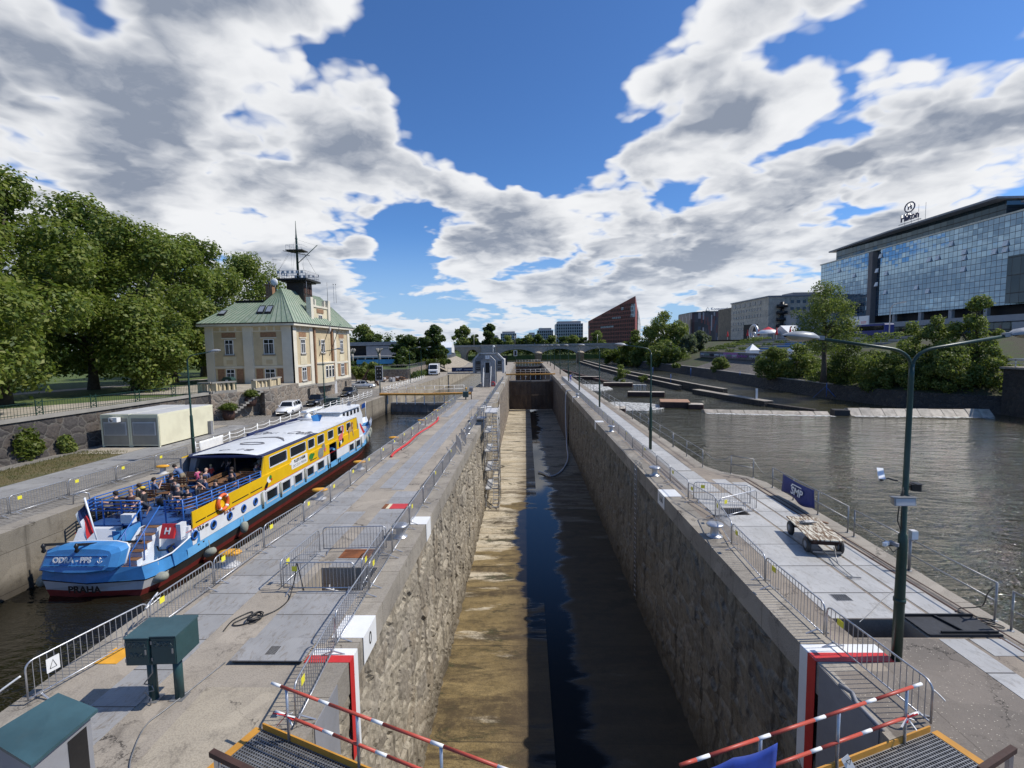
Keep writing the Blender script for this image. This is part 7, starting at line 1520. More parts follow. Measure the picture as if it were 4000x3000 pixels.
m_carw = paint('car_white', (.78,.78,.78), .25, .03, 1, 0, .03, coat=.6); m_cars = paint('car_silver', (.45,.47,.49), .28, .05, 1, .5, .03, coat=.5); m_carb = paint('car_black', (.012,.013,.015), .22, .1, 1, 0, .04, coat=.6)
car('white estate car parked in front of the house corner', (-27.6,54.0,0), R(188), m_carw, True); car('black saloon car behind the white one, next to the lamp post', (-27.9,62.2,0), R(186), m_carb); car('black saloon car farther along the house front', (-27.8,73.5,0), R(186), m_carb); car('silver car half hidden behind the house corner', (-30.3,87.0,0), R(-80), m_cars)
t = thing('van', 'tall white van parked by the canal embankment', 'van', (-24.4,126,0), R(184)); m = MB(); m.prismX([(-3,.4),(-3,2.9),(-2.8,3.05),(1.4,3.0),(2.0,2.5),(2.5,1.6),(3.0,1.4),(3.05,.4)], -1.15, 1.15); m.build('body', m_carw, t)
m = MB(); m.prismX([(1.72,2.75),(2.06,2.5),(2.5,1.68),(2.56,1.7),(2.1,2.55),(1.76,2.8)], -1.0, 1.0); m.build('windscreen', m_carglass, t); m = MB(); [m.b(*sorted((s*1.152,s*1.16)),.9,1.9,1.6,2.4) for s in (-1,1)]; m.build('side_window', m_carglass, t); m = MB(); m.b(-.8,.8,3.0,3.06,.7,1.1); m.build('grille', m_black, t)
for s in (-1,1):
    for y in (-2,2.1): m = MB(); m.lathe([(.2,-.12),(.36,-.12),(.36,.12),(.2,.12)], n=14); m.xf(Matrix.Translation((s*1.05,y,.36)) @ Matrix.Rotation(R(90),4,'Y')); m.build('wheel', m_tyre, t)

# white wavy railing along the left quay
def wavy(): 
    t = thing('wavy_railing', '', 'railing'); m = MB()
    for z in (.25,.55,.85): m.tube([(0,u*3.9/12,z-.11*math.sin(math.pi*((u/6)%1))) for u in range(13)], .028, 5)
    m.build('wave_rails', m_white, t); m = MB(); [m.tube([(0,y,0),(0,y,1.02)], .035, 6) for y in (0,1.95,3.85)]; m.build('post', m_white, t); m = MB(); m.tube([(0,0,1.03),(0,3.9,1.03)],.022,5); [m.tube([(0,y,.15),(0,y,.9)],.015,4) for y in (1,2.9)]; m.build('top_rail', m_steel, t); return t
w0 = wavy(); n_ = 0
for i in range(10):
    o = w0 if i == 0 else dup(w0); y = 32.6+3.95*i; o.location = (-23.55-.02*i, y, .03); o['group'] = 'white wavy railings on the left quay'; o['label'] = ['white wavy railing starting at the near lamp post, a sheet over part of it','second white wavy railing beyond the near lamp post','white wavy railing beside the boat roof','white wavy railing next to the white estate car'][i] if i < 4 else 'white wavy railing in the row from the cars to the canal gate'
for i in range(8):
    o = dup(w0); o.location = (-23.4, 77+3.95*i, .03); o['group'] = 'white wavy railings beyond the canal gate'; o['label'] = 'white wavy railing in the row beyond the orange canal walkway'
m = MB(); vs = [(-23.46-.03*math.sin(u*2.1+v), 32.9+.24*u, .98-.13*v) for u in range(12) for v in range(7)]; m.add(vs, [(i*7+j,(i+1)*7+j,(i+1)*7+j+1,i*7+j+1) for i in range(11) for j in range(6)], 0, True); o = m.build('tarpaulin', m_white); tag(o, 'wrinkled white sheet tied over the first wavy railing', 'sheet'); o.modifiers.new('thickness','SOLIDIFY').thickness = .006
# ladder recess and yellow rail in the left quay wall, fender boards
for (y, lb) in ((22.8,'dark ladder recess with a bent steel handrail in the left quay wall'),):
    t = thing('wall_ladder', lb, 'ladder', (BE,y,0)); m = MB(); m.b(-.3,.03,-.35,.35,-2.8,.035); m.build('recess', m_dark, t); m = MB(); [m.tube([(.06,-.25,-.3*i-.1),(.06,.25,-.3*i-.1)],.02,5) for i in range(9)]; m.build('rung', m_steel, t); m = MB(); m.tube([(-.5,-.6,.03),(-.45,-.6,.5),(-.1,-.5,.62),(.05,-.3,.5),(.06,-.28,-.2)],.03,7); m.build('handrail', m_galv, t)
o = MB().b(BE+.0,BE+.25,57.4,58.1,-2.9,.1).build('fender_post', m_ochre); tag(o, 'yellow timber fender post on the left quay wall ahead of the boat', 'post'); o = MB().b(BE+.0,BE+.22,55.3,56.1,-2.9,-.3).build('fender_post', m_navy); tag(o, 'dark blue fender post beside the yellow one', 'post')
t = thing('signal_board', 'black lock signal board with a pale frame by the second canal lamp post', 'signal', (-23.6,75.6,0)); m = MB(); m.tube([(0,0,0),(0,0,2.6)],.06,7); m.build('post', m_steel, t); m = MB(); m.b(-.6,.6,-.12,.0,2.2,4.6); b_ = m.build('frame', m_lgrey, t); m = MB(); m.b(-.48,.48,-.14,-.121,2.35,4.45); m.build('board', m_black, b_); m = MB(); [m.lathe([(.1,0),(.1,.02)], (x,z,0), 10) for x in (-.22,.22) for z in (2.8,3.4,4.0)]; m.xf(Matrix.Translation((0,-.14,0)) @ Matrix.Rotation(R(90),4,'X')); m.build('lamp', m_grey, b_)
t = thing('signal_board', 'black lock signal board beside the control cabin', 'signal', (-5.4,126,0)); m = MB(); m.tube([(0,0,0),(0,0,2.6)],.07,7); m.build('post', m_black, t); m = MB(); m.b(-.55,.55,-.12,0,2.3,4.9); m.build('board', m_black, t)
t = thing('signal_board', 'small far signal board with a white frame beyond the cabin', 'signal', (-4.3,205,0)); m = MB(); m.tube([(0,0,0),(0,0,3)],.08,7); m.build('post', m_black, t); m = MB(); m.b(-.75,.75,-.12,0,3,5.4); m.build('frame', m_white, t); m = MB(); m.b(-.5,.5,-.15,-.121,3.2,5.2); m.build('board', m_black, t)
# ------------------------------------------------------------------ control cabin, canal beyond the gate
t = thing('control_cabin', 'grey concrete control cabin with chamfered corners, steep stairs and a clock', 'control cabin', (-7.0,88.0,0))
m_cab = concrete('cabin_concrete', (.36,.365,.37), (.29,.295,.3), grain=14); m_cabw = concrete('cabin_rib', (.55,.55,.54), (.46,.46,.46))
def chamf(x0, x1, z0, z1, c): return [(x0,z0),(x0,z1-c),(x0+c,z1),(x1-c,z1),(x1,z1-c),(x1,z0)]
m = MB(); m.prismY(chamf(-2.75,2.8,2.65,6.05,1.15), 1.2, 6.5); bd = m.build('body', m_cab, t)
for x0, x1, y0, mt in ((-2.95,-2.55,.9,0),(2.6,3.0,.9,0)): MB().prismY([(x0,2.4),(x0,5.0),(x0+.2,5.0),(x1,4.9),(x1,2.4)], y0, 6.8).build('side_rib', m_cabw, t)
m = MB()
for s in (-1,1): m.prismY([(s*2.95,4.95),(s*1.75,6.2),(s*1.55,6.05),(s*2.62,4.85)], .9, 1.4)
m.prismY([(-1.75,6.0),(1.75,6.0),(1.75,6.2),(-1.75,6.2)], .9, 1.4); m.build('front_rib', m_cabw, t)
m = MB(); m.prismY(chamf(-1.25,1.4,0,5.7,.9), -.6, 3.4); m.build('stair_block', m_cab, t)
for x0, x1 in ((-2.35,-1.55),(1.75,2.45)):
    m = MB(); m.b(x0,x1,1.12,1.19,3.0,4.7); w_ = m.build('window', m_glass, t); m = MB(); [m.b(x0,x1,1.06,1.11,z,z+.07) for z in (3.3,3.6,3.9)]; m.build('bars', m_lgrey, w_)
m = MB(); m.b(-.45,.35,-.66,-.605,2.55,4.45); m.build('door', m_dark, t); m = MB(); m.b(-.6,-.45,-.7,-.61,2.5,4.6); m.b(.35,.5,-.7,-.61,2.5,4.6); m.b(-.45,.35,-.7,-.61,4.45,4.6); m.build('door_frame', m_cabw, t)
m = MB(); [m.b(-.6,.5,-2.6+.2*i,-2.3+.2*i,.25*i+.1,.25*i+.16) for i in range(10)]; m.build('steps', m_grey, t); m = MB(); [m.tube([(x,-2.8,0),(x,-2.75,1.1),(x,-.7,3.7)],.05,6) for x in (-.75,.65)]; [m.bar((x,-2.75,.15),(x,-.7,2.6),.06,.25) for x in (-.68,.58)]; m.build('stair_rail', m_white, t)
m = MB(); m.b(-.5,.5,-.85,-.62,5.0,5.85); ck = m.build('clock_case', m_grey, t); m = MB(); m.b(-.38,.38,-.87,-.852,5.1,5.75); m.build('clock_face', m_white, ck); m = MB(); m.bar((0,-.88,5.42),(.15,-.88,5.66),.05,.02); m.bar((0,-.88,5.42),(-.1,-.88,5.3),.05,.02); m.build('clock_hand', m_black, ck)
m = MB(); m.tube([(.9,2,6.0),(.9,2,7.3)],.05,6); m.ell((1.0,2,7.4),(.25,.2,.2),8,6); m.build('roof_speaker', m_white, t)
m = MB(); m.tube([(1.0+.38*math.cos(a*.628), -1.6, .55+.38*math.sin(a*.628)) for a in range(10)], .09, 6, closed=True); o = m.build('lifebuoy', m_red); o.location = (-7.0,88,0); tag(o, 'red ring lifebuoy leaning on the control cabin stairs', 'lifebuoy')
t = thing('footbridge', 'footbridge across the canal with a long dark blue company banner on its rail', 'footbridge', (0,124,-.6)); m = MB(); m.b(-20.6,-8.9,0,1.6,.9,1.2); m.build('deck', m_steel, t); m = MB(); [m.tube([(x,0,1.2),(x,0,2.4)],.04,5) for x in np.linspace(-20.5,-9,9)]; m.tube([(-20.5,0,2.4),(-9,0,2.4)],.04,5); m.build('railing', m_steel, t)
m = MB(); m.b(-19.4,-9.2,-.12,-.08,1.45,2.6); bn = m.build('banner', m_navy, t); text('logo', 'SMP', .7, m_white, bn, frame((-17.6,-.13,2.03),(1,0,0),(0,0,1)), .003, .012, 1.2, shear=.3); m = MB(); m.b(-16.1,-13.6,-.13,-.121,1.9,2.06); m.lathe([(.3,0),(.3,.005)], n=12); m.b(-11.4,-10.4,-.13,-.121,1.5,2.4); m.build('banner_mark', m_lgrey, bn)
tag(edgewall('canal_wall', [(-22.17,76.45),(-20.47,122),(-20.47,215)], concrete('canal_wall_pale', (.42,.37,.28), (.33,.28,.21), joint=(4.5,1.6,(R(90),0,R(90)))), 'x', -.0, -5, flip=True), 'pale concrete canal wall beyond the orange walkway', 'wall')
m = MB(); m.prism([(-24.3,76.4),(-22.2,76.4),(-20.5,122),(-20.5,215),(-24.3,215)],-9,.028); struct(m.build('coping', m_cope)); m = MB(); m.b(-23,-21.8,72.6,76.4,-9,.02); struct(m.build('gate_recess', m_bankwall))
t = thing('canal_gate_ladder', 'white lattice gate frame by the canal wall beyond the walkway', 'gate frame', (-21.0,112,0)); m = MB(); m.bar((0,0,-2.6),(0,0,0),.12,.12); m.bar((0,2.4,-2.6),(0,2.4,0),.12,.12); [m.bar((0,0,z),(0,2.4,z+.4),.1,.12) for z in (-2.2,-1.3,-.5)]; m.build('frame', m_white, t)
m = MB(); EB = [(-28,140),(-28,160),(-29,190),(-32,225),(-40,262)]
for a, b in zip(EB, EB[1:]): m.quad((a[0]+5.6,a[1],-.3),(b[0]+6,b[1],-.3),(b[0]-1,b[1],3.0),(a[0]-1,a[1],3.0))
struct(m.build('embankment', rubble('pale_setts', [(.4,.34,.25),(.33,.28,.21),(.45,.39,.3)], .8, (.25,.21,.16), .05)))
t = thing('iron_fence', 'grey fence on top of the pale embankment', 'fence'); m = MB()
for a, b in zip(EB, EB[1:]):
    a, b = Vector((a[0]-1.2,a[1],3.0)), Vector((b[0]-1.2,b[1],3.0)); n_ = int((b-a).length/.5)
    for z in (.2,1.3): m.tube([a+Vector((0,0,z)), b+Vector((0,0,z))],.04,4)
    for i in range(n_): q = a+(b-a)*(i/n_); m.tube([q, q+Vector((0,0,1.3))],.025,4,caps=False)
m.build('bars', m_steel, t)
m = MB(); m.prism([(-28,112),(-29.5,140),(-30,190),(-34,225),(-60,262),(-80,262),(-80,120),(-46,112)], -1, 2.1); struct(m.build('island_ground', m_lawn))

m = MB()
for a, b in (((-46,111.7),(-27.9,111.7)),((-27.9,111.7),(-29.3,140.2))): m.bar((*a,1.0),(*b,1.0),.5,2.6)
lw = m.build('low_wall', m_plinth); tag(lw, 'low rubble wall with a dark railing between the drive and the maples', 'wall')
m = MB()
for a, b in (((-46,111.7),(-27.9,111.7)),((-27.9,111.7),(-29.3,140.2))):
    a, b = Vector((*a,2.3)), Vector((*b,2.3)); n_ = int((b-a).length/.45)
    for z in (.1,1.0): m.tube([a+Vector((0,0,z)), b+Vector((0,0,z))],.03,4)
    for i in range(n_): q = a+(b-a)*(i/n_); m.tube([q, q+Vector((0,0,1.0))],.02,4,caps=False)
m.build('railing', m_steel, lw)

# ------------------------------------------------------------------ railway viaduct
VY, VD = 274.0, 8.0
vd = thing('railway_viaduct', 'long stone railway viaduct with segmental arches across the river', 'bridge', (0,0,0))
def arch(u0, u1, zs, zc_, ztop, zb, n=14):
    pts = [(u0,ztop),(u1,ztop),(u1,zb),(u1-1.6,zb),(u1-1.6,zs)]; a, b = u0+1.6, u1-1.6; c = (a+b)/2; w_ = (b-a)/2
    for i in range(1,n): q = math.pi*i/n; pts.append((c+w_*math.cos(q), zs+(zc_-zs)*math.sin(q)))
    return pts+[(u0+1.6,zs),(u0+1.6,zb),(u0,zb)]
def halfarch(u0, u1, zs, zc_, ztop, zb, y0, y1, mat, n=16):
    m = MB(); a, b = u0+1.5, u1-1.5; c = (a+b)/2; w_ = (b-a)/2
    top = [(c-w_*math.cos(math.pi*i/n), zs+(zc_-zs)*math.sin(math.pi*i/n)) for i in range(n+1)]
    for (x0,z0),(x1,z1) in zip(top, top[1:]): m.prismY([(x0,z0),(x1,z1),(x1,ztop),(x0,ztop)], y0, y1)
    m.b(u0,a,y0,y1,zb,ztop); m.b(b,u1,y0,y1,zb,ztop); return m.build('arch', mat, vd)
for u0, u1, zs, zc_, mt in ((-44.5,-35.8,1.5,5.4,m_viadl),(-35.8,-25.6,1.0,5.6,m_viadl),(-17.0,7.4,1.2,5.3,m_viad),(7.4,31.5,1.2,5.3,m_viad),(31.5,55.8,1.2,5.3,m_viad),(55.8,80,1.2,5.3,m_viad)): halfarch(u0,u1,zs,zc_,6.9,-4,VY,VY+VD,mt)
m = MB(); m.b(-25.6,-17,VY-1.2,VY+VD+1,-4,7.9); m.build('pier_tower', m_viad, vd)
m = MB(); m.b(-120,-44.5,VY,VY+VD,-4,6.9); m.build('approach', m_viad, vd)
m = MB(); m.b(-120,120,VY-.35,VY+VD+.3,6.905,7.25); m.b(-120,120,VY-.3,VY+.2,7.25,8.15); m.build('parapet', m_viad, vd)
for x in (7.4,31.5,55.8): m = MB(); m.lathe([(2.1,-5),(2.0,2.6),(2.25,2.7),(2.25,3.0),(1.5,3.6),(.4,3.9)], (x,VY-1.2,0), 20); m.build('cutwater', m_viadl if x < 40 else m_viad, vd)
for i, x in enumerate((-30,-6,18,42)):
    dm_ = MB().tube([(0,0,0),(0,0,6)],.14,5).build('mast', m_steel); 
    dm_.location = (x,VY+4,7.2); tag(dm_, 'dark overhead-line mast standing on the viaduct', 'mast', 'overhead-line masts on the viaduct')

# ------------------------------------------------------------------ right bank
WB = [(90,20),(72,58),(63.6,65.5),(56.5,73),(54,86),(52.7,114),(52.9,153),(51,200),(49,274),(60,420),(70,900)]
def strip(name, prof, mat, pl_=WB, a0=None):
    """bank surface: profile of (distance from the waterline, height) swept along the bank"""
    m = MB()
    for a, b in zip(pl_, pl_[1:]):
        for (d0,z0),(d1,z1) in zip(prof, prof[1:]): m.quad((a[0]+d0,a[1],z0),(b[0]+d0,b[1],z0),(b[0]+d1,b[1],z1),(a[0]+d1,a[1],z1))
    return m.build(name, mat)
o = strip('river_wall', [(0,WL-2),(0,WL),(.9,-.35)], m_darkwall); tag(o, 'dark stone river wall along the foot of the right bank', 'wall')
m = strip('coping', [(.9,-.35),(1.0,-.2),(1.7,-.18)], m_cope, WB[4:]); struct(m)
struct(strip('embankment', [(1.7,-.2),(9.5,2.4)], m_slope, WB[5:7])); struct(strip('bank_ground', [(.9,-.36),(1.7,-.22),(10,2.35),(14,3.2),(40,8.4),(70,8.5)], m_earth)); 
struct(strip('street', [(38,8.45),(60,8.6),(900,8.6)], m_road))
# graffiti platform and seating terraces
t = thing('river_platform', 'grey riverside platform with a graffiti-covered parapet', 'platform', (0,0,0)); m = MB(); m.b(62,69,108,170,2.4,3.5); m.build('slab', m_grey, t); m = MB(); [MB().b(62.5,63.3,y,y+.8,-.5,2.4).build('column', m_grey, t) for y in range(110,170,8)]
m = MB(); m.b(61.8,62,108,170,2.5,4.4); pp = m.build('parapet', concrete('parapet_grey', (.16,.16,.17), (.1,.1,.11)), t)
g3 = random.Random(12); gm = [paint('spray_white', (.6,.6,.62), .6), paint('spray_violet', (.35,.12,.35), .6), paint('spray_black', (.02,.02,.03), .6), paint('spray_green', (.25,.35,.3), .6)]
y = 109.5; i = 0
while y < 168:
    L = g3.uniform(2.5,6); m = MB(); pts = [(61.76, y+L*q/24, 3.4+.55*math.sin(q*1.7+g3.random())*(.6+.4*math.cos(q*.9))) for q in range(25)]; m.tube(pts, .13, 4); m.build('graffiti', gm[i % 4 if i % 3 else 0], pp); y += L+g3.uniform(.3,1.2); i += 1
m = MB(); m.b(61.79,61.799,140,150,2.9,4.3); m.build('graffiti', gm[1], pp)
t = thing('seating_terraces', 'stepped concrete seating terraces with a blue middle flight above the platform', 'terraces', (0,0,0))
for i in range(7): m = MB(); m.b(70+3.2*i,73.2+3.2*i,112,196,2.5,4.0+.72*i); m.build('step', m_hotelstone if i % 2 else m_grey, t)
for i in range(7): m = MB(); m.b(69.95+3.2*i,73.2+3.2*i,150-2*i,162-2*i,4.0+.72*i,4.04+.72*i); m.b(69.93+3.2*i,69.99+3.2*i,150-2*i,162-2*i,3.3+.72*i,4.04+.72*i); m.build('blue_tread', paint('step_blue', (.04,.17,.4), .5) if i == 0 else MATS['step_blue'] if 'step_blue' in MATS else m_blue, t)
k_ = 0
for i in range(7):
    for (y0, y1) in ((113,126),(129,139),(164-2*i,170-2*i),(178,195)):
        x = 71.2+3.2*i; n_ = int((y1-y0)*26); lv = leaves('hedge', [((0,y0+(y1-y0)*(q+.5)/5,.0),(.75,(y1-y0)/8,.55)) for q in range(5)], n_, .22, L_dark if (i+k_) % 3 else L_mid, None, .5); lv.location = (x,0,4.5+.72*i); k_ += 1
        tag(lv, 'clipped hedge strip on a step of the seating terraces', 'hedge', 'hedges on the seating terraces')
for (x, y, lb) in ((66,118,'white pointed tent on the river platform, right one'),(66,140,'white pointed tent on the river platform, left one')):
    t = thing('tent', lb, 'tent', (x,y,3.5)); m = MB(); m.b(-1.3,1.3,-1.3,1.3,0,1.6); m.build('walls', m_white, t); m = MB(); m.add([(-1.5,-1.5,1.6),(1.5,-1.5,1.6),(1.5,1.5,1.6),(-1.5,1.5,1.6),(0,0,3.4)], [(0,1,4),(1,2,4),(2,3,4),(3,0,4)]); m.build('roof', m_white, t)
for (px, lb) in ((2842,'closed red parasol, leftmost above the terraces'),(2920,'closed red parasol left of the ring sculpture'),(2963,'closed red parasol right of the ring sculpture'),(3033,'closed red parasol beside the white marquee'),(3086,'closed red parasol, rightmost by the street lamp head')):
    X = 98; p = atX(px, 1320, X); t = thing('parasol', lb, 'parasol', (X,p.y,8.5), 0, 'closed red parasols'); m = MB(); m.tube([(0,0,0),(0,0,3)],.08,6); m.build('pole', m_white, t); m = MB(); m.lathe([(.5,1.6),(.45,2.2),(.1,4.3),(.02,4.4)], n=8); m.build('cloth', m_red, t)
p = atX(2945,1310,100); t = thing('ring_sculpture', 'big silver spiral ring sculpture above the terraces', 'sculpture', (100,p.y,8.5)); m = MB(); m.tube([(0,3.1*math.cos(a*.2618+2.2),3.0+3.1*math.sin(a*.2618+2.2)) for a in range(24)], [.5+.35*math.sin(a*.13) for a in range(24)], 10, closed=True); m.build('ring', m_galv, t); m = MB(); m.tube([(0,1.1*math.cos(a*.4488),1.9+1.1*math.sin(a*.4488)) for a in range(14)], .45, 8, closed=True); m.build('inner_ring', m_galv, t)
p = atX(3000,1310,100); t = thing('marquee', 'wide red and white marquee above the terraces', 'tent', (100,p.y,8.5)); m = MB(); m.lathe([(5,2.2),(5,2.5),(.2,5)], n=8); m.build('canopy', m_white, t); m = MB(); m.lathe([(2.5,3.82),(.2,5.02)], n=8, smooth=False); m.build('red_crown', m_red, t); m = MB(); [m.tube([(4.6*math.cos(a),4.6*math.sin(a),0),(4.6*math.cos(a),4.6*math.sin(a),2.4)],.08,5) for a in (0,1.57,3.14,4.71)]; m.build('pole', m_white, t)
p = atX(3050,1310,103); t = thing('marquee', 'white gabled marquee right of the red and white one', 'tent', (103,p.y,8.5)); m = MB(); m.prismX([(-6,0),(-6,2.2),(0,5.2),(6,2.2),(6,0)], 0, 6); m.build('canopy', m_lgrey, t); m = MB(); m.prismX([(-6.2,2.15),(0,5.3),(6.2,2.15),(6.2,2.0),(0,5.1),(-6.2,2.0)], -.2, 6.2); m.build('roof_edge', m_white, t)
ab = MB().b(64,100,44,65.2,WL-2,3.4).build('bridge_abutment', m_darkwall); tag(ab, 'dark stone abutment at the right margin of the river', 'abutment'); m = MB(); m.b(63.7,100,43.8,65.5,3.401,3.65); m.build('coping', m_cope, ab)
t = thing('guard_rail', 'grey guard rail on the abutment at the right margin', 'railing'); m = MB(); m.bar((64.3,65,4.6),(64.3,45,4.6),.1,.25); m.bar((64.3,65,4.1),(64.3,45,4.1),.08,.1); m.bar((64.3,65,4.6),(90,65,4.6),.1,.25); m.build('rail', m_galv, t); m = MB(); [m.bar((64.3,y,3.6),(64.3,y,4.7),.1,.1) for y in range(46,66,3)]; m.build('post', m_galv, t)

# river furniture: fishway walls, weir crest, piers
def slab(pts, w, z0, z1, mat, name, label, cat, capm=None):
    m = MB()
    for a, b in zip(pts, pts[1:]):
        d = (Vector(b)-Vector(a)).normalized(); n2 = Vector((d.y,-d.x))*w/2; A, B3 = Vector(a), Vector(b); m.prism([tuple(A+n2),tuple(B3+n2),tuple(B3-n2),tuple(A-n2)], z0, z1)
    o = m.build(name, mat); tag(o, label, cat)
    if capm:
        m = MB()
        for a, b in zip(pts, pts[1:]): m.bar((*a,z1+.04),(*b,z1+.04),w*1.05,.08)
        m.build('cap', capm, o)
    return o
slab([(32.5,268),(32.2,200),(33,150),(36.5,98),(37.6,90)], .9, WL-1, WL+1.5, m_darkwall, 'dividing_wall', 'long dark dividing wall in the river with a pale cap, bank side one', 'wall', m_cope)
slab([(30.0,262),(29.8,200),(30.6,150),(33.6,104)], .8, WL-1, WL+1.0, m_darkwall, 'dividing_wall', 'lower dividing wall beside the long one, channel side', 'wall', m_cope)
slab([(34.6,97),(36.4,87),(38.6,76)], 1.6, WL-1, WL+.8, m_darkwall, 'dividing_wall', 'short thick dividing wall with a white gauge board', 'wall', m_cope); slab([(38.6,76),(41.5,68.5)], .7, WL-1, WL+.5, m_darkwall, 'dividing_wall', 'dark beam running down to the weir crest', 'wall')
for (px, py, lb) in ((2698,1470,1),(2890,1488,2),(2620,1500,3),(2550,1465,4),(3228,1545,5)):
    p = at(px, py, WL+.6); t = thing('gauge_post', ['blue post on the long dividing wall, middle one','blue post on the dividing wall, right one','blue post on the dividing wall, left one','far blue post on the dividing wall','blue post with two stays on the weir crest'][lb-1], 'post', (p.x,p.y,WL+.4)); m = MB(); m.tube([(0,0,0),(0,0,2.6)],.06,6); 
    if lb == 5: m.tube([(0,0,1.6),(1.2,-.6,0)],.05,5); m.tube([(0,0,2.0),(-2.0,.5,-.2)],.025,5)
    m.build('post', m_railblue, t)
p = at(2952,1560,WL+.8); t = thing('gauge_board', 'white water gauge board on the short dividing wall', 'sign', (p.x,p.y,WL+.7)); m = MB(); m.b(-.05,.3,-.03,.03,.2,1.9); m.build('board', m_white, t); m = MB(); m.tube([(-.12,0,0),(-.12,0,2.0)],.06,6); m.build('post', m_black, t)
g3 = random.Random(5)
def weir(x0, x1, y0, y1, n, label, zc2):
    t = thing('weir_crest', label, 'weir'); 
    for i in range(n):
        a, b = i/n, (i+.96)/n; m = MB(); xa, xb = x0+(x1-x0)*a, x0+(x1-x0)*b; ya, yb = y0+(y1-y0)*a, y0+(y1-y0)*b; dz = g3.uniform(-.07,.07)
        m.add([(xa,ya-1.0,WL-.3),(xb,yb-1.0,WL-.3),(xb,yb+.1,WL+zc2+dz),(xa,ya+.1,WL+zc2+dz),(xb,yb+.8,WL+zc2*.9),(xa,ya+.8,WL+zc2*.9),(xb,yb+1.2,WL-.3),(xa,ya+1.2,WL-.3)], [(0,1,2,3),(3,2,4,5),(5,4,6,7),(0,3,5,7),(1,6,4,2)]); m.build('crest_board', m_weir, t)
    return t
m_weir = paint('weir_boards', (.44,.38,.3), .5, .35, 1.2, 0, .5, (.2,.13,.07))
weir(26.3,42,70.3,66.5,9,'low weir of weathered boards from the jetty to the blue post',.42); weir(44.5,61,66.3,63.5,12,'taller weir of pale boards on the right, running to the bank',.95)
m = MB(); g4 = random.Random(3)
for (x0,x1,y0,y1) in ((26.3,42,69.0,65.2),(44.5,60,65.0,62.4)):
    for i in range(24): u0_, u1_ = i/24, (i+1)/24; a = (x0+(x1-x0)*u0_, y0+(y1-y0)*u0_); b = (x0+(x1-x0)*u1_, y0+(y1-y0)*u1_); m.quad((a[0],a[1]-g4.uniform(.1,.7),WL+.02),(b[0],b[1]-g4.uniform(.1,.7),WL+.02),(b[0],b[1]+.6,WL+.03),(a[0],a[1]+.6,WL+.03))
foam = [(12,75.6),(15,73),(18.5,72.6),(21.5,74.5),(23.2,78),(21,82),(16,84.5),(12,83)]; m.prism(foam, WL-.1, WL+.03); m.prism([(12,108),(16,104),(20,109),(20,121),(13,124)], WL-.1, WL+.03); m.prism([(25,118),(29.5,116),(29.6,117.6),(25.2,119.6)], WL-.1, WL+.2)
struct(m.build('white_water', m_foam))
ld = slab([(42.6,66.6),(44.4,66.2)], 1.6, WL-.5, WL+.75, m_rubber, 'weir_block', 'dark block at the joint of the two weirs', 'block')
for lb, c, sz, mt in (('big rusty brown pontoon in the river beside the foam',(24.2,77.5,WL+.45),(4.6,4.4,.9),m_rust),('small dark pontoon touching the big rusty one',(26.6,74.6,WL+.35),(2.2,2.2,.7),m_rustdk),('long dark float in mid-river beyond the foam',(23.5,93,WL+.4),(7.0,2.0,.9),m_rustdk),('dark angled float upstream, right of the thin lamp posts',(22.5,116,WL+.4),(7,2,.9),m_rustdk),('far dark float by the green islet',(18,140,WL+.4),(8,2,.9),m_rustdk),('dark float close under the quay railing by the foam',(13.2,70.5,WL+.4),(3.2,3.0,.9),m_rustdk)):
    o = MB().cb((0,0,0),sz,R(-14),0,.12).build('pontoon', m_rustdk if mt is m_rustdk else m_rustdk); o.location = c; tag(o, lb, 'pontoon'); q = MB().cb((0,0,sz[2]/2+.03),(sz[0]*.98,sz[1]*.98,.05),R(-14),0,.1).build('deck', m_weir if mt is m_rustdk else paint('pontoon_boards',(.35,.2,.12),.7,.2,2), o)
slab([(22,121),(18.5,150),(14.5,190)], 1.0, WL-1, WL+.6, m_rustdk, 'dividing_wall', 'thin dark boom wall running from the angled float to the lock tail', 'wall')
for (x, y, s_, lb) in ((25,124,2.6,'round green willow bush on the islet in the river'),(30,122,1.3,'small bush beside the round willow bush in the river')):
    t = thing('bush', lb, 'bush', (x,y,WL)); leaves('foliage', crownblobs(.3,s_*1.9,s_,8,np.random.default_rng(int(x)),.7), int(900*s_), .16, L_mid, t, .4)
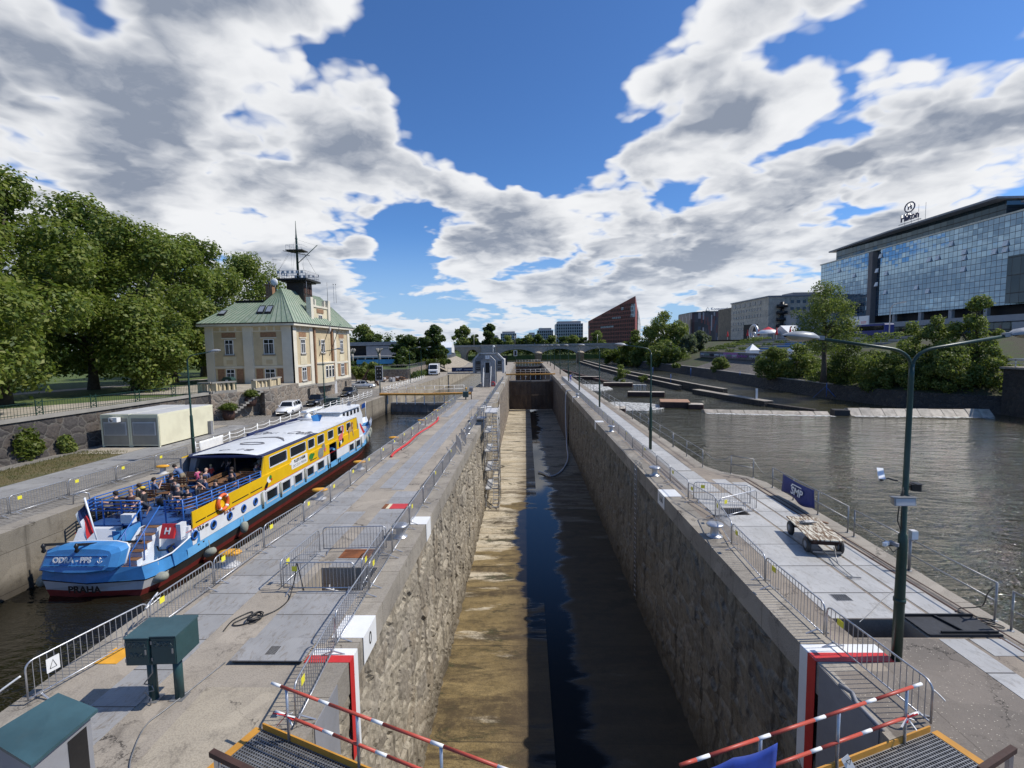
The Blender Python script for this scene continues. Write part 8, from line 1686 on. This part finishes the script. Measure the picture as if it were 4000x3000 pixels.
# ------------------------------------------------------------------ buildings of the far banks
def facade(name, c, glass, grid, mull, rough=.08, bumpy=.25, vary=.25, axes='YZ', metal=0.0, thick=.06):
    m, k = newmat(name); p = pos(k); x = k.n('ShaderNodeSeparateXYZ', {0: p}); u = x.outputs[1 if axes[0] == 'Y' else 0]; v = x.outputs[2]
    cu, cv = k.math('DIVIDE', u, grid[0]), k.math('DIVIDE', v, grid[1]); fu, fv = k.math('FRACT', cu), k.math('FRACT', cv)
    e = k.math('MAXIMUM', k.ramp(k.math('ABSOLUTE', k.math('SUBTRACT', fu, .5)), .5-thick, .5-thick*.6), k.ramp(k.math('ABSOLUTE', k.math('SUBTRACT', fv, .5)), .5-thick, .5-thick*.6))
    cv3 = k.n('ShaderNodeCombineXYZ', {0: k.math('FLOOR', cu), 1: k.math('FLOOR', cv)}); wn = k.n('ShaderNodeTexWhiteNoise', {0: cv3.outputs[0]}, noise_dimensions='3D')
    b = k.mix(k.math('MULTIPLY', wn.outputs[0], vary), c4(glass), c4(c)); b = k.mix(e, b, c4(mull))
    # every pane leans a hair its own way, so reflections break at the joints
    tilt = k.vmath('SUBTRACT', wn.outputs[1], (.5,.5,.5)); geo = k.n('ShaderNodeNewGeometry'); nn = k.vmath('NORMALIZE', k.vmath('ADD', geo.outputs['Normal'], k.n('ShaderNodeVectorMath', {0: tilt, 'Scale': .035*bumpy*4}, operation='SCALE').outputs[0]))
    bs = finish(k, b, k.mix(e, (rough,)*3, (.6,.6,.6)), k.math('MULTIPLY', k.math('SUBTRACT', 1, e), metal)); k.t.links.new(nn, bs.inputs['Normal']); return m
m_curt = facade('curtain_wall', (.3,.42,.53), (.2,.31,.42), (1.62,1.78), (.12,.11,.11), .03, .12, .6, 'YZ', .92, .05)
m_curtd = facade('roof_glazing', (.1,.14,.17), (.05,.08,.1), (2.4,5), (.03,.03,.03), .06, .1, .6, 'YZ', .6, .03)
HX = 139.0
ht = thing('hotel', 'huge glass-fronted hotel with an overhanging roof on the right bank', 'hotel')
m = MB(); m.b(HX,HX+40,197.5,229.5,33.2,42.6); m.b(HX,HX+40,197.5,226.5,17,33.2); m.b(HX,HX+40,60,192,17,42.6); m.b(HX+1.2,HX+40,192,197.5,17,42.6); m.build('curtain_wall', m_curt, ht)
m = MB(); m.b(HX-.8,HX+1.2,195.3,197.6,8.5,42.4); m.build('stone_pier', m_hotelstone if False else paint('brown_pier', (.2,.17,.155), .8, .1, .5), ht)
MB().b(HX-.3,HX+40,60,230,42.62,43.1).build('cornice', m_ivory, ht)
MB().b(HX+2,HX+38,146,222,43.1,47.7).build('penthouse', m_curtd, ht)
m = MB(); m.prism([(HX-2.2,144.6),(HX-2.2,186),(HX-2.2,186.2),(HX+1,226),(HX+40,226),(HX+40,144.6)], 47.7, 48.3); m.build('roof_slab', m_grey, ht)
MB().b(HX+5,HX+38,60,143,43.1,46.2).build('penthouse', m_curtd, ht); MB().b(HX+4,HX+39,60,144,46.2,46.7).build('roof_slab', m_grey, ht)
m = MB(); m.b(HX+3,HX+40,60,226,14,17); m.build('recess', m_dark, ht); [MB().b(HX+.3,HX+1.3,y,y+1.2,13,17).build('column', m_hotelstone, ht) for y in range(100,226,12)]
MB().b(HX-3,HX+40,60,232,12.2,14.0).build('podium_band', m_hotelstone, ht); MB().b(HX+1,HX+40,60,232,8.5,12.2).build('podium_glazing', m_curtd, ht); MB().b(HX-12,HX+1,60,128,8.4,11.6).build('podium_wall', m_hotelstone, ht)
m = MB(); m.b(HX-2,HX+.02,60,140.5,17.2,30.5); m.b(HX-.06,HX-.02,130,142,20,30); m.build('dark_bay', m_curtd, ht)
for i, (px, py) in enumerate([(3437,992),(3283,1056),(3340,1072),(3432,1050),(3466,1072),(3397,1086),(3427,1108),(3465,1132),(3627,1008),(3670,1000),(3720,955),(3768,980),(3766,1017),(3762,1054),(3875,995),(3936,945),(3934,985),(3575,1115),(3617,1143)]):
    p = atX(px, py, HX); y = math.floor(p.y/1.62)*1.62+.81; z = math.floor(p.z/1.78)*1.78; m = MB(); m.add([(HX-.03,y-.74,z+1.7),(HX-.03,y+.74,z+1.7),(HX-.55,y+.74,z+.1),(HX-.55,y-.74,z+.1),(HX-.0,y-.74,z+.1),(HX-.0,y+.74,z+.1)], [(0,1,2,3),(0,3,4),(1,5,2)]); m.build('open_window', m_white, ht)  # white colour stands for the sky mirrored in the open panes
sg = thing('rooftop_sign', 'dark blue Hilton sign with an oval emblem on the hotel roof', 'sign', (0,0,0)); p = atX(3550,880,HX-1); sy = p.y
m = MB(); m.tube([(HX-1,sy+2.2*math.cos(a*.2618),54.6+1.7*math.sin(a*.2618)) for a in range(24)], .22, 6, closed=True); m.build('oval', m_navy, sg); text('letter', 'H', 2.5, m_navy, sg, frame((HX-1,sy,54.6),(0,-1,0),(0,0,1)), .12, .06); text('lettering', 'Hilton', 3.5, m_navy, sg, frame((HX-1,sy-.2,51.2),(0,-1,0),(0,0,1)), .12, .08, .92)
m = MB(); [m.tube([(HX+1,sy+y,48.3),(HX+1,sy+y,55)],.07,4) for y in (-4.5,-1.5,1.5,4.5)]; m.tube([(HX-.8,sy-5,49.4),(HX-.8,sy+5,49.4)],.12,4); m.tube([(HX+1,sy-4.5,48.3),(HX+1,sy+4.5,54)],.05,4); m.build('sign_frame', m_steel, sg)
def win_rows(parent, pts, size, axis, mat, nm='window', d=.15):
    """one window mesh, then linked copies at each centre"""
    w_, h_ = size; m = MB(); (m.b(-d,.05,-w_/2,w_/2,-h_/2,h_) if axis == 'X' else m.b(-w_/2,w_/2,-d,.05,-h_/2,h_/2)) if False else (m.b(-d,.05,-w_/2,w_/2,-h_/2,h_/2) if axis == 'X' else m.b(-w_/2,w_/2,-d,.05,-h_/2,h_/2)); o = m.build(nm, mat, parent); o.location = pts[0]
    for q in pts[1:]: c = o.copy(); col.objects.link(c); c.parent = parent; c.location = q
m_farwin = paint('far_window', (.12,.14,.16), .15, .2, .3, 0, 0, bump=0)
m_brst = concrete('brown_stone', (.66,.57,.45), (.56,.49,.39), joint=(3,1.2,(R(90),0,R(90))))
ob = thing('stone_office', 'brown stone office block with a spiral fire stair left of the hotel', 'building'); m = MB(); m.b(116,146,231,272,8,28.6); m.b(120,170,248,300,8,27.5); m.build('wall', m_brst, ob); MB().b(115.6,146.5,230.6,272.4,28.61,29.2).build('roof_edge', m_grey, ob)
win_rows(ob, [(115.95,y,26.6) for y in np.linspace(240,268,6)], (3.2,1.9), 'X', m_farwin); win_rows(ob, [(115.95,y,z) for z in (23.6,20.4) for y in np.linspace(239,269,11)]+[(115.95,y,z) for z in (17.2,14.2) for y in np.linspace(257,269,5)], (1.5,1.4), 'X', m_farwin)
win_rows(ob, [(x,230.95,z) for z in (26.2,22.9,19.6) for x in np.linspace(127,144,7)], (1.5,1.4), 'Y', m_farwin); MB().b(115.8,116,241,256,8.6,16.4).build('entrance_recess', m_dark, ob)
m = MB(); [m.lathe([(2.2,11+i*3.1),(2.4,11+i*3.1),(2.4,12.4+i*3.1),(2.2,12.4+i*3.1)], (121.5,229.2,0), 16) for i in range(5)]; m.tube([(121.5,229.2,9),(121.5,229.2,26)],.8,10); m.build('spiral_stair', m_black, ob); MB().b(130,142,236,246,29.2,31).build('roof_plant', m_grey, ob)
sb = thing('stepped_hall', 'low pale stepped hall between the office block and the hotel', 'building'); m = MB(); m.b(122,160,218,230,8.4,19.5); m.build('wall', m_hotelstone, sb); MB().b(126,160,210,218,8.4,17).build('lower_wall', m_hotelstone, sb); MB().b(121.9,122,219,229,9,11).build('glazing', m_dark, sb)
dk = thing('striped_office', 'dark office block with thin red, white and black stripes and a roof sign', 'building'); m_strip, k = newmat('striped_facade'); p = pos(k); x = k.n('ShaderNodeSeparateXYZ', {0: p}); u = k.math('ADD', x.outputs[0], k.math('MULTIPLY', x.outputs[1], .8)); cu = k.math('FLOOR', k.math('DIVIDE', u, 1.1)); cv = k.math('FLOOR', k.math('DIVIDE', k.math('ADD', x.outputs[2], k.math('MULTIPLY', cu, 3.7)), 6.5)); wn = k.n('ShaderNodeTexWhiteNoise', {0: k.n('ShaderNodeCombineXYZ', {0: cu, 1: cv}).outputs[0]}, noise_dimensions='3D'); cr = k.n('ShaderNodeValToRGB', {0: wn.outputs[0]}); cr.color_ramp.interpolation = 'CONSTANT'; el = cr.color_ramp.elements; el[0].color = (.02,.02,.025,1); el[1].position = .5; el[1].color = (.045,.04,.05,1)
for ps, c_ in ((.68,(.1,.03,.028,1)),(.8,(.25,.24,.25,1)),(.9,(.03,.045,.07,1))): e = el.new(ps); e.color = c_
finish(k, cr.outputs[0], .35)
m = MB(); n_ = 10; pl_ = [(140+9-9*math.cos(a*math.pi/2/n_), 400+9-9*math.sin(a*math.pi/2/n_)) for a in range(n_+1)]; pl_ = [(140,440)]+pl_+[(173,400),(176,403),(176,440)]; m.prism(pl_, 8, 32.5); m.build('wall', m_strip, dk); MB().b(176,196,402,440,8,25.5).build('wing', m_strip, dk); m = MB(); m.prism([(x+.5,y+.6) for x, y in pl_], 32.51, 33.2); m.build('roof_edge', m_black, dk)
s2 = thing('rooftop_sign', 'pale Kooperativa lettering with a triangle emblem on the striped office', 'sign', (0,0,0)); text('lettering', 'Kooperativa', 3.4, m_lgrey, s2, frame((163,402,35.2),(1,0,0),(0,0,1)), .1, .06); m = MB(); m.tube([(150.5,402,33.8),(153.5,402,33.8),(152,402,37),(150.5,402,33.8)],.3,4); m.build('emblem', m_lgrey, s2); MB().b(148,180,402.5,402.8,33.2,33.6).build('sign_frame', m_steel, s2)
rd = thing('wedge_office', 'dark red office building shaped like a tall wedge, rising to the right', 'building'); m_redf = facade('red_facade', (.24,.042,.03), (.17,.03,.022), (2.2,3.4), (.26,.055,.04), .5, 0, .8, 'XZ', 0, .2)
A3 = (62,470); Bq = (93,405); m = MB(); zt0, zt1 = 30, 47.5; dpt = 34
m.add([(A3[0],A3[1],4),(Bq[0],Bq[1],4),(Bq[0],Bq[1],zt1),(A3[0],A3[1],zt0),(A3[0]+30,A3[1]+20,4),(Bq[0]+14,Bq[1]+42,4),(Bq[0]+14,Bq[1]+42,25),(A3[0]+30,A3[1]+20,26)], [(0,1,2,3),(1,5,6,2),(5,4,7,6),(4,0,3,7),(3,2,6,7)]); m.build('wall', m_redf, rd)
MATS_rw = paint('wedge_window', (.05,.02,.018), .6, .3, .3, 0, 0)
dv = Vector((Bq[0]-A3[0],Bq[1]-A3[1],0)); nv = Vector((dv.y,-dv.x,0)).normalized()
def onred(u, z): q = Vector((A3[0],A3[1],z))+dv*u; return q+nv*.25
for u0_, u1_, z0, z1, mt, nm in ((.92,1.0,30,41,m_lgrey,'corner_glazing'),(.55,.72,30,31.5,m_lgrey,'window_band'),(.3,.58,22.5,24,m_lgrey,'window_band'),(.12,.25,15,16.2,m_lgrey,'window_band'),(.74,.78,37,39.4,m_lgrey,'window_band'),(.0,.03,23,25.5,m_lgrey,'window_band')):
    m = MB(); m.quad(onred(u0_,z0),onred(u1_,z0),onred(u1_,z1),onred(u0_,z1)); m.build(nm, mt, rd)
for i in range(10):
    z = 9+3.4*i; u0_ = max(.02, (z+2.4-zt0)/(zt1-zt0)) if z+2.4 > zt0 else .02
    pts_ = np.arange(u0_+.03,.97,.035); m = MB()
    for u in pts_: m.quad(onred(u-.008,z),onred(u+.012,z),onred(u+.012,z+2.2),onred(u-.008,z+2.2))
    m.build('window_row', MATS_rw, rd)
m = MB(); q0 = Vector((Bq[0],Bq[1],0))+Vector((.6,-.2,0)); q1 = Vector((Bq[0]+14,Bq[1]+42,0))+Vector((.6,0,0)); m.quad(q0+(q1-q0)*.35+Vector((0,0,6)), q1+Vector((0,0,6)), q1+Vector((0,0,26)), q0+(q1-q0)*.35+Vector((0,0,39.5))); m.build('glass_side', m_curtd, rd)
MATS_fw = paint('dark_far_window', (.03,.033,.04), .5, .3, .2, 0, 0)
for lb, x0, x1, y0, z1, mt in (('white-framed office block directly left of the red wedge',34,63,520,30.5,1),('smaller white-framed office block farther left',14.5,33,560,25,1),('pale far office block behind the trees, left of the white-framed ones',3,15,640,22,0),('pale apartment block on the far left horizon',-33,-12,640,24,0),('second pale apartment block on the far horizon',-55,-38,680,20,0)):
    b_ = thing('office_block' if mt else 'apartment_block', lb, 'building'); MB().b(x0,x1,y0,y0+30,3,z1).build('wall', m_lgrey, b_); MB().b(x0+2,x1-2,y0+3,y0+27,z1,z1+2.6).build('roof_storey', m_grey, b_)
    n_ = max(4,int((x1-x0)/2.3)); rows = int((z1-7)/3.3); win_rows(b_, [(x0+(x1-x0)*(i+.5)/n_,y0,z1-2-3.3*r_) for r_ in range(rows) for i in range(n_)][:98], ((x1-x0)/n_*.7,2.4), 'Y', MATS_fw)
# low park building on the left and the tennis fence
pb = thing('park_pavilion', 'long low grey pavilion behind the pollarded trees', 'building'); q = at(1410,1430,2.0); MB().b(-66,-38,150,168,2,8.2).build('wall', m_dark, pb); MB().b(-68,-36,148,170,8.2,9.3).build('roof', m_grey, pb); MB().b(-70,-37,143,150,4.4,5.0).build('canopy', m_lgrey, pb); MB().b(-50,-38,147.9,148.4,5,8).build('grey_panel', m_grey, pb); [MB().b(-69+i*4,-68.7+i*4,143.2,143.5,2,4.4).build('column', m_lgrey, pb) for i in range(9)]
t = thing('court_fence', 'mesh fence with bright blue windbreak round the sports court', 'fence'); m = MB(); m.b(-46,-33,127.9,128.0,3.1,4.3); m.build('windbreak', m_lblue, t); m = MB(); [m.tube([(x,128,0),(x,128,5)],.05,5) for x in np.linspace(-52,-33,10)]; m.tube([(-52,128,5),(-33,128,5)],.05,5); m.build('posts', m_steel, t)
t = thing('white_hall', 'white gabled tent hall by the left end of the viaduct', 'building', (-47,262,2)); m = MB(); m.prismX([(-5,0),(-5,5),(0,8),(5,5),(5,0)], -7, 7); m.build('roof', m_white, t); MB().b(-7.05,-7,-4,4,0,4).build('front', m_lgrey, t)
rust = thing('rusty_hoist', 'big rusty A-shaped iron hoist standing on the grass', 'hoist', (-30.6,92,0), R(30)); m = MB(); m.bar((-2.2,0,0),(0,0,3.4),.25,.4); m.bar((0,0,3.4),(1.6,0,0),.25,.4); m.bar((-1.2,.6,1.2),(.9,.6,1.2),.2,.2); m.build('frame', m_rustdk, rust); m = MB(); m.tube([(.5*math.cos(a*.5),.2,1.6+.5*math.sin(a*.5)) for a in range(13)],.09,6); m.build('wheel', m_rust, rust)
t = thing('material_pile', 'pile of planks and crates by the low wall on the left bank', 'materials', (-30,104,0)); g3 = random.Random(2); m = MB()
for i in range(16): m.cb((g3.uniform(-2.5,2.5),g3.uniform(-2,2),.15+.09*i*.6),(g3.uniform(1,3),g3.uniform(.2,.8),.12),g3.uniform(0,3))
m.build('planks', m_wood, t); m = MB(); [m.cb((g3.uniform(-2.5,2.5),g3.uniform(-2,2),.5),(.8,.6,.9),g3.uniform(0,3)) for i in range(4)]; m.build('crate', m_lgrey, t)
person('person in a pink top behind the clipped trees on the left bank', tuple(at(1507,1470,0)), R(160), 'stand', (.6,.25,.25), (.3,.25,.2), group='people on the quays')
# street lamp and hoardings by the hotel
t = thing('street_lamp', 'pale curved street lamp in front of the hotel', 'street lamp', (95,127,8.4)); m = MB(); m.tube([(0,0,0),(0,0,7),(.0,-.5,7.8),(0,-1.6,8.2),(0,-4,8.4)],.12,6); m.build('pole', m_lgrey, t); m = MB(); m.ell((0,-4.3,8.4),(.25,.7,.12)); m.build('lamp_head', m_lgrey, t)
t = thing('billboard', 'pair of white billboards with faint red print by the hotel', 'billboard', (110,160,8.5)); 
for y in (0,5.0): m = MB(); m.b(-.1,.1,y-4.2,y+.3,3.2,6.8); b_ = m.build('board', m_white, t); m = MB(); m.b(-.12,-.101,y-3.2,y-.7,4.8,5.0); m.b(-.12,-.101,y-3.2,y-.7,4.4,4.6); m.build('print', m_pink, b_)
m = MB(); [m.b(.1,.3,y,y+.3,0,3.2) for y in (-3,1,4)]; m.build('leg', m_steel, t)
t = thing('tourist_coach', 'dark blue coach parked in front of the hotel', 'bus', (101,141,8.5)); m = MB(); m.prismX([(-6,.4),(-6,3.2),(-5.7,3.5),(5.8,3.5),(6.1,2.4),(6.1,.4)], -1.25, 1.25); m.build('body', m_flagblue, t); m = MB(); m.b(-1.27,-1.251,-5.6,5.4,1.7,3.0); m.build('window', m_carglass, t)
for y in (-3.8,3.6): m = MB(); m.lathe([(.25,-.1),(.5,-.1),(.5,.1),(.25,.1)], n=14); m.xf(Matrix.Translation((-1.25,y,.5)) @ Matrix.Rotation(R(90),4,'Y')); m.build('wheel', m_lgrey, t)

# ------------------------------------------------------------------ trees
GT = 'plane trees in the park'
for i, (x, y, r_, h1, n_, lb) in enumerate([(-42,31,7.5,17,17000,'plane tree at the left margin, its low boughs over the fence'),(-47.5,41.5,8,21.5,22000,'tallest plane tree at the left margin, behind the fence'),(-45.5,54,7.5,20,18000,'wide plane tree in the middle of the left group'),(-54.5,58,8,23.5,16000,'tall plane tree rising behind the middle of the left group'),(-52.5,69,7.5,22.5,15000,'plane tree right of the middle in the left group'),(-57.5,83,8,25.5,14000,'tall plane tree left of the house'),(-57,99,8.5,25,12000,'round plane tree directly behind the house'),(-62,46,8,22.5,9000,'plane tree far back at the left margin')]):
    tree('plane_tree', lb, (x,y,TZ), 0.3 if i < 3 else 1.8, h1, r_, 34, int(n_*1.6), .2 if i < 3 else .24, L_plane, m_bark, GT, 6.5, .5, i+20, .62, flat=.7, shell=.6)
for i, (x, y) in enumerate(((-40.5,58),(-43.5,72),(-48,80))): 
    pass
def place(kind, label, px, pbase, ptop, rpx, z0, leaf, n, k=18, group=None, lo=.22, trunk=True, Y=None, cat='tree', top=.6, seed=None, name=None, flat=.3, lsz=.2):
    p = at(px, pbase, z0) if Y is None else atY(px, pbase, Y); d = p.y; ht_ = (pbase-ptop)*d/F_PX; r_ = rpx*d/F_PX
    return tree(kind, label, (p.x,p.y,z0 if Y is None else p.z), ht_*lo, ht_, r_, k, n, lsz*max(1, d/85), leaf, m_bark, group, ht_*.55 if trunk else None, .03*ht_*.8, seed or int(px+ptop), top, flat=flat, cat=cat, sub='crown' if cat == 'tree' else 'foliage')
place('clipped_tree','clipped round-headed tree by the parked cars, left one',1392,1505,1422,42,0,L_mid,3200,12,'clipped trees on the left bank',.35)
place('clipped_tree','clipped round-headed tree by the rusty hoist',1465,1510,1420,46,0,L_mid,3600,12,'clipped trees on the left bank',.35)
place('clipped_tree','clipped tree between the two front ones, farther back',1430,1490,1418,30,0,L_mid,1800,10,'clipped trees on the left bank',.35)
place('conifer_tree','dark pointed conifer beside the drive',1562,1466,1385,36,0,L_dark,3500,14,None,.05,False,top=.3)
place('maple_tree','big rounded maple left of the drive',1590,1455,1300,66,0,L_dark,7500,24,'trees beyond the canal gate',.12)
place('maple_tree','tall rounded maple above the white van',1697,1452,1266,52,0,L_dark,7500,24,'trees beyond the canal gate',.1)
place('maple_tree','lower bushy tree between the two maples',1645,1440,1318,40,1,L_mid,3500,16,'trees beyond the canal gate',.15)
place('maple_tree','small dark tree leaning over the embankment',1735,1450,1350,28,0,L_dark,2500,12,'trees beyond the canal gate',.15)
for px, pb, pt, rr, lf, lb in ((1425,1425,1272,62,L_mid,'tall feathery tree right of the house'),(1465,1420,1302,52,L_dark,'dark rounded tree right of the house'),(1385,1420,1318,28,L_mid,'light green tree at the edge of the house'),(1520,1415,1318,30,L_dark,'dark tree left of the maples'),(1810,1400,1277,42,L_mid,'round green tree behind the left viaduct arches'),(1915,1400,1265,36,L_dark,'thin-crowned tree beside the viaduct tower'),(1860,1395,1305,26,L_mid,'small tree between the two by the viaduct')):
    place('park_tree', lb, px, pb, pt, rr, 2, lf, 3600, 18, 'trees round the pavilion and viaduct', .2, Y=165 if px < 1600 else 300, lsz=.19)
for i, (px, pt, rr) in enumerate(((1990,1308,32),(2030,1318,26),(2070,1312,34),(2115,1306,36),(2160,1312,28),(2195,1318,30),(2235,1305,34),(2280,1318,26),(2330,1295,36),(1950,1330,22))):
    place('far_tree', 'green tree in the far row behind the viaduct', px, 1378, pt, rr*1.2, 0, (L_mid,L_dark)[i % 2], 2600, 16, 'far trees behind the viaduct', .0, False, Y=352, lsz=.15)
RBT = 'trees and bushes on the right bank'
for px, pb, pt, rr, Yd, lf, n_, lb in (
 (2600,1420,1217,68,205,L_mid,7000,'tallest tree on the right bank, right of the wedge office'),(2540,1430,1275,48,212,L_mid,4500,'leafy tree just left of the tallest one'),(2650,1420,1245,48,198,L_mid,4500,'leafy tree just right of the tallest one'),
 (2480,1435,1290,44,225,L_bright,3500,'bright bush-like tree above the viaduct end'),(2690,1400,1305,34,190,L_willow,3000,'silvery willow, left one'),(2732,1370,1296,32,195,L_willow,2800,'silvery willow, right one'),
 (2440,1425,1340,42,235,L_bright,2800,'yellow-green bush at the foot of the viaduct'),(2385,1420,1365,30,245,L_bright,2000,'low bush nearest the viaduct pier'),(2500,1430,1340,40,215,L_mid,3200,'bush under the bright tree on the bank'),(2580,1440,1325,52,190,L_mid,4200,'wide bush below the tallest tree'),(2630,1440,1330,46,182,L_dark,3600,'dark bush at the end of the platform'),
 (2812,1462,1395,32,136,L_mid,2200,'young tree growing on the stone slope'),(2640,1436,1420,14,160,L_bright,500,'tiny bright bush at the end of the slope'),
 (3020,1475,1362,62,105,L_mid,5200,'broad bush at the right end of the platform'),(3110,1490,1345,52,100,L_mid,4200,'bush between the broad one and the big bent tree'),
 (3420,1530,1365,72,80,L_mid,5200,'bushy thicket right of the big bent tree'),(3300,1520,1330,70,86,L_dark,4600,'dark thicket below the big bent tree'),(3520,1550,1340,66,76,L_mid,5000,'bushy thicket in front of the curved street lamp'),(3560,1540,1245,50,79,L_mid,4200,'slim tree with a forked top before the hotel'),(3660,1545,1205,55,76,L_mid,5200,'second slim tree before the hotel'),(3800,1560,1150,72,72,L_mid,8500,'tall tree rising before the dark bay of the hotel'),(3700,1570,1330,80,71,L_mid,6000,'dense thicket left of the abutment'),(3850,1580,1340,70,69,L_mid,5500,'dense thicket touching the abutment'),(3600,1560,1400,70,74,L_dark,4000,'dark low thicket on the bank')):
    place('bank_tree', lb, px, pb, pt, rr*1.2, 0, lf, int(n_*1.25), 24, RBT, .0, rr > 40, Y=Yd, lsz=.165, top=.5)
place('bank_tree','big dark tree with a bent trunk and long boughs before the hotel',3215,1488,1112,110,0,L_mid,12000,40,RBT,.2,True,Y=84,lsz=.15,top=.62,flat=.5)
g3 = np.random.default_rng(19); bl_ = []
for i in range(90):
    y = g3.uniform(66,104) if i < 62 else g3.uniform(172,262); d = g3.uniform(1.2,9); bl_.append(((xof(WB,y)+d+1, y, -.2+d*.32+g3.uniform(0,.8)),(g3.uniform(1.2,2.4),g3.uniform(1.5,3),g3.uniform(.9,2.0))))
lv = leaves('bank_undergrowth', bl_, 30000, .19, L_mid, None, .4); lv['kind'] = 'stuff'
# clipped hedge and far woods
lv = leaves('hedge', [((-60+i*2.4,0,.8),(1.6,.8,.9)) for i in range(12)], 4200, .2, L_dark, None, .4); lv.location = (0,136,2.1); tag(lv, 'dark clipped hedge in front of the pavilion', 'hedge')
lv = leaves('hedge', [((-33+i*1.2,0,.9),(.8,.7,1.0)) for i in range(6)], 1500, .2, L_bright, None, .4); lv.location = (3,138,2.1); tag(lv, 'bright yellow-green hedge behind the maples', 'hedge')
lv = leaves('bush', [((-i*.05,-i*2.2,.5),(1.0,1.6,1.0)) for i in range(7)], 3400, .16, L_dark, None, .4); lv.location = (-26.6,127,.1); tag(lv, 'low dark juniper bank beside the white van', 'bush')
for i, (x, y) in enumerate(((-52,141),(-44,141.5),(-38.5,142))):
    t = thing('pollard_tree', ['leftmost bare pollarded tree before the pavilion','middle bare pollarded tree before the pavilion','rightmost bare pollarded tree before the pavilion'][i], 'tree', (x,y,2.1), i*1.1, 'pollarded trees'); m = MB(); m.tube([(0,0,0),(.1,0,2.6),(0,.1,3.6)],[.4,.35,.45],8)
    for a in range(6): m.tube([(0,.1,3.2+.1*a),(.7*math.cos(a*1.05),.7*math.sin(a*1.05),4.2+.2*(a%3)),(1.0*math.cos(a*1.05),1.0*math.sin(a*1.05),5.0+.2*(a%2))],[.22,.16,.24],6)
    m.build('trunk', m_stonetrim, t)
g3 = np.random.default_rng(9); bl_ = [((x,346+g3.uniform(0,8),g3.uniform(-1,5)),(g3.uniform(3,6),4,g3.uniform(2,4.5))) for x in np.linspace(-70,75,60)]
lv = leaves('far_bank_growth', bl_, 14000, .42, L_mid, None, .4); lv['kind'] = 'stuff'; bl_ = []
for i in range(150):
    x = g3.uniform(-420,620); y = g3.uniform(520,760)+abs(x)*.12; bl_.append(((x,y,2+g3.uniform(0,5)),(g3.uniform(8,18),8,g3.uniform(5,10))))
lv = leaves('far_woods', bl_, 26000, 1.3, L_dark, None, .4); lv['kind'] = 'stuff'
bl_ = [((g3.uniform(-190,-70),g3.uniform(60,330),5+g3.uniform(0,6)),(7,7,g3.uniform(5,9))) for i in range(110)]
lv = leaves('park_woods', bl_, 30000, .6, L_dark, None, .45); lv['kind'] = 'stuff'
m = MB(); m.b(-900,-60,262,900,-3,1.9); struct(m.build('far_bank', m_lawn)); m = MB(); m.b(-900,1600,345,900,-3,.2); struct(m.build('far_bank', m_lawn))
